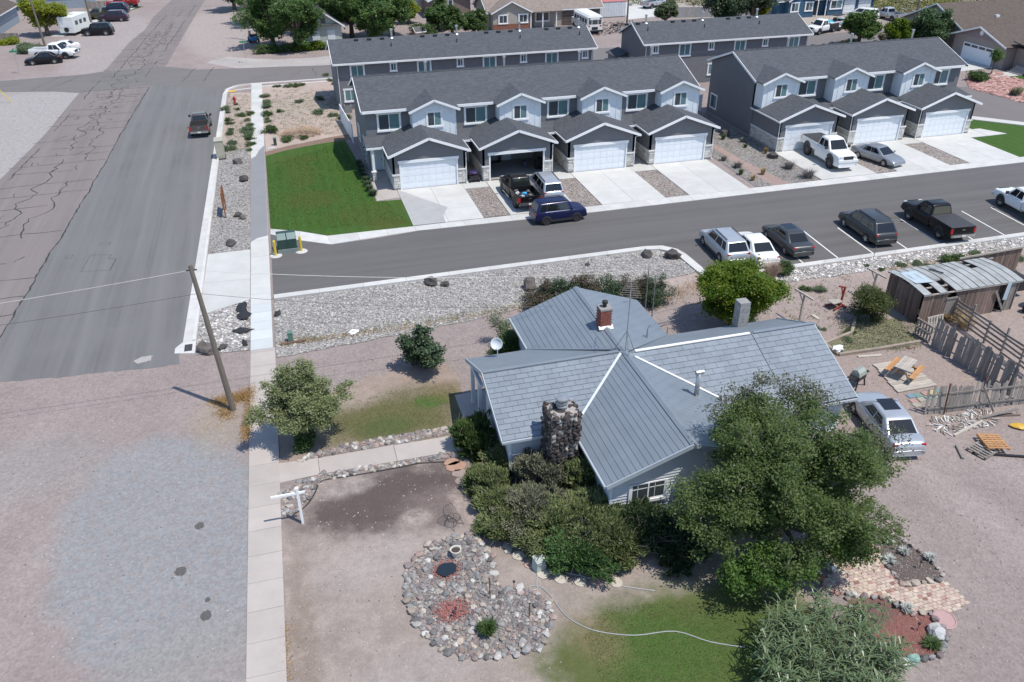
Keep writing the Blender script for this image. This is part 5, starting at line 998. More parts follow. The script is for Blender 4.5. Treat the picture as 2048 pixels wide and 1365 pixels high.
for i in range(8):
    q=(6.45+random.uniform(-.15,.15),67.5+1.15*i); tuft('foundation_shrub','dark shrub beside the gable of the open-garage row, %s from the front'%('first','second','third','fourth','fifth','sixth','seventh','eighth')[i],(q[0],q[1],.02),170,.55,.5,lf_dark,90+i,'shrub','dark shrubs along the gable wall',.05)
# weeds along the pavement and on the lots
wr=random.Random(8); wl_=[]; ORD=('first','second','third','fourth','fifth','sixth','seventh','eighth','ninth','tenth','eleventh','twelfth','thirteenth','fourteenth','fifteenth','sixteenth','seventeenth','eighteenth','nineteenth','twentieth')
for (u0,v0,u1,v1,n,pl) in ((497,230,500,305,9,'along the left pavement edge, %s from the street corner'),(530,190,536,262,9,'along the right pavement edge, %s from the street corner'),(452,215,470,300,8,'beside the street kerb below the hydrant, %s from the hydrant'),(470,200,485,240,4,'in the middle of the verge, %s from the hydrant'),(545,175,610,172,6,'along the cross street kerb, %s from the pavement'),(650,150,690,190,5,'beside the first rear row, %s from the cross street')):
    for k in range(n): t=(k+wr.random())/n; wl_.append((u0+(u1-u0)*t+wr.uniform(-3,3),v0+(v1-v0)*t+wr.uniform(-3,3),wr.uniform(.35,.75),pl%ORD[k]))
wl_+=[(u,v,s_,'on the dirt lot beyond the lawn, %s one'%pl) for u,v,s_,pl in ((541,265,1.0,'large left'),(575,282,.8,'lower middle'),(640,228,.8,'upper of the right-hand three'),(665,232,.7,'middle of the right-hand three'),(690,238,.8,'rightmost'),(600,205,.6,'upper middle'),(640,200,.7,'uppermost'),(560,225,.5,'small left'),(607,278,.6,'lowest, below the tumbleweed'))]+[(500,265,.9,'at the left pavement edge, the largest there'),(455,300,.9,'right above the utility cabinet')]
WM=[]
for i in range(7):
    rng=np.random.default_rng(200+i); P=clump_points(ball(0,0,.28,.8,.34,6,200+i,.38),9,9,.13,rng,.2); WM.append(leaf_mesh('weed',P,.15,lf_weed if i%3 else lf_bush,rng,.45,.7))
ordn=lambda k:'%d'%k
for i,(u,v,s,pl) in enumerate(wl_):
    q=G(u,v); o=obj('weed_clump',WM[i%7],None,(q.x,q.y,0),wr.random()*6); o.scale=(s*1.3,s*1.3,s); tag(o,'green weed clump '+pl,'weed','weeds by the pavement and dirt lot')
for i,(u,v,s) in enumerate(sorted(((1800,530,.55),(1762,541,.3),(1833,528,.5),(1855,535,.45),(1890,522,.8),(1915,521,.75),(1848,540,.4),(1732,533,.3),(1640,582,.6),(1612,580,.5),(1632,655,.35),(1620,650,.25),(1648,660,.25),(1828,548,.35),(2000,513,.8),(1945,507,.6),(2035,518,.6),(1694,681,.4),(1700,665,.4),(1600,652,.25)))):
    q=G(u,v); o=obj('weed_clump',WM[(i*3)%7],None,(q.x,q.y,0),i); o.scale=(s*1.2,s*1.2,s*.8); tag(o,'low green weed on the bare earth round the shed, %s from the left'%ORD[i],'weed','weeds on the bare earth by the shed')
# ground weeds nobody could count
gw=[]; rng=np.random.default_rng(300)
for (u0,v0,u1,v1,n) in ((540,180,690,270,900),(455,190,500,308,420),(1780,520,2040,552,360),(1680,640,1840,700,700),(1570,540,1700,660,120),(560,690,1060,612,260)):
    for k in range(n):
        if u0==560: t=rng.random(); u=u0+(u1-u0)*t; v=v0+(v1-v0)*t+rng.normal()*4
        else: u=rng.uniform(u0,u1); v=rng.uniform(v0,v1)
        q=G(u,v); c=rng.integers(4,10); gw.append(np.array([q.x,q.y,.05])+rng.normal(size=(c,3))*np.array([.14,.14,.03]))
gwp=np.concatenate(gw); o=obj('ground_weeds',leaf_mesh('ground_weeds',gwp,.12,lf_sage,rng,.4,.8)); tag(o,'scattered grey-green ground weeds on the bare earth','weeds',kind='stuff')
# dry grass: verge along the drive, round the pole
dg=MB(); rng=np.random.default_rng(301)
def drystrip(path,n,wid,h,mb=dg):
    P=[G(*p) for p in path]
    for k in range(n):
        t=rng.random()*(len(P)-1); i=int(t); b=P[i].lerp(P[i+1],t-i)+Vector((rng.normal()*wid,rng.normal()*wid,0)); a=rng.uniform(0,6.283); hh=h*rng.uniform(.4,1.2); d=Vector((math.cos(a),math.sin(a),0)); s=Vector((-d.y,d.x,0))*.014; mb.add([b-s,b+s,b+d*hh*.7+Vector((0,0,hh))],[(0,1,2)])
drystrip([(430,805),(470,800),(500,790)],1500,.28,.2); drystrip([(505,775),(498,830),(492,880)],1500,.16,.2); drystrip([(445,820),(455,835)],500,.25,.15)
drystrip([(560,690),(700,672),(850,652),(1040,615)],2200,.2,.16); drystrip([(570,1250),(575,1365)],600,.15,.08); drystrip([(1330,598),(1400,575),(1440,550)],700,.5,.35); drystrip([(1880,520),(1960,515),(2040,510)],600,.6,.25)
tag(dg.build('dry_grass',strawo),'dry orange grass round the pole and along the drive edge','grass',kind='stuff')
tw=MB(); rng=np.random.default_rng(302); q=G(603,270)
for k in range(900):
    a=rng.uniform(0,6.283); r=math.sqrt(rng.random()); b=Vector((q.x+2.1*r*math.cos(a),q.y+1.3*r*math.sin(a),.1+.9*(1-r*r)*rng.random())); d=Vector(rng.normal(size=3)).normalized()*rng.uniform(.3,.7); d.z=abs(d.z)*.5; s=d.cross(Vector((0,0,1))).normalized()*.022; tw.add([b-s,b+s,b+d],[(0,1,2)])
tag(tw.build('tumbleweed_pile',M('tumbleweed',(.42,.28,.17),.95,.2,5)),'heap of dry brown tumbleweed beyond the lawn','tumbleweed')
for i,(u,v) in enumerate(((1900,640),(1930,655))):
    q=G(u,v); tuft('dry_weed','pale dry weed stalks caught between the fences, %s one'%('left','right')[i],(q.x,q.y,0),200,.9,.9,strawm,310+i,'weed','dry weeds between the fences')
# tall cane clump at the lower right
canem=leafmat('cane_leaf',(.12,.18,.085),(.18,.24,.125),(.055,.09,.04),.15,.35); rng=np.random.default_rng(400)
CN=thing('cane_clump','tall clump of grey-green strap-leaved canes beside the red mulch bed','plant',(15.8,15.7,0)); cm=MB(); lm=MB()
for k in range(190):
    a=rng.uniform(0,6.283); r=math.sqrt(rng.random()); b=Vector((2.3*r*math.cos(a),1.9*r*math.sin(a),0)); h=rng.uniform(1.4,2.7)*(1-.3*r); l=Vector((b.x*.25+rng.normal()*.15,b.y*.25+rng.normal()*.15,h)); t=b+l; cm.tube([b,b+l*.5+Vector((0,0,.05)),t],[.016,.012,.006],4,cap=False)
    for j in range(rng.integers(16,26)):
        f=rng.uniform(.25,1.0); p=b+l*f; aa=rng.uniform(0,6.283); L=rng.uniform(.35,.75); d=Vector((math.cos(aa),math.sin(aa),rng.uniform(.1,.7))).normalized(); s=d.cross(Vector((0,0,1))).normalized()*rng.uniform(.018,.03); m=p+d*L*.55; e=p+d*L*.95+Vector((0,0,-L*rng.uniform(.05,.4)))
        lm.add([p-s*.5,p+s*.5,m+s,m-s,e],[(0,1,2,3),(3,2,4)])
cm.build('stems',strawm,CN); lm.build('leaves',canem,CN)
for k in range(16):
    mb=MB(); a=rng.uniform(0,6.283); b=Vector((rng.normal()*.6,rng.normal()*.6,0)); t=b+Vector((rng.normal()*.35,rng.normal()*.35,rng.uniform(2.2,3.2))); mb.tube([b,b.lerp(t,.5),t],[.014,.011,.006],4); mb.build('dry_stalk',strawm,CN)
# lawn blades give the grass its nap
rng=np.random.default_rng(500)
def nap(name,poly,n,h,mat,w=.03):
    xs=[p[0] for p in poly]; ys=[p[1] for p in poly]; rnd=random.Random(n); mb=MB()
    for p in scatter(poly,n,rnd):
        a=rnd.uniform(0,6.283); d=Vector((math.cos(a),math.sin(a),0)); s=Vector((-d.y,d.x,0))*w; b=Vector((p[0],p[1],.02)); mb.add([b-s,b+s,b+d*h*.6+Vector((0,0,h*rnd.uniform(.5,1.2)))],[(0,1,2)])
    return mb.build(name,mat)
gb=leafmat('lawn_blade',(.05,.14,.016),(.075,.165,.02),(.028,.08,.01),.2); gdry=leafmat('dry_blade',(.09,.14,.035),(.15,.16,.055),(.05,.08,.02),.3)
o=nap('lawn_grass',[(-2,62),(-1.9,78),(5.4,83),(6.3,72),(8.5,60.6)],12000,.07,gb); tag(o,'short lush grass blades of the green lawn','grass',kind='stuff')
o=nap('rough_grass',[(8.0,15.0),(8.2,19.6),(9.5,20.6),(13,20.0),(16.0,19.0),(15.6,15.0)],16000,.03,gdry,.012); tag(o,'short half-dry grass blades of the back lawn','grass',kind='stuff')
o=nap('patchy_grass',[(.4,33.9),(.2,36.5),(3,37.8),(7,37.6),(7.1,34.4),(4,33.7)],5000,.035,gdry,.014); tag(o,'patchy thin grass blades on the side yard','grass',kind='stuff')
# ================================================================ STREET FURNITURE AND YARD THINGS
def one(name,label,cat,mb,mat,group=None,**k): return tag(mb.build(name,mat,**k),label,cat,group)
polem=M('weathered_pole',(.17,.145,.12),.95,.2,3,30,.4,stretch=(6,6,.6)); wirem=M('wire_black',(.05,.05,.05),.6); wireg=M('wire_pale',(.42,.41,.39),.5)
UP=thing('utility_pole','leaning bare wooden utility pole beside the pavement','utility pole',tuple(G(467,820))); b0=G(467,820); tp0=G(380,531,8.3)-b0
mb=MB(); mb.tube([(0,0,-.1),tuple(tp0*.5),tuple(tp0)],[.16,.135,.105],10); mb.build('shaft',polem,UP)
mb=MB(); mb.tube([tuple(tp0*.97+Vector((-.25,0,0))),tuple(tp0*.97+Vector((.25,0,0)))],.03,6); mb.build('bolt',darkm,UP)
def wire(label,a,b,sag,mat,r=.011):
    a=Vector(a);b=Vector(b); n=24; pts=[a.lerp(b,i/n)-Vector((0,0,sag*4*(i/n)*(1-i/n))) for i in range(n+1)]; mb=MB(); mb.tube(pts,r,4); one('overhead_wire',label,'wire',mb,mat)
top=b0+tp0*.97; low=b0+tp0*.82
wire('pale twisted wire from the pole top to the left',top,top+Vector((-34,.6,-1.0)),.5,wireg,.016); wire('thin dark wire below the pale one to the left',low,low+Vector((-34,.4,.4)),.7,wirem)
wire('pale twisted wire from the pole top to the house mast',top,(19.65,40.45,3.9),.45,wireg,.014); wire('thin dark wire from the pole to the house',low,(18.4,38.6,3.0),.6,wirem)
MS=thing('service_poles','pair of thin steel service poles behind the north wing','pole',(19.65,40.45,0))
for dx,dy,h in ((0,0,4.0),(.35,-.3,3.7)): mb=MB(); mb.tube([(dx,dy,0),(dx,dy,h)],.03,6); mb.build('pole',ant,MS)
# white sign post without its board
SP=thing('sign_post','white post with a horizontal arm beside the pavement','sign post',tuple(G(606,1047)),0)
mb=MB(); mb.box(-.055,-.055,0,.055,.055,2.0); mb.build('post',trim,SP); mb=MB(); mb.box(-1.12,-.04,1.68,.30,.04,1.78); mb.build('arm',trim,SP); mb=MB(); mb.box(-.06,-.06,2.0,.06,.06,2.04); mb.build('post_cap',trim,SP)
# street cabinet, transformer, bollards
gtm=M('transformer_green',(.028,.062,.052),.5,.08,2); gtl=M('transformer_lid',(.10,.17,.165),.45,.06,2); ylw=M('yellow_paint',(.62,.46,.04),.5,.1,4); beige=M('cabinet_beige',(.40,.38,.30),.55,.06,2); gped=M('pedestal_green',(.11,.20,.16),.5,.06,2)
TR=thing('transformer_box','dark green transformer box between two yellow bollards','transformer',tuple(G(577,506)),.03)
mb=MB(); mb.box(-.72,-.1,0,.72,.95,.32); mb.build('plinth',M('plinth_grey',(.20,.23,.225),.8,.1,3),TR)
mb=MB(); mb.add([(-.68,-.02,.32),(.68,-.02,.32),(.68,.9,.32),(-.68,.9,.32),(-.68,-.02,1.05),(.68,-.02,1.05),(.68,.35,1.38),(-.68,.35,1.38),(.68,.9,1.38),(-.68,.9,1.38)],[(0,1,5,4),(1,2,8,6,5),(2,3,9,8),(3,0,4,7,9),(3,2,1,0),(7,6,8,9)]); mb.build('body',gtm,TR)
for k in (-1,1):
    mb=MB(); mb.slab([(.03*k,-.04,1.06),(.66*k,-.04,1.06),(.66*k,.36,1.41),(.03*k,.36,1.41)],.02); mb.build('lid',gtl,TR); mb=MB(); mb.box(min(.03*k,.65*k),-.045,.36,max(.03*k,.65*k),-.022,1.02); mb.build('door',gtm,TR)
for (u,v,lb) in ((552,512,'yellow steel bollard left of the transformer, nearest the pavement'),(603,503,'yellow steel bollard right of the green transformer')):
    q=G(u,v); B=thing('bollard',lb,'bollard',(q.x,q.y,0),0,'yellow bollards at the transformer'); mb=MB(); mb.lathe([(.095,0),(.095,1.12),(.06,1.2),(.01,1.22)],14); mb.build('post',ylw,B); mb=MB(); mb.lathe([(.45,0),(.40,.035),(.1,.05)],14,(0,0,.012)); mb.build('footing',curb_m,B)
CA=thing('utility_cabinet','beige utility cabinet standing on the street kerb','cabinet',tuple(G(443,318)),.02); mb=MB(); mb.box(-.38,-.3,.12,.38,.9,1.75); mb.build('body',beige,CA); mb=MB(); mb.box(-.45,-.42,0,.45,1.0,.12); mb.build('base',darkm,CA); mb=MB(); mb.box(-.41,-.34,1.75,.41,.94,1.82); mb.build('lid',beige,CA); mb=MB(); mb.box(-.3,-.315,.3,.3,-.302,1.6); mb.build('door',beige,CA)
for (u,v,h,lb) in ((582,684,.62,'small pale green service pedestal at the gravel bed corner'),(551,291,.7,'small green service box beside the lawn corner')):
    q=G(u,v); P_=thing('service_pedestal',lb,'pedestal',(q.x,q.y,0)); mb=MB(); mb.box(-.15,-.15,0,.15,.15,h); mb.build('body',gped if h<.65 else gtm,P_); mb=MB(); mb.box(-.17,-.17,h,.17,.17,h+.06); mb.build('cap',gped,P_)
one('valve_cover','pale concrete valve cover at the lawn corner','cover',MB().box(-.35,-.2,0,.35,.2,.1),conc,loc=tuple(G(543,298)))
HY=thing('fire_hydrant','red fire hydrant on the verge near the street corner','hydrant',tuple(G(470,207))); rdm=M('hydrant_red',(.38,.03,.03),.5,.1,5); mb=MB(); mb.lathe([(.2,0),(.2,.06),(.13,.08),(.13,.6),(.17,.62),(.17,.68),(.12,.74),(.03,.8)],12); mb.build('barrel',rdm,HY)
for a in (0,PI): mb=MB(); mb.tube([(.1*math.cos(a),0,.48),(.24*math.cos(a),0,.48)],.06,8); mb.build('nozzle',rdm,HY)
one('tactile_paver','yellow tactile paver at the street corner','paver',MB().prism([(-.5,-.35),(.5,-.35),(.5,.35),(-.5,.35)],.06,.075),M('tactile_yellow',(.70,.42,.06),.7,.1),loc=tuple(G(463,184)))
BS=thing('timber_sign','brown timber board sign seen edge-on in the gravel strip','sign',tuple(G(452,437))); brs=M('stained_timber',(.26,.11,.045),.7,.2,4,stretch=(4,.6,4))
for y in (0.,1.75): mb=MB(); mb.box(-.05,y-.05,0,.05,y+.05,2.15); mb.build('post',brs,BS)
for k in range(6): mb=MB(); mb.box(-.09,-.1,.75+.22*k,-.052,1.85,.95+.22*k); mb.build('board',brs,BS)
# street signs, far poles
sgn=M('street_sign_green',(.02,.22,.12),.4,.05)
for (u,v,t,lb) in ((493,127,92,'green street name sign on a post by the shade trees'),(40,148,112,'green street name sign at far left in front of the black sedan')):
    q=G(u,v); h=(q.y/130)*3.0; S_=thing('street_sign',lb,'street sign',(q.x,q.y,0)); mb=MB(); mb.tube([(0,0,0),(0,0,2.75)],.035,6); mb.build('post',steel,S_)
    for a,z in ((0,2.8),(PI/2,3.03)):
        mb=MB(); mb.box(-.5,-.015,z-.11,.5,.015,z+.11); mb.build('blade',sgn,S_,rot=a)
for (u,v,h,lb,ln) in ((90,92,9.5,'tall wooden pole beside the white crew-cab pickup',-.35),(183,46,9.5,'tall wooden pole beside the purple-black off-roader',-.2),(502,82,9.5,'tall wooden pole beside the blue buggy',-.1),(1829,43,9.5,'tall wooden pole on the scrub beyond the three-unit row',.1),(1253,62,8.5,'tall wooden pole behind the white shipping container',0),(1330,48,8.5,'tall wooden pole near the paved drive at the top',0)):
    q=G(u,v); o=thing('utility_pole',lb,'utility pole',(q.x,q.y,0),0,'far utility poles'); mb=MB(); mb.tube([(0,0,0),(ln,0,h)],[.17,.11],8); mb.build('shaft',polem,o); mb=MB(); mb.bar((ln-1.1,0,h-.5),(ln+1.1,0,h-.5),.1,.12); mb.build('crossarm',polem,o)
one('guy_guard','yellow guy wire guard at the left edge','wire guard',MB().tube([(0,0,0),(-1.6,.3,2.6)],.05,6),ylw,loc=tuple(G(24,206)))
# boulders and loose rocks in the beds
bl=M('lava_boulder',(.085,.078,.074),.95,.3,3,20,.8); blb=M('brown_boulder',(.135,.118,.108),.95,.25,3,20,.8)
rb_=random.Random(41)
for (u,v,r,m,lb) in ((415,704,(.62,.42,.38),blb,'large brown-grey boulder beside the street drain'),(446,698,(.34,.22,.16),bl,'small flat rock right of the drain boulder'),(862,569,(.52,.36,.34),bl,'dark boulder nearest the road kerb in the long gravel bed'),(890,572,(.32,.25,.22),bl,'smaller dark rock beside the kerb boulder in the long gravel bed'),(1060,578,(.55,.45,.5),blb,'grey boulder in the gravel bed behind the north wing'),(1293,513,(.55,.36,.28),bl,'dark flat boulder near the rounded kerb end'),(1346,517,(.55,.42,.42),bl,'dark boulder at the rounded kerb end'),(476,328,(.45,.35,.36),blb,'upper dark boulder in the pavement gravel strip'),(488,363,(.42,.36,.38),bl,'middle dark boulder in the pavement gravel strip'),(477,434,(.34,.26,.24),bl,'dark boulder beside the timber sign'),(486,438,(.32,.24,.2),blb,'grey boulder right of the timber sign'),(462,490,(.5,.34,.24),bl,'lowest dark boulder in the pavement gravel strip'),(1545,317,(.5,.36,.36),bl,'dark boulder in the planted strip beside the orange grass'),(1450,272,(.45,.4,.42),bl,'dark boulder in the shade between the two front rows'),(1175,532,(.22,.17,.14),bl,'small dark rock in the right half of the long gravel bed')):
    q=G(u,v); mb=MB(); mb.rock((0,0,r[2]*.55),r,rnd=rb_,sub=2,rough=.26); one('boulder',lb,'boulder',mb,m,'boulders in the gravel beds',loc=(q.x,q.y,.02))
blackf=M('black_fabric',(.018,.020,.024),.7,.2,5)
for (u,v,r,lb) in ((484,618,(.75,.35,.1),'upper crumpled black weed fabric by the pavement'),(488,634,(.55,.4,.12),'middle crumpled black weed fabric by the pavement'),(487,664,(.6,.28,.14),'loop of black weed fabric by the pavement'),(490,689,(.4,.14,.1),'lowest scrap of black weed fabric by the pavement'),(556,630,(.3,.2,.16),'scrap of black weed fabric in the gravel right of the pavement')):
    q=G(u,v); mb=MB(); mb.rock((0,0,.06),r,rnd=rb_,sub=2,rough=.35); one('weed_fabric',lb,'fabric',mb,blackf,'black weed fabric scraps',loc=(q.x,q.y,.03))
q=G(706,667); mb=MB(); mb.rock((0,0,.1),(.35,.2,.14),rnd=rb_,sub=2,rough=.45); one('litter_bag','crumpled white plastic bag at the edge of the gravel drive','bag',mb,M('white_plastic',(.72,.73,.74),.4,.05),loc=(q.x,q.y,0))
q=G(1675,704); mb=MB(); mb.rock((0,0,.1),(.35,.25,.16),rnd=rb_,sub=2,rough=.35); one('white_sack','white sack lying on the raised bed corner','bag',mb,MC['white_plastic'],loc=(q.x,q.y,.1))
one('drive_edging','brown timber edging beside the pale green pedestal','timber',MB().bar((0,0,.07),(1.5,.12,.07),.14,.14),M('brown_timber',(.17,.10,.075),.9,.2,4),loc=tuple(G(562,692)))
# garden rock bed
rk=[M('garden_rock_%d'%i,c,.85,.18,7,40,.3,rnd=.25) for i,c in enumerate(((.235,.23,.225),(.29,.275,.265),(.21,.17,.165),(.44,.42,.39),(.32,.24,.21),(.13,.125,.125),(.36,.31,.26)))]
RMS=[]
for i in range(21):
    q=MB(); q.rock((0,0,0),(1,1,1),rnd=rb_,sub=1,rough=.24); RMS.append(q.mesh('stone',rk[i%7]))
bedpx=[(905,1073),(950,1072),(985,1110),(988,1160),(1010,1180),(1060,1180),(1100,1205),(1106,1250),(1080,1300),(1000,1316),(930,1318),(870,1292),(828,1245),(808,1195),(812,1140),(850,1098)]
bedo=GP(bedpx); RB=struct(sheet('rock_bed',ragged(bedo,.3,.05),.02,gravelmat('rock_bed_soil',(.28,.245,.225),.4,18.)))
def strew(parent,pts,r0,r1,meshes,name='stone',rnd=rb_,z=.03,sq=.7):
    for p in pts:
        r=r0*(r1/r0)**rnd.random(); o=obj(name,rnd.choice(meshes),parent,(p[0],p[1],z+r*sq*.4),(rnd.uniform(-.4,.4),rnd.uniform(-.4,.4),rnd.random()*6.28)); o.scale=(r*rnd.uniform(.9,1.35),r,r*sq)
rim=[]
for i in range(len(bedo)):
    a=Vector(bedo[i]);b=Vector(bedo[(i+1)%len(bedo)]); n=max(1,int((b-a).length/.36))
    for j in range(n):
        p=a.lerp(b,(j+rb_.random()*.5)/n); rim.append((p.x+rb_.uniform(-.08,.08),p.y+rb_.uniform(-.08,.08)))
strew(RB,rim,.11,.21,RMS,'rim_stone'); 
pond=G(894,1143); red1=G(905,1225)
ins=[p for p in scatter(bedo,430,random.Random(5)) if (p[0]-pond.x)**2/.5+(p[1]-pond.y)**2/.42>1 and (p[0]-red1.x)**2/.6+(p[1]-red1.y)**2/.5>1]
strew(RB,ins[:300],.075,.16,RMS); mb=MB()
for p in scatter(bedo,3600,random.Random(6)):
    if (p[0]-pond.x)**2/.2+(p[1]-pond.y)**2/.16>1: mb.rock((p[0],p[1],.035),rb_.uniform(.03,.085),.7,rb_.choice((0,0,1,1,2,3,4)),rnd=rb_)
mb.build('small_stones',rk[:5],RB)['kind']='stuff'
redm=gravelmat('red_chips',(.30,.145,.13),.4,30.,tints=((.5,.5,.5),(1.6,1.5,1.5)))
def blobpts(c,rx,ry,n=16,j=.18,rnd=rb_): return [(c.x+rx*math.cos(t)*rnd.uniform(1-j,1+j),c.y+ry*math.sin(t)*rnd.uniform(1-j,1+j)) for t in [k*6.283/n for k in range(n)]]
mb=MB()
for c,n,rx,ry in ((pond,420,.62,.56),(red1,620,.75,.58)):
    for k in range(n):
        a=rb_.uniform(0,6.28); r=math.sqrt(rb_.random())*rb_.uniform(.5,1.25); mb.rock((c.x+rx*r*math.cos(a),c.y+ry*r*math.sin(a),.09),rb_.uniform(.018,.04),.7,0,rnd=rb_)
mb.build('red_chips',M('red_chip',(.32,.125,.11),.9,.3,20),RB)['kind']='stuff'
sheet('pond_liner',blobpts(pond,.42,.36,18,.12),.14,M('pond_liner',(.018,.028,.038),.25,.1),RB)
PT=thing('plant_pot','cream plant pot on the garden rock bed','pot',tuple(G(912,1115))); mb=MB(); mb.lathe([(.14,0),(.20,.28),(.235,.3),(.235,.36),(.20,.36),(.18,.3),(.02,.29)],18); mb.build('pot',M('cream_ceramic',(.62,.58,.50),.5,.06),PT); mb=MB(); mb.lathe([(.185,.26),(.18,.31),(.02,.32)],12); mb.build('soil',M('pot_soil',(.06,.045,.04),.95),PT); PT.location.z=.1
tuft('bed_shrub','small dark green shrub in the garden rock bed',tuple(G(975,1268))[:2]+(.05,),300,.55,.42,lf_bush,600,'shrub',None,.05)
tst=M('t_post_green',(.055,.075,.04),.6,.2,5)
for (ub,vb,ut,vt,lb) in ((980,1198,978,1115,'rear thin green garden stake in the rock bed'),(985,1262,983,1205,'thin green garden stake beside the bed shrub'),(1059,1237,1056,1172,'thin green garden stake at the right of the rock bed')):
    q=G(ub,vb); hh=1.05 if vb-vt>70 else .8; mb=MB(); mb.bar((0,0,0),(0,0,hh),.035,.035); one('garden_stake',lb,'stake',mb,tst,'green garden stakes',loc=(q.x,q.y,.05))
def solar(label,u,v,group,h=.32):
    q=G(u,v); S_=thing('garden_light',label,'garden light',(q.x,q.y,.03),0,group); mb=MB(); mb.tube([(0,0,0),(0,0,h)],.012,5); mb.build('stem',darkm,S_); mb=MB(); mb.lathe([(.03,0),(.055,.03),(.055,.08),(.03,.1)],10,(0,0,h)); mb.build('lamp_head',darkm,S_)
for i,(u,v,lb) in enumerate(((912,1232,'black solar light on the red chippings, right one'),(908,1238,'black solar light on the red chippings, left one'),(1028,1178,'black solar light at the bare corner of the rock bed'))): solar(lb,u,v,'solar lights in the rock bed')
PD=thing('grey_pedestal','weathered grey service pedestal beside the lowest juniper','pedestal',tuple(G(1078,1138)),.3); pg=M('weathered_grey',(.36,.40,.38),.7,.12,4); mb=MB(); mb.add([(-.24,-.2,0),(.24,-.2,0),(.24,.2,0),(-.24,.2,0),(-.2,-.17,.5),(.2,-.17,.5),(.2,.17,.62),(-.2,.17,.62)],[(3,2,1,0),(4,5,6,7),(0,1,5,4),(1,2,6,5),(2,3,7,6),(3,0,4,7)]); mb.build('body',pg,PD); mb=MB(); mb.slab([(-.22,-.2,.53),(.22,-.2,.53),(.22,.2,.66),(-.22,.2,.66)],.03); mb.build('lid',pg,PD)
# stepping stones
stp=[M('step_beige',(.46,.42,.36),.9,.1,6),M('step_pink',(.44,.29,.25),.9,.1,6)]
for i,(u,v,r,m,lb) in enumerate(((1003,1068,.3,0,'crescent'),(1018,1091,.25,0,'second'),(1016,1104,.16,0,'small third'),(1037,1113,.26,0,'fourth'),(1058,1131,.2,1,'pinkish fifth'),(1086,1150,.26,0,'sixth'),(1122,1159,.28,0,'broken seventh'),(1161,1166,.24,0,'round eighth'),(1194,1163,.24,1,'pink ninth'),(1232,1167,.26,0,'tenth'))):
    q=G(u,v); pts=blobpts(q,r,r,14,.07); mb=MB(); mb.prism([(x-q.x,y-q.y) for x,y in pts],-.02,.045); one('stepping_stone','%s stepping stone of the curved row counted from the wire chair'%lb,'stepping stone',mb,stp[m],'round stepping stones',loc=(q.x,q.y,.01))
fl=[M('flagstone_%d'%i,c,.9,.15,5,rnd=.1) for i,c in enumerate(((.40,.25,.185),(.30,.24,.215),(.44,.24,.17)))]
for i,(u,v,rx,ry,m,lb) in enumerate(((912,935,.5,.4,0,'large sandy flagstone at the end of the walkway'),(920,948,.42,.3,1,'dark flagstone below the walkway end'),(925,963,.38,.28,1,'purple flagstone beside the corner juniper'),(936,972,.25,.2,2,'orange flagstone beside the corner juniper'),(985,1036,.34,.16,2,'orange flagstone right of the wire chair'),(987,1050,.28,.14,2,'lower orange flagstone right of the wire chair'),(905,925,.4,.3,0,'tan flagstone touching the walkway border'))):
    q=G(u,v); pts=blobpts(q,rx,ry,9,.15); mb=MB(); mb.prism([(x-q.x,y-q.y) for x,y in pts],-.02,.04); one('flagstone',lb,'flagstone',mb,fl[m],'flat flagstones by the junipers',loc=(q.x,q.y,.012))
# stone borders of the walkway
for nm,pts,n in (('north',[(590,931),(640,915),(700,904),(800,886),(880,872),(925,863),(922,850),(860,860),(790,872),(700,889),(620,908)],180),('south',[(560,988),(600,964),(626,951),(700,939),(800,923),(899,907),(915,904),(918,914),(840,925),(740,945),(650,962),(630,985),(600,1020),(562,1035)],240)):
    pl=GP(pts); SB=struct(sheet('stone_border',pl,.014,MC['rock_bed_soil'])); strew(SB,scatter(pl,n,random.Random(n)),.055,.15,RMS,z=.01,sq=.55); mb=MB()
    for p in scatter(pl,900,random.Random(n+1)): mb.rock((p[0],p[1],.02),rb_.uniform(.02,.05),.7,rb_.choice((0,1,1,2,3,4)),rnd=rb_)
    mb.build('small_stones',rk[:5],SB)['kind']='stuff'
hosem=M('grey_hose',(.36,.37,.36),.5,.1,10); hoseb=M('black_hose',(.03,.028,.026),.6)
def hose(label,px,r,mat,z=.03,cl_=4):
    P=[G(u,v,z) for u,v in px]; out=[]
    for i in range(len(P)-1):
        p0=P[max(i-1,0)];p1=P[i];p2=P[i+1];p3=P[min(i+2,len(P)-1)]
        for k in range(cl_):
            t=k/cl_; out.append(.5*((2*p1)+(p2-p0)*t+(2*p0-5*p1+4*p2-p3)*t*t+(3*p1-p0-3*p2+p3)*t**3))
    out.append(P[-1]); mb=MB(); mb.tube(out,r,5); one('garden_hose',label,'hose',mb,mat)
hose('pale grey garden hose winding across the back lawn',[(1310,1182),(1234,1171),(1180,1157),(1130,1145),(1095,1140),(1077,1150),(1073,1166),(1074,1178),(1062,1181),(1060,1173),(1080,1174),(1100,1191),(1128,1228),(1160,1250),(1200,1264),(1270,1271),(1350,1263),(1420,1284),(1490,1295)],.022,hosem)
hose('black hose edging the south stone border',[(585,1031),(612,1012),(629,988),(643,963),(690,954),(738,946),(806,934),(840,927),(892,924)],.03,hoseb)
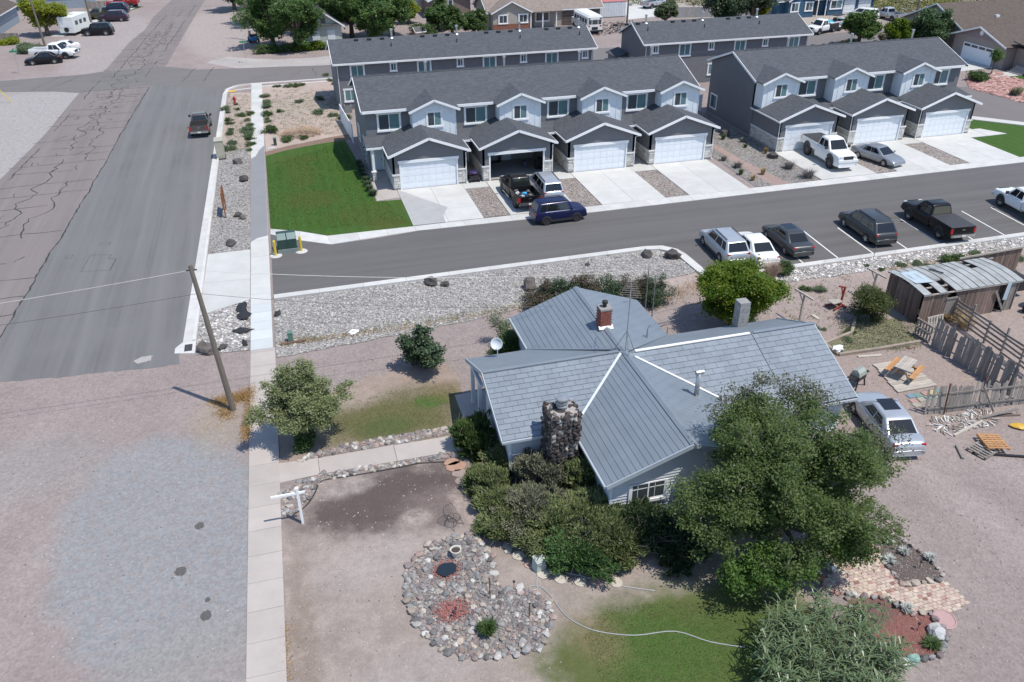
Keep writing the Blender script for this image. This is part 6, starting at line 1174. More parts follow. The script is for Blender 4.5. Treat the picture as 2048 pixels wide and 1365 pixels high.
# wire garden chair
WC=thing('wire_chair','black wire mesh garden chair facing the garden rock bed','chair',tuple(G(908,1050)),.6); wm=M('black_wire',(.025,.03,.028),.5)
def ringp(c,rx,ry,n=20,tilt=0): return [(c[0]+rx*math.cos(t),c[1]+ry*math.sin(t)*math.cos(tilt),c[2]+ry*math.sin(t)*math.sin(tilt)) for t in [k*6.283/n for k in range(n+1)]]
mb=MB(); mb.tube(ringp((0,0,.42),.3,.28),.013,4); mb.build('seat_rim',wm,WC)
mb=MB()
for k in range(7):
    y=-.24+.08*k; w=.3*math.sqrt(max(0,1-(y/.28)**2)); mb.tube([(-w,y,.42),(0,y,.36),(w,y,.42)],.005,3)
for k in range(7): x=-.25+.083*k; w=.28*math.sqrt(max(0,1-(x/.3)**2)); mb.tube([(x,-w,.42),(x,0,.36),(x,w,.42)],.005,3)
mb.build('seat_mesh',wm,WC)['kind']='stuff'
mb=MB(); mb.tube([(-.3,.1,.45),(-.32,.3,.72),(-.2,.36,.92),(.2,.36,.92),(.32,.3,.72),(.3,.1,.45)],.013,4); mb.build('back_rim',wm,WC); mb=MB()
for k in range(6): mb.tube([(-.25+.1*k,.22,.44),(-.25+.1*k,.34,.88)],.005,3)
for k in range(5): mb.tube([(-.3,.25+.02*k,.5+.09*k),(.3,.25+.02*k,.5+.09*k)],.005,3)
mb.build('back_mesh',wm,WC)['kind']='stuff'
for sx,sy in ((-1,-1),(1,-1),(-1,1),(1,1)): mb=MB(); mb.tube([(.2*sx,.18*sy,.4),(.3*sx,.3*sy,0)],.012,4); mb.build('leg',wm,WC)
# brick path, flower beds
bk=[M('paver_%d'%i,c,.9,.12,8,rnd=.12) for i,c in enumerate(((.47,.37,.31),(.42,.31,.27),(.36,.21,.17),(.50,.42,.34),(.25,.14,.115)))]
bpath=GP([(1694,1036),(1757,1052),(1747,1079),(1757,1117),(1805,1177),(1884,1160),(1941,1207),(1903,1229),(1859,1221),(1821,1228),(1776,1196),(1672,1190),(1640,1171),(1672,1139),(1704,1101)])
BP=struct(sheet('brick_path',bpath,.010,gravelmat('joint_sand',(.30,.25,.22),.2,20.))); mesh_b=[]
for m in bk:
    q=MB(); q.box(-.098,-.068,0,.098,.068,.035); mesh_b.append(q.mesh('brick',m))
xs=[p[0] for p in bpath]; ys=[p[1] for p in bpath]; rbp=random.Random(17); sites=[]; yy=min(ys); k=0
while yy<max(ys):
    xx=min(xs)-(.1 if k%2 else 0)
    while xx<max(xs):
        if inside((xx,yy),bpath): sites.append((xx,yy))
        xx+=.208
    yy+=.148; k+=1
pit=lambda s:-(s[1])
sites.sort(key=lambda s:s[1]); rest=MB()
for i,(x,y) in enumerate(sites):
    j=rbp.choices(range(5),(10,7,2,6,1))[0]
    if i<300: obj('brick',mesh_b[j],BP,(x+rbp.uniform(-.008,.008),y+rbp.uniform(-.008,.008),.004+rbp.uniform(0,.012)),(rbp.uniform(-.03,.03),rbp.uniform(-.03,.03),rbp.uniform(-.05,.05)))
    else: rest.box(x-.098,y-.068,.004,x+.098,y+.068,.04+rbp.uniform(0,.01),j)
if rest.v: rest.build('bricks',bk,BP)['kind']='stuff'
fb1=GP([(1749,1080),(1790,1072),(1850,1112),(1886,1150),(1878,1163),(1805,1172),(1760,1117)]); fb2=GP([(1690,1190),(1776,1200),(1820,1232),(1858,1226),(1895,1268),(1880,1312),(1800,1332),(1740,1300)])
F1=struct(sheet('flower_bed',fb1,.016,gravelmat('bed_soil',(.13,.105,.095),.3,25.))); F2=struct(sheet('flower_bed',fb2,.016,gravelmat('red_mulch',(.24,.115,.10),.4,26.,blobs=[(19.2,17.6,1.2,.6,0,.4,.8,(.14,.105,.095),.9)])))
for F,pl in ((F1,fb1),(F2,fb2)):
    rim=[]
    for i in range(len(pl)):
        a=Vector(pl[i]);b=Vector(pl[(i+1)%len(pl)]); n=max(1,int((b-a).length/.30))
        for j in range(n): p=a.lerp(b,(j+rb_.random()*.4)/n); rim.append((p.x,p.y))
    strew(F,rim,.10,.19,RMS,'rim_stone'); mb=MB()
    for p in scatter(pl,420,random.Random(3)): mb.rock((p[0],p[1],.02),rb_.uniform(.015,.04),.6,rb_.choice((0,2,2,5)) if F is F1 else 0,rnd=rb_)
    mb.build('mulch_chips',rk if F is F1 else [MC['red_chip']],F)['kind']='stuff'
silv=leafmat('silver_leaf',(.42,.44,.42),(.55,.57,.54),(.25,.27,.25),.1,.7)
for i,(u,v,lb) in enumerate(((1806,1108,'silver-leaved plant in the middle of the dark soil bed'),(1858,1120,'silver-leaved plant at the right of the dark soil bed'),(1777,1124,'silver-leaved plant beside the brick path bend'),(1812,1222,'silver-leaved plant at the rim of the red mulch bed'),(1775,1085,'silver-leaved plant at the upper rim of the dark soil bed'))):
    q=G(u,v); tuft('silver_plant',lb,(q.x,q.y,.02),90,.28,.28,silv,620+i,'plant','silver-leaved plants in the flower beds',.05)
tuft('bed_heather','low dark green cushion at the right of the red mulch bed',tuple(G(1862,1292))[:2]+(.02,),160,.25,.4,lf_bush,640,'plant',None,.04)
for i,(u,v,lb) in enumerate(((1794,1102,'black garden light at the left of the dark soil bed'),(1816,1105,'black garden light in the middle of the dark soil bed'),(1838,1138,'black garden light at the lower end of the dark soil bed'),(1795,1220,'black garden light in the shade of the canes'),(1834,1262,'tall black garden light on the red mulch'),(1801,1290,'black garden light low on the red mulch'),(1768,1212,'black garden light nearest the brick path'))): solar(lb,u,v,'garden lights in the flower beds')
q=G(1888,1241); mb=MB(); mb.lathe([(.40,0),(.44,.02),(.44,.05),(.40,.06),(.38,.035),(.02,.03)],28); one('pink_disc','large pink round tray at the end of the brick path','tray',mb,M('pink_plastic',(.40,.26,.25),.6,.08,4),loc=(q.x,q.y,.03),rot=(math.radians(6),0,0))
q=G(1871,1268); mb=MB(); mb.rock((0,0,.12),(.42,.3,.24),rnd=rb_,sub=2,rough=.2); one('white_rock','streaked white rock beside the red mulch bed','rock',mb,M('white_quartz',(.60,.60,.58),.8,.25,6,30,.4,col2=(.35,.35,.36)),loc=(q.x,q.y,0))
for i,(u,v,c,lb) in enumerate(((1660,1138,(.62,.62,.60),'white lump under the big tree beside the bricks'),(1635,1158,(.2,.09,.06),'rust-brown lump under the big tree beside the bricks'),(1826,1322,(.22,.36,.31),'teal rock at the bottom of the red mulch bed'),(1805,1328,(.45,.46,.45),'grey streaked rock at the bottom of the red mulch bed'))):
    q=G(u,v); mb=MB(); mb.rock((0,0,.1),(.26,.2,.16),rnd=rb_,sub=2,rough=.25); one('garden_rock',lb,'rock',mb,M('oddrock_%d'%i,c,.8,.2,6),loc=(q.x,q.y,0))
# ================================================================ SHED, FENCES AND SCRAP YARD
oldw=M('grey_board',(.29,.26,.235),.95,.25,2,25,.4,rnd=.28,stretch=(5,5,.8)); redw=M('brown_board',(.20,.145,.12),.95,.3,2,25,.4,rnd=.35,stretch=(5,5,.8)); palew=M('pale_board',(.42,.38,.33),.9,.18,2,25,.3,rnd=.15,stretch=(1,5,5)); orangew=M('new_timber',(.46,.24,.10),.8,.15,3,25,.2,rnd=.12); roofold=M('weathered_metal_roof',(.33,.35,.35),.7,.18,1.5,15,.3,rnd=.12); rust=M('rusty_iron',(.12,.05,.035),.9,.3,8)
rs=random.Random(71)
SH=thing('board_shed','tumbledown board shed with a curved patched roof','shed',(0,0,0)); x0,x1,y0,y1,hs=35.95,43.0,36.15,39.3,2.05
def plank_wall(T,a,b,h0,h1,w=.17,mat=None,name='plank',lean=0,gap=.015,th=.03,hvar=.04,skip=()):
    a=Vector((a[0],a[1],0));b=Vector((b[0],b[1],0));d=(b-a); n=int(d.length/w); u=d.normalized()
    for i in range(n):
        if i in skip: continue
        p=a+u*(w*i); mb=MB(); m=Matrix.Translation(p)@Matrix.Rotation(math.atan2(u.y,u.x),4,'Z'); t=h1+(rs.uniform(-hvar,hvar)); mb.box(gap/2,-th/2+rs.uniform(-.012,.012),h0,w-gap/2,th/2,t,0,m); mb.build(name,mat or redw,T)
plank_wall(SH,(x0,y0),(x1-1.3,y0),0,hs,.2,redw,skip=(9,10,11)); plank_wall(SH,(x1-.75,y0),(x1,y0),0,hs,.2,oldw); plank_wall(SH,(x0,y1),(x0,y0),0,hs+.05,.2,redw); plank_wall(SH,(x1,y0),(x1,y1),0,hs,.22,oldw); plank_wall(SH,(x1,y1),(x0,y1),0,hs,.25,oldw)
mb=MB(); mb.box(x0+1.75,y0-.05,.35,x0+2.45,y0-.02,1.55); hd=mb.build('hatch',oldw,SH); mb=MB(); mb.bar((x0+1.7,y0-.07,1.58),(x0+2.5,y0-.07,1.58),.06,.1); mb.build('hatch_lintel',oldw,SH)
mb=MB(); mb.bar((x1-1.75,y0-.1,1.6),(x1-.75,y0-.1,.1),.05,.14); mb.build('leaning_board',oldw,SH)
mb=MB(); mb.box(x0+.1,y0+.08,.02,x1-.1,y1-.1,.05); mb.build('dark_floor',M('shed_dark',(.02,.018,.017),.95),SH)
def arc(t): return hs+.08+.17*math.sin(PI*t)
holes={(1,0),(1,1),(1,2),(3,0),(3,1),(9,3),(9,4)}
for k in range(13):
    xa=x0-.15+(x1-x0+.3)*k/13; xb=x0-.15+(x1-x0+.3)*(k+1)/13
    for j in range(5):
        if (k,j) in holes: continue
        ta,tb=j/5,(j+1)/5; ya=y0-.15+(y1-y0+.3)*ta; yb=y0-.15+(y1-y0+.3)*tb; mb=MB(); mb.slab([(xa+.01,ya,arc(ta)),(xb-.01,ya,arc(ta)),(xb-.01,yb,arc(tb)),(xa+.01,yb,arc(tb))],.03); mb.build('roof_panel',roofold,SH)
    for t in ((0,.5,1.) if k%2 else (0.,1.)): pass
    mb=MB(); mb.tube([(xb,y0-.17+(y1-y0+.34)*t,arc(t)+.015) for t in (0,.2,.4,.6,.8,1)],.018,4); mb.build('roof_seam',oldw if k%3 else rust,SH)
for j in range(6):
    t=j/5; y=y0-.1+(y1-y0+.2)*t; mb=MB(); mb.bar((x0-.1,y,arc(t)-.08),(x1+.1,y,arc(t)-.08),.06,.08); mb.build('rafter',palew,SH)
mb=MB(); mb.slab([(x1-1.15,y0-.2,.95),(x1-.85,y0-.22,.95),(x1-.8,y0-.2,hs+.15),(x1-1.1,y0-.2,hs+.15)],.01); mb.build('hanging_sheet',M('pale_blue_sheet',(.42,.50,.54),.5,.1,3),SH); mb=MB(); mb.slab([(x0+.1,y0+1.0,arc(.35)+.06),(x0+1.3,y0+.9,arc(.33)+.06),(x0+1.4,y1-.5,arc(.85)+.06),(x0+.2,y1-.5,arc(.85)+.06)],.01); mb.build('loose_sheet',MC['pale_blue_sheet'],SH)
mb=MB(); mb.bar((x0+2.3,y1-.6,arc(.8)+.08),(x0+2.6,y1-1.5,arc(.55)+.1),.1,.05); mb.build('loose_board',blk,SH)
# open yard beyond the shed
YW=thing('board_screen','brown board screen behind the scrap at the right edge','fence',(0,0,0)); plank_wall(YW,(42.0,40.2),(47.5,40.5),0,1.9,.2,redw); mb=MB(); mb.bar((41.9,40.1,1.9),(47.6,40.4,1.95),.08,.12); mb.build('rail',palew,YW)
for k in range(3): mb=MB(); mb.bar((42.0,39.3-.45*k,1.9-.12*k),(44.0,39.5-.45*k,1.95-.12*k),.05,.1); one('loose_rafter','loose pale rafter over the scrap beyond the shed, %s'%('rear','middle','front')[k],'board',mb,palew,'loose rafters beyond the shed')
one('scrap_trailer','dark scrap trailer box beyond the shed','trailer',MB().box(43.5,37.3,.5,45.2,38.6,1.3),darkm)
for i,(x,y,z,r,lb) in enumerate(((43.6,35.6,.33,.33,'old tyre with white rim lying beyond the shed'),(44.6,36.1,.8,.55,'large black tractor tyre at the right edge beyond the shed'),(43.3,34.9,.2,.3,'flat lying tyre at the right edge beyond the shed'))):
    S_=thing('worn_rubber_scrap',lb,'scrap',(x,y,z),.4); t,k=_wheel(r,.24,rimm); obj('tyre',t,S_); 
    if i==0: obj('rim',k,S_)
# leaning picket fence
def picket(T,a,b,h,w=.165,pitch=.19,lean=.12,mat=oldw,rails=((.4,),(1.2,)),seed=1):
    r_=random.Random(seed); a=Vector(a+(0,));b=Vector(b+(0,));d=b-a;u=d.normalized();n=Vector((-u.y,u.x,0)); k=int(d.length/pitch)
    for i in range(k):
        if r_.random()<.05: continue
        p=a+u*(pitch*i+r_.uniform(-.02,.02)); t=Vector((0,0,h*r_.uniform(.85,1.08)))+n*lean*h+u*r_.uniform(-.10,.10); mb=MB(); s=u*w*.5*r_.uniform(.8,1.1); e=n*.012; top=p+t
        mb.add([p-s-e,p+s-e,p+s+e,p-s+e,top-s-e,top+s-e,top+s+e,top-s+e,top+Vector((0,0,.1))-e,top+Vector((0,0,.1))+e],[(3,2,1,0),(0,1,5,8,4),(2,3,7,9,6),(1,2,6,9,8,5),(3,0,4,8,9,7)]); mb.build('picket',mat,T)
    for z in (.35,1.15):
        q=a+n*lean*z+Vector((0,0,z)); e=b+n*lean*z+Vector((0,0,z)); mb=MB(); mb.bar(q-n*.04,e-n*.04,.05,.1); mb.build('fence_rail',mat,T)
F=thing('picket_fence','weathered grey picket fence running away past the picnic table','fence'); picket(F,(35.55,28.3),(35.1,33.9),1.75,lean=-.05,seed=3,pitch=.165)
F=thing('picket_fence','leaning weathered picket fence with two rails behind the pallet','fence'); picket(F,(30.1,28.0),(36.6,27.3),1.5,lean=.12,seed=4,pitch=.175)
for x in (31.0,33.2): mb=MB(); mb.bar((x,27.75,0),(x-.1,27.85,1.9),.05,.05); mb.build('iron_stake',rust,F)
mb=MB(); mb.bar((33.6,27.2,.05),(33.0,27.75,1.4),.05,.09); mb.build('prop',oldw,F)
F=thing('rail_fence','dark slatted corral fence beyond the picket fence','fence'); a=Vector((38.5,36.0,0));b=Vector((37.9,27.5,0))
for i in range(7): p=a.lerp(b,i/6); mb=MB(); mb.bar(p,p+Vector((0,0,1.55+.3*(i%2))),.1,.1); mb.build('post',oldw,F)
for i in range(6):
    for z in (.3,.6,.9,1.2,1.42): p=a.lerp(b,i/6); q=a.lerp(b,(i+1)/6); mb=MB(); mb.bar(p+Vector((-.07,0,z+rs.uniform(-.05,.05))),q+Vector((-.07,0,z+rs.uniform(-.05,.05))),.03,.13); mb.build('slat',oldw,F)
def pallet(T,w,d,n,mat,z=0):
    for k in range(3): mb=MB(); mb.box(-w/2,-d/2+(d-.09)*k/2,z,w/2,-d/2+(d-.09)*k/2+.09,z+.09); mb.build('stringer',mat,T)
    for k in range(n): x=-w/2+(w-.12)*k/(n-1); mb=MB(); mb.box(x,-d/2,z+.092,x+.12,d/2,z+.115); mb.build('slat',mat,T)
T=thing('pallet','new orange timber pallet lying on scrap near the right edge','pallet',tuple(G(1983,893))[:2]+(.22,),PI/2+.35); pallet(T,1.25,1.05,7,orangew); T.rotation_euler=(.02,.06,PI/2-.3)
T=thing('pallet','grey pallet underneath the orange one','pallet',tuple(G(1965,903))[:2]+(.06,),.3); pallet(T,1.2,1.0,6,oldw)
T=thing('pallet','grey pallet standing upright beside the shed corner','pallet',(35.0,34.6,.6),0); pallet(T,1.2,1.1,6,oldw); T.rotation_euler=(PI/2,0,PI/2+.1)
T=thing('pallet','pale pallet standing behind the picket fence near the shed','pallet',(36.3,35.2,.55),0); pallet(T,1.2,1.0,6,palew); T.rotation_euler=(PI/2-.2,0,.1)
def board(label,pa,pb,w=.14,h=.05,mat=palew,za=.04,zb=.04): mb=MB(); mb.bar(G(*pa,za),G(*pb,zb),w,h); one('loose_board',label,'board',mb,mat,'loose boards on the bare earth')
board('pale square beam lying before the picket fence',(1908,872),(1965,843),.14,.12); board('long grey board propped along the front picket fence',(1955,838),(2035,818),.14,.05,oldw,.05,.35); board('reddish board lying below the front picket fence',(1985,832),(2040,830),.12,.04,redw); board('short grey beam right of the pale silver sedan',(1913,892),(1926,918),.12,.12,oldw); board('dark pole with a grey sleeve at the right edge',(1945,907),(2060,915),.12,.12,darkm); board('pale plank lying beyond the picnic deck',(1716,714),(1763,711),.16,.08); board('small board on the bare earth left of the red hoist',(1625,630),(1637,638),.22,.04); board('thin plank at the kerb beyond the lime tree',(1560,556),(1628,554),.12,.08); board('two short bricks beyond the picnic deck',(1818,697),(1828,694),.12,.05,M('dull_brick',(.30,.18,.14),.9))
tt=M('bed_timber',(.30,.25,.20),.95,.2,3,25,.3,rnd=.1)
RBd=thing('raised_bed','weedy raised bed framed with grey timbers before the shed','planter')
P_=[G(*q) for q in ((1648,690),(1677,712),(1760,700),(1840,686),(1712,632),(1703,668))]
for i,j in ((0,1),(1,2),(2,3),(4,5),(0,5)): mb=MB(); mb.bar(P_[i]+Vector((0,0,.08)),P_[j]+Vector((0,0,.08)),.18,.18); mb.build('timber',tt,RBd)
sheet('soil',[(P_[i].x,P_[i].y) for i in (0,1,2,3)]+[(35.2,37.0),(33.4,37.6),(P_[4].x,P_[4].y),(P_[5].x,P_[5].y)],.02,gravelmat('weedy_soil',(.20,.19,.13),.5,18.,tints=((.6,.65,.5),(1.5,1.5,1.4))),RBd)
# clothes line posts, hoist
for (u,v,h,lb) in ((1598,646,1.95,'pale timber clothes line post left of the red hoist'),(1741,600,1.9,'pale timber clothes line post beside the shed bush')):
    q=G(u,v); T=thing('clothes_post',lb,'clothes post',(q.x,q.y,0),0,'clothes line posts'); mb=MB(); mb.bar((0,0,0),(0,0,h),.1,.1); mb.build('post',palew,T); mb=MB(); mb.bar((-.1,.85,h),(.15,-.75,h),.1,.09); mb.build('crossbar',palew,T); mb=MB(); mb.bar((0,.02,h-.5),(-.06,.45,h-.03),.05,.05); mb.build('brace',palew,T)
q=G(1680,612); T=thing('engine_hoist','red engine hoist standing on the bare earth','hoist',(q.x,q.y,0),.2); hr=M('hoist_red',(.28,.045,.035),.6,.2,5)
for nm,a,b,w in (('mast',(0,0,.1),(.1,0,1.35),.1),('base_leg',(-.9,-.35,.1),(.1,-.1,.1),.09),('base_leg',(-.9,.35,.1),(.1,.1,.1),.09),('cross_leg',(.05,-.4,.1),(.05,.4,.1),.09),('boom',(.1,0,1.3),(-.45,0,1.5),.09),('ram',(0,0,.8),(-.2,0,1.35),.06)): mb=MB(); mb.bar(a,b,w,w); mb.build(nm,hr,T)
mb=MB(); mb.box(-.95,-.3,.45,-.15,.3,.5); mb.build('white_board',palew,T)
for x,y in ((-.9,-.35),(-.9,.35),(.05,-.4),(.05,.4)): mb=MB(); mb.tube([(x,y-.03,.05),(x,y+.03,.05)],.05,8); mb.build('caster',darkm,T)
# deck and picnic table
DK=thing('timber_deck','bleached timber deck under the picnic table','deck'); 
for k in range(13):
    y=30.08+.215*k; xa=29.98+.04*k+rs.uniform(-.04,.04); xb=32.5+rs.uniform(-.05,.05); mb=MB(); mb.box(xa,y,.03,xb,y+.2,.075+rs.uniform(0,.015)); mb.build('deck_board',palew,DK)
PTb=thing('picnic_table','picnic table with bleached top and new orange benches','table',(31.35,31.45,.09),.55)
for k in range(5): mb=MB(); mb.box(-.75,-.36+.145*k,.72,.75,-.36+.145*k+.135,.76); mb.build('top_board',palew,PTb)
for s in (-1,1):
    for k in range(2): mb=MB(); mb.box(-.85,s*.66-.14+.145*k,.42,.85,s*.66-.14+.145*k+.135,.46); mb.build('bench_board',orangew,PTb)
    for x in (-.55,.55): mb=MB(); mb.bar((x,s*.12,.72),(x,s*.55,0),.05,.1); mb.build('leg',palew,PTb)
for x in (-.5,.5): mb=MB(); mb.bar((x,-.75,.38),(x,.75,.38),.05,.09); mb.build('bench_support',orangew,PTb)
BQ=thing('barbecue','grey-lidded barbecue on black legs beside the east wing','barbecue',tuple(G(1711,772))[:2]+(0,),.4); mb=MB(); mb.add([(x*.36,y*.28,z) for x,y,z in ((-1,-1,.78),(1,-1,.78),(1,1,.78),(-1,1,.78),(-.95,-.8,1.0),(.95,-.8,1.0),(.95,.6,1.08),(-.95,.6,1.08),(-.85,-.2,1.14),(.85,-.2,1.14))],[(3,2,1,0),(0,1,5,4),(1,2,6,9,5),(2,3,7,6),(3,0,4,8,7),(4,5,9,8),(8,9,6,7)]); mb.build('lid',M('barbecue_lid',(.30,.33,.30),.5,.08),BQ)
mb=MB(); mb.box(-.36,-.28,.55,.36,.28,.775); mb.build('firebox',darkm,BQ)
for s in (-1,1):
    mb=MB(); mb.box(min(s*.38,s*.75),-.22,.74,max(s*.38,s*.75),.22,.775); mb.build('side_shelf',darkm,BQ)
    for y in (-.22,.22): mb=MB(); mb.bar((s*.3,y,.56),(s*.45,y*1.2,0),.07,.05); mb.build('leg',darkm,BQ)
pc=[(.16,.25,.31),(.15,.25,.22),(.36,.24,.21),(.46,.38,.18),(.34,.32,.27),(.24,.29,.24)]; CP=struct(sheet('coloured_paving',GP([(1810,790),(1870,776),(1882,790),(1825,806),(1835,816),(1822,818)]),.004,MC['joint_sand']))
cpx=[(1822,793,0),(1836,792,1),(1851,788,2),(1864,786,3),(1877,783,1),(1827,803,2),(1843,800,4),(1858,797,1),(1871,794,5),(1833,811,4)]
q=MB(); q.box(-.2,-.17,0,.2,.17,.04)
for u,v,c in cpx: p=G(u,v); obj('paver',q.mesh('paver',M('paver_col_%d'%c,pc[c],.85,.1,4)),CP,(p.x,p.y,.005),.08)
one('yellow_sheet','folded yellow sheet at the right edge above the pallet','sheet',MB().rock((0,0,.1),(.5,.25,.12),rnd=rb_,sub=2,rough=.2),M('yellow_plastic',(.60,.36,.04),.5),loc=tuple(G(2040,856)))
sc=MB(); q=G(1925,845)
for k in range(260):
    a=rs.uniform(0,6.28); r=math.sqrt(rs.random()); p=Vector((q.x+1.9*r*math.cos(a),q.y+.75*r*math.sin(a),.03)); d=Vector((math.cos(a*3),math.sin(a*3),rs.uniform(0,.25)))*rs.uniform(.15,.5); sc.bar(p,p+d,rs.uniform(.02,.05),.02,rs.choice((0,0,1,2)))
tag(sc.build('twig_litter',[twig,palew,MC['white_plastic']]),'litter of sticks and scraps below the front picket fence','litter',kind='stuff')
# pipe gate behind the house
GT=thing('pipe_gate','bent steel pipe gate between the north wing and the lime tree','gate',(0,0,0)); a=Vector((19.9,40.0,0));b=Vector((23.6,40.6,0))
for z in (.35,1.15): mb=MB(); mb.tube([a+Vector((0,0,z)),b+Vector((0,0,z))],.025,5); mb.build('rail',ant,GT)
for p,q in ((a+Vector((0,0,.3)),b+Vector((0,0,1.15))),(b+Vector((0,0,.3)),b+Vector((0,0,1.2))),(a,a+Vector((0,0,1.3)))): mb=MB(); mb.tube([p,q],.022,5); mb.build('strut',ant,GT)
WFs=thing('wire_fence','sagging wire fence beside the north wing','fence'); pts=[Vector((19.9,40,0)),Vector((20.1,38.2,0)),Vector((20.4,36.2,0))]
for p in pts: mb=MB(); mb.tube([p,p+Vector((0,0,1.2))],.03,5); mb.build('post',ant,WFs)
for z in (.3,.6,.9,1.15): mb=MB(); mb.tube([p+Vector((0,0,z)) for p in pts],.01,4); mb.build('strand',ant,WFs)
mb=MB(); mb.bar((0,0,0),(.1,.1,1.1),.03,.03); one('thin_stake','thin leaning stake in the parking bed gravel','stake',mb,ant,loc=tuple(G(1745,524)))
# things left round the townhouses
LD=thing('bed_cargo','bags and boxes lying in the open bed of the black pickup','cargo',(18.25,61.6,.95))
for i,(x,y,r,c) in enumerate(((-.5,.4,.2,(.6,.6,.62)),(0,.1,.24,(.05,.35,.65)),(.45,.6,.2,(.1,.1,.1)),(-.3,-.4,.18,(.4,.42,.45)),(.4,-.3,.2,(.12,.1,.09)),(-.45,1.0,.2,(.08,.08,.09)))): mb=MB(); mb.rock((x,y,.1),(r,r*.8,r*.6),rnd=rb_,sub=2,rough=.25); mb.build('bag',M('cargo_%d'%i,c,.6),LD)
TC=thing('toy_buggy','small red-black toy buggy in the gap between the first two garages','toy',(15.6,68.6,.06)); mb=MB(); mb.box(-.35,-.6,.2,.35,.6,.5); mb.build('body',darkm,TC); mb=MB(); mb.rock((0,0,.75),(.3,.4,.25),rnd=rb_,sub=2,rough=.3); mb.build('load',M('toy_colours',(.25,.15,.35),.5,.5,6),TC)
for x in (-.4,.4):
    for y in (-.45,.45): mb=MB(); mb.tube([(x-.06,y,.2),(x+.06,y,.2)],.2,10); mb.build('wheel',tyre,TC)
for i,(x,y,s,c,lb) in enumerate(((17.2,71.8,.5,(.05,.05,.06),'dark bicycle-like clutter at the left back of the open garage'),(20.9,70.6,.35,(.06,.07,.10),'folded chair clutter at the right of the open garage'),(22.0,70.0,.55,(.02,.02,.022),'black bin at the right of the open garage'),(17.0,69.0,.4,(.10,.09,.12),'grey boxes at the left of the open garage'))):
    mb=MB(); mb.box(-s/2,-s/2,0,s/2,s/2,s*1.6); mb.rock((0,0,s*1.6),(s*.5,s*.5,s*.3),rnd=rb_,sub=2,rough=.3); one('garage_clutter',lb,'clutter',mb,M('clutter_%d'%i,c,.6,.3,4),loc=(x,y,.08))
acm=M('ac_grey',(.20,.21,.21),.6,.1,6); AC=thing('air_conditioner','grey air conditioner unit at the corner of the rear row','air conditioner',(7.3,93.9,0)); mb=MB(); mb.box(-.4,-.4,0,.4,.4,.8); mb.build('body',acm,AC); mb=MB(); mb.lathe([(.36,0),(.33,.04),(.05,.05)],14,(0,0,.8)); mb.build('fan_grille',darkm,AC)
# ================================================================ THE FAR STREET: HOUSES, TREES, TRAILERS
def gable_house(name,label,loc,rz,w,d,hw,hr,wallm,roofm,over=.45,trimm=None):
    """ridge along local x, front towards local -y"""
    T=thing(name,label,'house',loc,rz); tm=trimm or trim
    W_=MB(); pr=[(-d/2,0),(-d/2,hw),(0,hr),(d/2,hw),(d/2,0)]; W_.add([(-w/2,y,z) for y,z in pr]+[(w/2,y,z) for y,z in pr],[(0,1,2,3,4),(9,8,7,6,5)]+[(i,i+5,(i+1)%5+5,(i+1)%5) for i in range(5)]); W_.build('wall',wallm,T)
    s=(hr-hw)/(d/2); e=over
    for q in (-1,1):
        R_=MB(); R_.slab([(-w/2-e,q*(d/2+e),hw-s*e+.12),(w/2+e,q*(d/2+e),hw-s*e+.12),(w/2+e,0,hr+.14),(-w/2-e,0,hr+.14)],.14); R_.build('roof_slope',roofm,T); f=MB(); f.bar((-w/2-e,q*(d/2+e+.03),hw-s*e),(w/2+e,q*(d/2+e+.03),hw-s*e),.05,.16); f.build('fascia',tm,T)
        for x in (-1,1): b=MB(); b.bar((x*(w/2+e+.03),q*(d/2+e),hw-s*e+.02),(x*(w/2+e+.03),0,hr+.04),.05,.18); b.build('barge_board',tm,T)
    return T
def wing(T,x0,x1,yf,yb,hw,hr,wallm,roofm,over=.4,tm=None):
    """projecting gable wing facing local -y"""
    xc=(x0+x1)/2; W_=MB(); pr=[(x0,0),(x0,hw),(xc,hr),(x1,hw),(x1,0)]; W_.add([(x,yf,z) for x,z in pr]+[(x,yb,z) for x,z in pr],[(0,1,2,3,4),(9,8,7,6,5)]+[(i,i+5,(i+1)%5+5,(i+1)%5) for i in range(5)]); W_.build('wing_wall',wallm,T); s=(hr-hw)/((x1-x0)/2)
    for q,xe_ in ((-1,x0-over),(1,x1+over)):
        R_=MB(); R_.slab([(xc,yf-over,hr+.13),(xe_,yf-over,hw-s*over+.13),(xe_,yb,hw-s*over+.13),(xc,yb,hr+.13)],.13); R_.build('wing_roof',roofm,T); b=MB(); b.bar((xc,yf-over-.03,hr+.03),(xe_,yf-over-.03,hw-s*over+.03),.05,.18); b.build('barge_board',tm or trim,T)
def gdoor(T,x0,x1,h,y,mat=doorw,rows=4):
    D_=MB(); D_.box(x0,y-.06,.02,x1,y-.01,h); o=D_.build('garage_door',mat,T)
    for r_ in range(rows): b=MB(); b.box(x0+.08,y-.085,.1+(h-.1)*r_/rows,x1-.08,y-.062,.1+(h-.1)*(r_+1)/rows-.06); b.build('panel',mat,o)
tanw=M('tan_siding',(.36,.335,.285),.8,.06,2); brw=M('far_brick',(.23,.10,.065),.9,.15,6); tanr=roofmat('tan_shingles',(.26,.215,.185),1,.2); brr=roofmat('brown_shingles',(.115,.092,.078),1,.2); brr2=roofmat('brown_shingles_x',(.115,.092,.078),0,.2); taupe=M('taupe_stucco',(.30,.255,.235),.9,.06,1); mauve=M('mauve_siding',(.26,.205,.21),.85,.05,2); bluw=M('blue_siding',(.035,.10,.17),.7,.08,2); whw=M('white_siding',(.62,.66,.68),.7,.05,2); brs2=M('brown_siding',(.22,.165,.145),.85,.06,2); grnr=M('pale_green_metal',(.45,.55,.52),.4,.05,2); greyr=roofmat('grey_shingles',(.12,.12,.125),1,.2); gbl=M('grey_blue_siding',(.26,.31,.36),.8,.05,2)
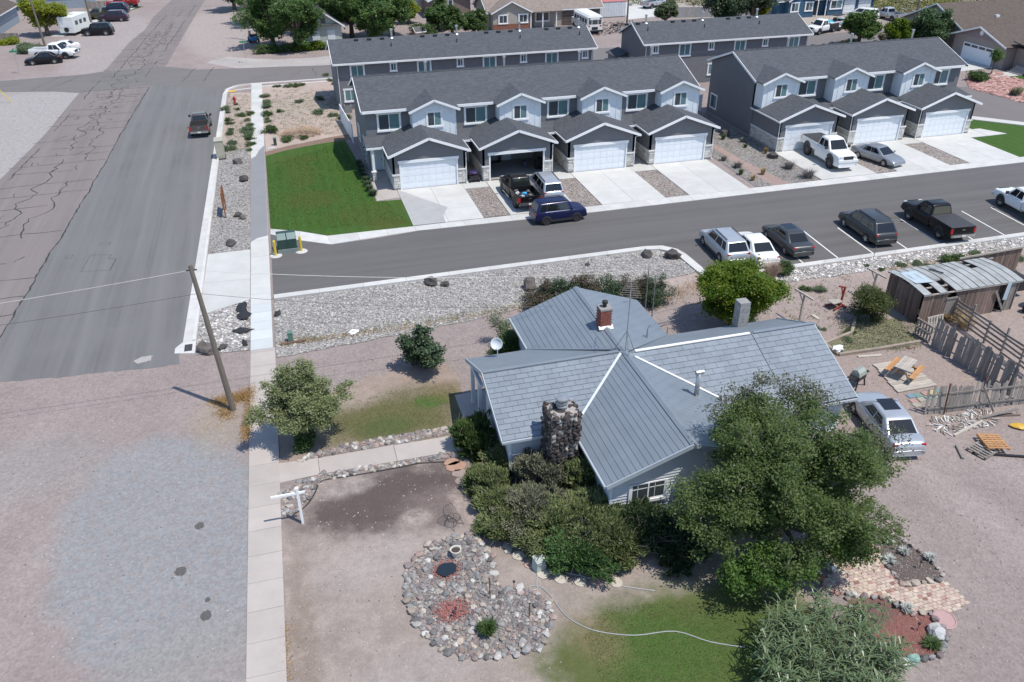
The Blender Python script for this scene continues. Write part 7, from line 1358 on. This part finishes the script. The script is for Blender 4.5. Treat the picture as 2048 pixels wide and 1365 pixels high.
# tan house with solar panels
T=gable_house('tan_house','tan and brick house with solar panels beyond the rear rows',(43.6,140.2,0),0,19,8.6,2.7,4.7,tanw,tanr)
wing(T,-9.2,-3.2,-6.0,0,2.8,4.3,tanw,tanr); b=MB(); b.box(-9.22,-6.05,0,-3.18,-5.98,1.0); b.build('brick_base',brw,T)
for x in (-8.2,-4.9): window(T,x,x+1.3,1.15,2.3,-6.05,.15,glasses=(glass_d,glass_d))
for x0 in (2.9,6.4):
    a=MB(); a.box(x0-.1,-4.36,0,x0+2.9,-4.31,2.25); a.build('garage_arch',brs2,T); gdoor(T,x0+.1,x0+2.7,2.1,-4.36,M('garage_brown',(.12,.095,.085),.7))
window(T,-1.6,.6,.9,2.2,-4.32,.1,glasses=(glass_d,glass_d)); b=MB(); b.box(-2.8,-4.36,0,-1.9,-4.31,2.1); b.build('front_door',brs2,T)
for x in (-2.9,-.9,1.4): b=MB(); b.box(x-.08,-5.9,0,x+.08,-5.74,2.6); b.build('porch_post',trim,T)
b=MB(); b.slab([(-3.2,-6.1,2.62),(2.4,-6.1,2.62),(2.4,-4.0,2.95),(-3.2,-4.0,2.95)],.12); b.build('porch_roof',tanr,T)
b=MB(); b.box(1.0,-.9,4.2,1.8,-.2,5.9); b.build('chimney',brw,T)
spm=glassmat('solar_glass',(.015,.02,.035),.15)
for i in range(5):
    for j in range(2):
        s_=MB(); a=Vector((4.2+1.05*i,-3.9+1.75*j,2.98+.815*j)); s_.slab([a,a+Vector((1.0,0,0)),a+Vector((1.0,1.68,.78)),a+Vector((0,1.68,.78))],.04); s_.build('solar_panel',spm,T)
T=gable_house('brown_cabin','small brown gabled cabin with a pale green roof',(30.6,152.5,0),PI/2,8,7.0,2.9,4.6,brs2,grnr); b=MB(); b.box(-4.06,-.45,1.5,-4.0,.45,2.9); b.build('window',trim,T); b=MB(); b.box(-4.09,-.33,1.62,-4.061,.33,2.78); b.build('pane',glass_d,T)
gable_house('white_cottage','small white cottage behind the brown cabin',(27.5,160,0),0,6,6,3.0,4.4,whw,grnr)
T=gable_house('white_house','white gabled house half hidden under the big shade trees',(7.6,134.5,0),PI/2,8,5.6,3.0,4.9,M('pale_sage_siding',(.42,.45,.42),.8,.05,2),greyr); b=MB(); b.box(-4.06,-.6,3.2,-4.0,.1,3.9); b.build('attic_window',glass_d,T); b=MB(); b.box(-4.5,-2.9,2.9,-4.0,2.9,3.1); b.build('pent_roof',greyr,T)
for y in (-1.8,.4): b=MB(); b.box(-4.06,y,.9,-4.0,y+1.1,2.2); b.build('window',whw,T)
# blue house
T=gable_house('blue_house','blue house with white trim and two garage doors beyond the street',(93.2,136.6,0),.05,19.5,8.5,2.8,4.9,bluw,greyr)
wing(T,-8.6,-3.6,-5.6,0,2.9,4.4,bluw,greyr); wing(T,-.6,2.6,-5.4,0,2.9,4.2,bluw,greyr)
for x in (-8.1,-5.3): window(T,x,x+1.3,1.1,2.4,-5.62,.18)
window(T,-.1,2.1,1.1,2.4,-5.42,.18); b=MB(); b.box(-2.5,-4.33,0,-1.5,-4.27,2.2); b.build('front_door',darkm,T)
for x0 in (3.2,6.5): gdoor(T,x0,x0+2.6,2.2,-4.27)
for x in (-2.8,-1.1): b=MB(); b.box(x,-5.5,0,x+.15,-5.35,2.7); b.build('porch_post',trim,T)
# brown house at the right edge
T=gable_house('brown_house','brown-roofed taupe house with a white garage door at the right edge',(106,105.5,0),0,26,13,3.0,5.7,taupe,brr); T2=T
# garage wing faces -x
Wg=MB(); pr=[(90.0,0),(90.0,2.9),(94.7,4.45),(99.4,2.9),(99.4,0)]; Wg.add([(91.5-106,y-105.5,z) for y,z in pr]+[(103-106,y-105.5,z) for y,z in pr],[(0,1,2,3,4),(9,8,7,6,5)]+[(i,i+5,(i+1)%5+5,(i+1)%5) for i in range(5)]); Wg.build('wing_wall',taupe,T)
gb_=MB(); gb_.add([(91.46-106,90.4-105.5,3.0),(91.46-106,99.0-105.5,3.0),(91.46-106,94.7-105.5,4.4)],[(0,1,2)]); gb_.build('gable_panel',mauve,T); b=MB(); b.tube([(91.46-106,94.7-105.5,3.75),(91.38-106,94.7-105.5,3.75)],.3,16); b.build('round_vent',trim,T)
for q,ye in ((-1,89.5),(1,99.9)):
    R_=MB(); R_.slab([(90.9-106,94.7-105.5,4.6),(90.9-106,ye-105.5,2.85),(104-106,ye-105.5,2.85),(104-106,94.7-105.5,4.6)],.13); R_.build('wing_roof',brr,T); bb=MB(); bb.bar((90.85-106,94.7-105.5,4.5),(90.85-106,ye-105.5,2.75),.06,.2); bb.build('barge_board',trim,T)
D_=MB(); D_.box(91.42-106,91.9-105.5,.02,91.49-106,97.4-105.5,2.2); o=D_.build('garage_door',doorw,T)
for k in range(4): p=MB(); p.box(91.39-106,92.1+1.33*k-105.5,1.75,91.415-106,93.2+1.33*k-105.5,2.05); p.build('door_light',glass_d,o)
b=MB(); b.box(93-106,84-105.5,0,104-106,89.9-105.5,2.7); b.build('porch_wall',taupe,T); b=MB(); b.slab([(92.2-106,83.3-105.5,2.75),(105-106,83.3-105.5,2.75),(105-106,90-105.5,3.6),(92.2-106,90-105.5,3.6)],.13); b.build('porch_roof',brr,T)
for k in range(4): b=MB(); b.box(91.2-106+.35*k,86.4-105.5,0,93-106,88.6-105.5,.2*(k+1)); b.build('step',concold,T)
for x,y in ((100,106),(104,107)): b=MB(); b.box(x-106-.3,y-105.5-4.5,4.2,x-106+.3,y-105.5-4.1,4.5); b.build('roof_vent',whw,T)
mb=MB(); mb.prism([(84,90.5),(91.4,91.2),(91.4,98),(83,96)],-.03,.05); struct(mb.build('driveway',conc))
mb=MB(); mb.prism([(86,86.6),(92,86.6),(92,88.6),(86,88.6)],-.03,.06); struct(mb.build('front_path',conc))
pr_=GP([(1930,156),(1990,144),(2060,166),(2070,212),(1940,178)]); prm_=gravelmat('pink_rock',(.36,.205,.185),.5,4.,tints=((.5,.5,.5),(1.5,1.4,1.4)),bump=1.); PR=struct(sheet('rock_garden',pr_,.02,prm_)); mb=MB(); rp_=random.Random(55); pk_=[M('pink_slab_%d'%i,c,.9,.15,4) for i,c in enumerate(((.40,.23,.20),(.32,.17,.15),(.46,.30,.26)))]
for p in scatter(pr_,900,rp_): mb.rock((p[0],p[1],.04),rp_.uniform(.12,.34),.35,rp_.choice((0,0,1,2)),rnd=rp_)
mb.build('rock_slabs',pk_,PR)['kind']='stuff'
struct(sheet('corner_lawn',GP([(1990,148),(2048,146),(2060,165),(2030,158)]),.025,MC['lush_lawn']))
tree('low_juniper','low dark green juniper on the pink rock garden','shrub',g2(1950,160),ball(0,0,.5,1.6,.5,6,700,.5),18,20,.2,.22,lf_bush,.06,701)
tree('grey_bush','round grey bush on the pink rock garden','shrub',g2(2030,192),ball(0,0,.45,.8,.5,5,702,.5),16,18,.15,.16,lf_sage,.04,703)
tree('young_tree','thin young tree in front of the taupe house garage','tree',g2(1981,150),ball(0,0,2.2,.7,1.0,6,704,.5),12,14,.2,.2,lf_far,.05,705,fork=.6)
# houses at the upper left
T=gable_house('porch_house','pale grey house with brown roof and white porch posts at the upper left',(-44.5,160,0),PI/2-.05,11,8,2.9,4.9,gbl,brr2); 
for y in (-3.4,-1.6,.2,2.0): b=MB(); b.box(-5.5-2.1,y-.1,0,-5.5-1.9,y+.1,2.6); b.build('porch_post',whw,T)
b=MB(); b.slab([(-7.8,-4,2.6),(-7.8,3,2.6),(-5.4,3,3.2),(-5.4,-4,3.2)],.14); b.build('porch_roof',brr2,T); b=MB(); b.box(-5.56,-2.4,.9,-5.5,-1.0,2.2); b.build('window',glass_d,T)
gable_house('grey_house','grey-blue house at the top left behind the yellow-green tree',(-37,182,0),.05,12,9,3.2,5.4,gbl,greyr)
gable_house('white_roofed_house','white-roofed house at the top left corner',(-52,172,0),0,10,8,3,4.6,whw,M('white_roofing',(.6,.6,.6),.7,.06,1))
for (lab,a,b,nn) in (('grey board fence in front of the porch house',(-46,149.2),(-36.5,147.2),0),('grey board fence beyond the camper',(-31.5,176),(-22.5,176.5),0)):
    F=thing('board_fence',lab,'fence'); plank_wall(F,a+(0,),b+(0,),0,1.25,.32,oldw)
mb=MB(); mb.prism([(-33,150),(-24,176),(-22.4,176),(-31,149.5)],-.02,.05); struct(mb.build('far_sidewalk',conc)); struct(sheet('far_lawn',[(-30,164),(-26,177),(-21.5,176),(-27.5,163.6)],.02,MC['lush_lawn']))
# camper
CP_=thing('camper','white camper trailer with a spare wheel on its rear wall','camper',tuple(G(141,71))[:2]+(0,),1.25); cw=M('camper_white',(.70,.73,.70),.45,.05,2)
mb=MB(); mb.box(-.6,-1.15,.45,4.6,1.15,2.75); mb.build('body',cw,CP_); mb=MB(); mb.box(1.4,-.4,2.752,2.2,.4,3.0); mb.build('roof_vent',cw,CP_); mb=MB(); mb.tube([(-.6,.0,.95),(-.82,.0,.95)],.34,14); mb.build('spare_wheel',tyre,CP_); mb=MB(); mb.box(-.62,-.95,1.25,-.605,.95,2.25); mb.build('rear_panel',trim,CP_)
for y in (-1.16,1.16):
    for x in (1.6,2.3): mb=MB(); mb.tube([(x,y-.1,.34),(x,y+.1,.34)],.34,12); mb.build('wheel',tyre,CP_)
for k in range(3): mb=MB(); mb.box(.2+1.3*k,-1.165,1.5,1.0+1.3*k,-1.152,2.1); mb.build('window',glass_d,CP_)
mb=MB(); mb.bar((4.6,.5,.5),(5.8,0,.5),.08,.1); mb.bar((4.6,-.5,.5),(5.8,0,.5),.08,.1); mb.build('hitch',darkm,CP_)
# bus
BU=thing('short_bus','white short bus seen from behind beside the tan house','bus',tuple(G(1189,70))[:2]+(0,),0); bw_=M('bus_white',(.74,.74,.71),.45,.05,2)
mb=MB(); mb.box(-1.2,0,.55,1.2,6.6,2.55); mb.add([(-1.2,0,2.55),(1.2,0,2.55),(1.2,6.6,2.55),(-1.2,6.6,2.55),(-.9,.1,2.85),(.9,.1,2.85),(.9,6.4,2.85),(-.9,6.4,2.85)],[(4,5,6,7),(0,1,5,4),(1,2,6,5),(2,3,7,6),(3,0,4,7)]); mb.build('body',bw_,BU); mb=MB(); mb.box(-1.1,6.6,.55,1.1,7.8,1.5); mb.build('hood',bw_,BU)
for a,b in ((-1.05,-.55),(-.45,.45),(.55,1.05)): mb=MB(); mb.box(a,-.02,1.55,b,-.004,2.2); mb.build('rear_window',glass_d,BU)
mb=MB(); mb.box(-.5,-.02,.75,.5,-.004,1.15); mb.build('rear_panel',darkm,BU); mb=MB(); mb.box(-1.2,-.22,.5,1.2,0,.68); mb.build('bumper',darkm,BU)
for x in (-.95,.95):
    for z in (1.3,2.4): mb=MB(); mb.box(x-.14,-.03,z-.09,x+.14,-.003,z+.09); mb.build('lamp',redl if z<2 else plastic,BU)
for k in range(5): mb=MB(); mb.box(-1.215,.4+1.2*k,1.6,-1.202,1.35+1.2*k,2.25); mb.build('side_window',glass_d,BU)
for z in (1.0,1.35): mb=MB(); mb.box(-1.212,0,z,-1.203,6.6,z+.06); mb.build('stripe',darkm,BU)
for x in (-1.05,1.05):
    for y in (1.5,6.4): mb=MB(); mb.tube([(x-.15,y,.45),(x+.15,y,.45)],.45,14); mb.build('wheel',tyre,BU)
# container, boat, trailer, buggy
CT=thing('shipping_container','white corrugated shipping container with a red top edge','container',(56.5,141.5,0),0); mb=MB(); mb.box(-3,-1.2,.1,3,1.2,2.5); mb.build('body',whw,CT)
for k in range(20): mb=MB(); mb.box(-2.95+.3*k,-1.24,.2,-2.8+.3*k,-1.2,2.35); mb.build('rib',whw,CT)
mb=MB(); mb.box(-3.02,-1.26,2.5,3.02,1.22,2.58); mb.build('top_edge',M('faded_red',(.45,.16,.15),.7),CT)
q=G(1672,60); BO=thing('boat','blue and white boat on its trailer behind the flatbed','boat',(q.x,q.y,0),.35); mb=MB(); rings=[[(-2.6,.9,.7),(-2.6,.75,1.35),(-2.6,-.75,1.35),(-2.6,-.9,.7)],[(0,1.0,.65),(0,1.05,1.4),(0,-1.05,1.4),(0,-1.0,.65)],[(2.0,.6,.8),(2.0,.75,1.5),(2.0,-.75,1.5),(2.0,-.6,.8)],[(2.9,.05,1.2),(2.9,.08,1.6),(2.9,-.08,1.6),(2.9,-.05,1.2)]]
mb.add([p for r in rings for p in r],[(i*4+j,i*4+(j+1)%4,(i+1)*4+(j+1)%4,(i+1)*4+j) for i in range(3) for j in range(4)]+[(0,1,2,3),(15,14,13,12)]); mb.build('hull',M('boat_white',(.62,.66,.72),.3,.1,1.5),BO); mb=MB(); mb.slab([(-1.4,-.8,2.3),(.6,-.8,2.35),(.6,.8,2.35),(-1.4,.8,2.3)],.05); mb.build('bimini',darkm,BO)
for x,y in ((-1.3,-.75),(-1.3,.75),(.5,-.75),(.5,.75)): mb=MB(); mb.tube([(x,y,1.3),(x,y,2.3)],.03,5); mb.build('bimini_pole',chrome,BO)
mb=MB(); mb.box(-.3,-.7,1.4,.5,.7,1.75); mb.build('windscreen',cglass,BO)
for y in (-1,1): mb=MB(); mb.tube([(-.6,y-.08,.32),(-.6,y+.08,.32)],.32,12); mb.build('trailer_wheel',tyre,BO)
mb=MB(); mb.box(-2.6,-.06,.45,3.6,.06,.6); mb.build('trailer_beam',steel,BO)
q=G(1655,57); JS=thing('deck_cargo','bright blue cargo on the flatbed truck','cargo',(G(1650,62).x,G(1650,62).y,1.15)); mb=MB(); mb.rock((0,0,.2),(1.1,.7,.35),rnd=rb_,sub=2,rough=.2); mb.build('bundle',M('turquoise_tarp',(.05,.42,.55),.5,.3,3),JS)
UV=thing('utility_buggy','blue utility buggy beside the tall wooden pole','buggy',tuple(G(508,84))[:2]+(0,),1.7); mb=MB(); mb.box(-1.2,-.6,.4,1.2,.6,.8); mb.build('body',M('buggy_blue',(.05,.22,.5),.4),UV); mb=MB(); mb.box(-.4,-.55,.8,.2,.55,1.1); mb.build('seat',darkm,UV)
for x in (-.6,.5):
    for y in (-.58,.58): mb=MB(); mb.tube([(x,y,.8),(x*.8,y*.9,1.7)],.03,5); mb.build('roll_bar',darkm,UV)
mb=MB(); mb.box(-.5,-.55,1.7,.45,.55,1.75); mb.build('canopy',M('buggy_roof',(.4,.42,.44),.5),UV)
for x in (-.85,.85):
    for y in (-.62,.62): mb=MB(); mb.tube([(x,y-.12,.32),(x,y+.12,.32)],.32,12); mb.build('wheel',tyre,UV)
TL=thing('flat_trailer','small flat trailer beside the brown cabin','trailer',(32.2,146.8,0)); mb=MB(); mb.box(-1.8,-.8,.45,1.8,.8,.6); mb.build('deck',palew,TL)
for x in (-.4,.4): mb=MB(); mb.tube([(x,-.95,.33),(x,-.8,.33)],.33,12); mb.build('wheel',tyre,TL)
KN=gable_house('dog_kennel','tiny tan kennel beyond the first rear row',(22.3,133.5,0),.3,1.6,1.4,.9,1.4,M('kennel_tan',(.40,.24,.15),.8),greyr,.15); KN['category']='kennel'
# far trees
def fartree(label,u,v,r,h,seed,mat=lf_far,n=12,name='shade_tree',k=1.,leaf=.34,zc=None,lump=.30):
    q=G(u,v); return tree(name,label,'tree',(q.x,q.y),ball(0,0,zc or h*.58,r,h*.46,n*2,seed,lump,k,1.2),18,18,r*.07,leaf,mat,.25+r*.02,seed,bark,.6,fork=.4,nbr=4)
fartree('leftmost big shade tree beside the blue buggy',548,96,4.6,8.5,801); fartree('big shade tree over the clipped verge hedge',600,103,4.0,8.5,802); fartree('shade tree right of the white gabled house',705,78,4.8,9.5,803); fartree('tall shade tree behind the white gabled house',640,72,5.2,10,804); fartree('rightmost big shade tree of the group behind the first rear row',785,74,5.2,10,805); fartree('shade tree at the top edge behind the leftmost one',530,50,5.0,9,806); fartree('shade tree at the top edge above the white gabled house',610,38,5.5,10,807); fartree('shade tree at the top edge right of the group',740,42,5.5,10,808); fartree('shade tree between the white house and the first rear row',748,88,3.6,7.5,809)
fartree('grey-leaved tree at the top beside the street',470,22,4.0,6.5,810,lf_bigdark); fartree('yellow-green tree in front of the porch house',97,72,3.4,6.0,811,lf_ylw,9,'yellow_tree'); fartree('round roadside tree beyond the second rear row',1716,92,2.7,5.2,812,lf_far,9); fartree('broad pale green tree beside the taupe house',1850,100,3.9,5.2,813,leafmat('ash_leaf',(.07,.13,.05),(.11,.17,.075),(.035,.07,.03),.25,.5,.5),11); fartree('darker tree left of the broad pale green tree',1795,98,2.6,4.4,814,lf_lime,8)
fartree('large tree in the top right corner',2020,42,7.5,8.5,815,lf_far,13); fartree('dark tree beyond the second rear row',1445,66,4.6,8.5,816,lf_dark,11); fartree('second dark tree beyond the second rear row, nearer the blue house',1500,58,4.2,9,817,lf_dark,10); fartree('lime-green shrub tree left of the blue house',1522,52,1.8,4.2,818,lf_ylw,7,'lime_shrub'); fartree('yellowish shrub tree right of the shade tree group',818,48,2.6,4.2,819,lf_ylw,8,'yellow_shrub'); fartree('green tree beside the brown cabin',878,62,2.4,5,820,lf_far,8); fartree('bushy tree behind the first rear row ridge',905,78,2.6,4.6,821,lf_bush,8); fartree('bushy tree left of the tan house',948,72,2.6,4.4,822,lf_bush,8); fartree('tree at the top left of the tan house',962,30,3.0,6,823,lf_far,8); fartree('small tree beside the paved drive at the top',1330,52,2.0,4.2,824,lf_weed,7); fartree('grey sparse tree at the street beyond the three-unit row',1772,100,1.5,2.6,825,lf_sage,5,k=.5)
for i,(u,v,r,h,m,lb) in enumerate(((850,70,2.4,1.6,lf_bush,'clipped dark hedge right of the shade trees'),(1055,88,1.6,1.4,lf_bush,'leafy bush at the left of the tan house porch'),(1095,84,1.6,1.2,lf_weed,'white-flowering bush before the tan house porch'),(1118,82,1.4,1.2,lf_weed,'white-flowering bush nearest the tan house garage'),(1440,60,1.0,1.0,lf_sage,'pale bush beyond the second rear row'),(20,88,1.6,.8,lf_ylw,'yellow-green bush below the porch house fence'),(62,106,1.9,1.0,lf_weed,'grey-green bush behind the white crew-cab pickup'),(48,100,1.1,.7,lf_weed,'small grey-green bush left of the larger one'),(1700,92,1.2,.9,lf_sage,'low grey bush beside the round roadside tree'))):
    q=G(u,v); tree('garden_bush',lb,'shrub',(q.x,q.y),ball(0,0,h*.5,r,h*.55,6,830+i,.5),16,18,.22,.26,m,.05,850+i)
rng=np.random.default_rng(870)
for i,(u0,u1,v) in enumerate(((520,590,108),(590,650,103))):
    a=G(u0,v); b=G(u1,v-4); cl_=[(a.x+(b.x-a.x)*t-a.x,(b.y-a.y)*t,.6,.9,.7,.6,1.) for t in np.linspace(0,1,6)]; tree('verge_hedge','clipped verge hedge under the shade trees, %s half'%('left','right')[i],'hedge',(a.x,a.y),cl_,16,22,.18,.24,lf_bush if i==0 else lf_lime,.05,871+i)
# scrub on the slope beyond
P=[]; rng=np.random.default_rng(880)
for k in range(420):
    u=rng.uniform(1240,2048); v=rng.uniform(-8,34) if u>1700 else rng.uniform(-8,12)
    q=G(u,v); 
    if q.y>900: continue
    s=rng.uniform(.4,1.3); c=rng.integers(14,34); P.append(np.array([q.x,q.y,.4*s])+rng.normal(size=(c,3))*np.array([s*.8,s*.8,s*.35]))
P=np.concatenate(P); P=P[P[:,2]>.05]; tag(obj('scrub',leaf_mesh('scrub',P,.5,lf_sage,rng,.6,.7)),'grey-green desert scrub on the far slope','scrub',kind='stuff')
P=[]
for k in range(60):
    u,v=(rng.normal(1765,30),rng.normal(13,6)) if k%2 else (rng.normal(1880,25),rng.normal(17,5))
    q=G(u,v); P.append(np.array([q.x,q.y,.6])+rng.normal(size=(40,3))*np.array([1.2,1.2,.45]))
P=np.concatenate(P); P=P[P[:,2]>.05]; tag(obj('scrub',leaf_mesh('scrub',P,.5,leafmat('rabbitbrush_leaf',(.17,.19,.05),(.24,.24,.07),(.09,.10,.03),.15,.7,.3),rng,.6,.7)),'yellow-green rabbitbrush patches on the far slope','scrub',kind='stuff')
mb=MB(); mb.prism(GP([(1255,40),(1345,30),(1300,-2),(1245,5)]),-.02,.03); struct(mb.build('paved_drive',conc))
for (lb,a,b) in (('pale board fence beyond the second rear row',(64.5,137.5),(83.5,133.5)),('weathered fence behind the bushes left of the tan house',(24.5,138.5),(34,139.5))):
    F=thing('board_fence',lb,'fence'); plank_wall(F,a+(0,),b+(0,),0,1.7,.34,M('pale_fence',(.33,.33,.34),.9,.15,2,rnd=.1))
rs2=random.Random(91); sc2=MB(); q=G(1240,62)
for k in range(160): p=Vector((q.x+rs2.uniform(-5,5),q.y+rs2.uniform(-3,6),.1)); d=Vector((rs2.uniform(-1,1),rs2.uniform(-1,1),rs2.uniform(0,.5)))*1.1; sc2.bar(p,p+d,.15,.06,rs2.choice((0,1,2)))
tag(sc2.build('yard_scrap',[palew,redw,darkm]),'piles of scrap timber beside the shipping container','scrap',kind='stuff')
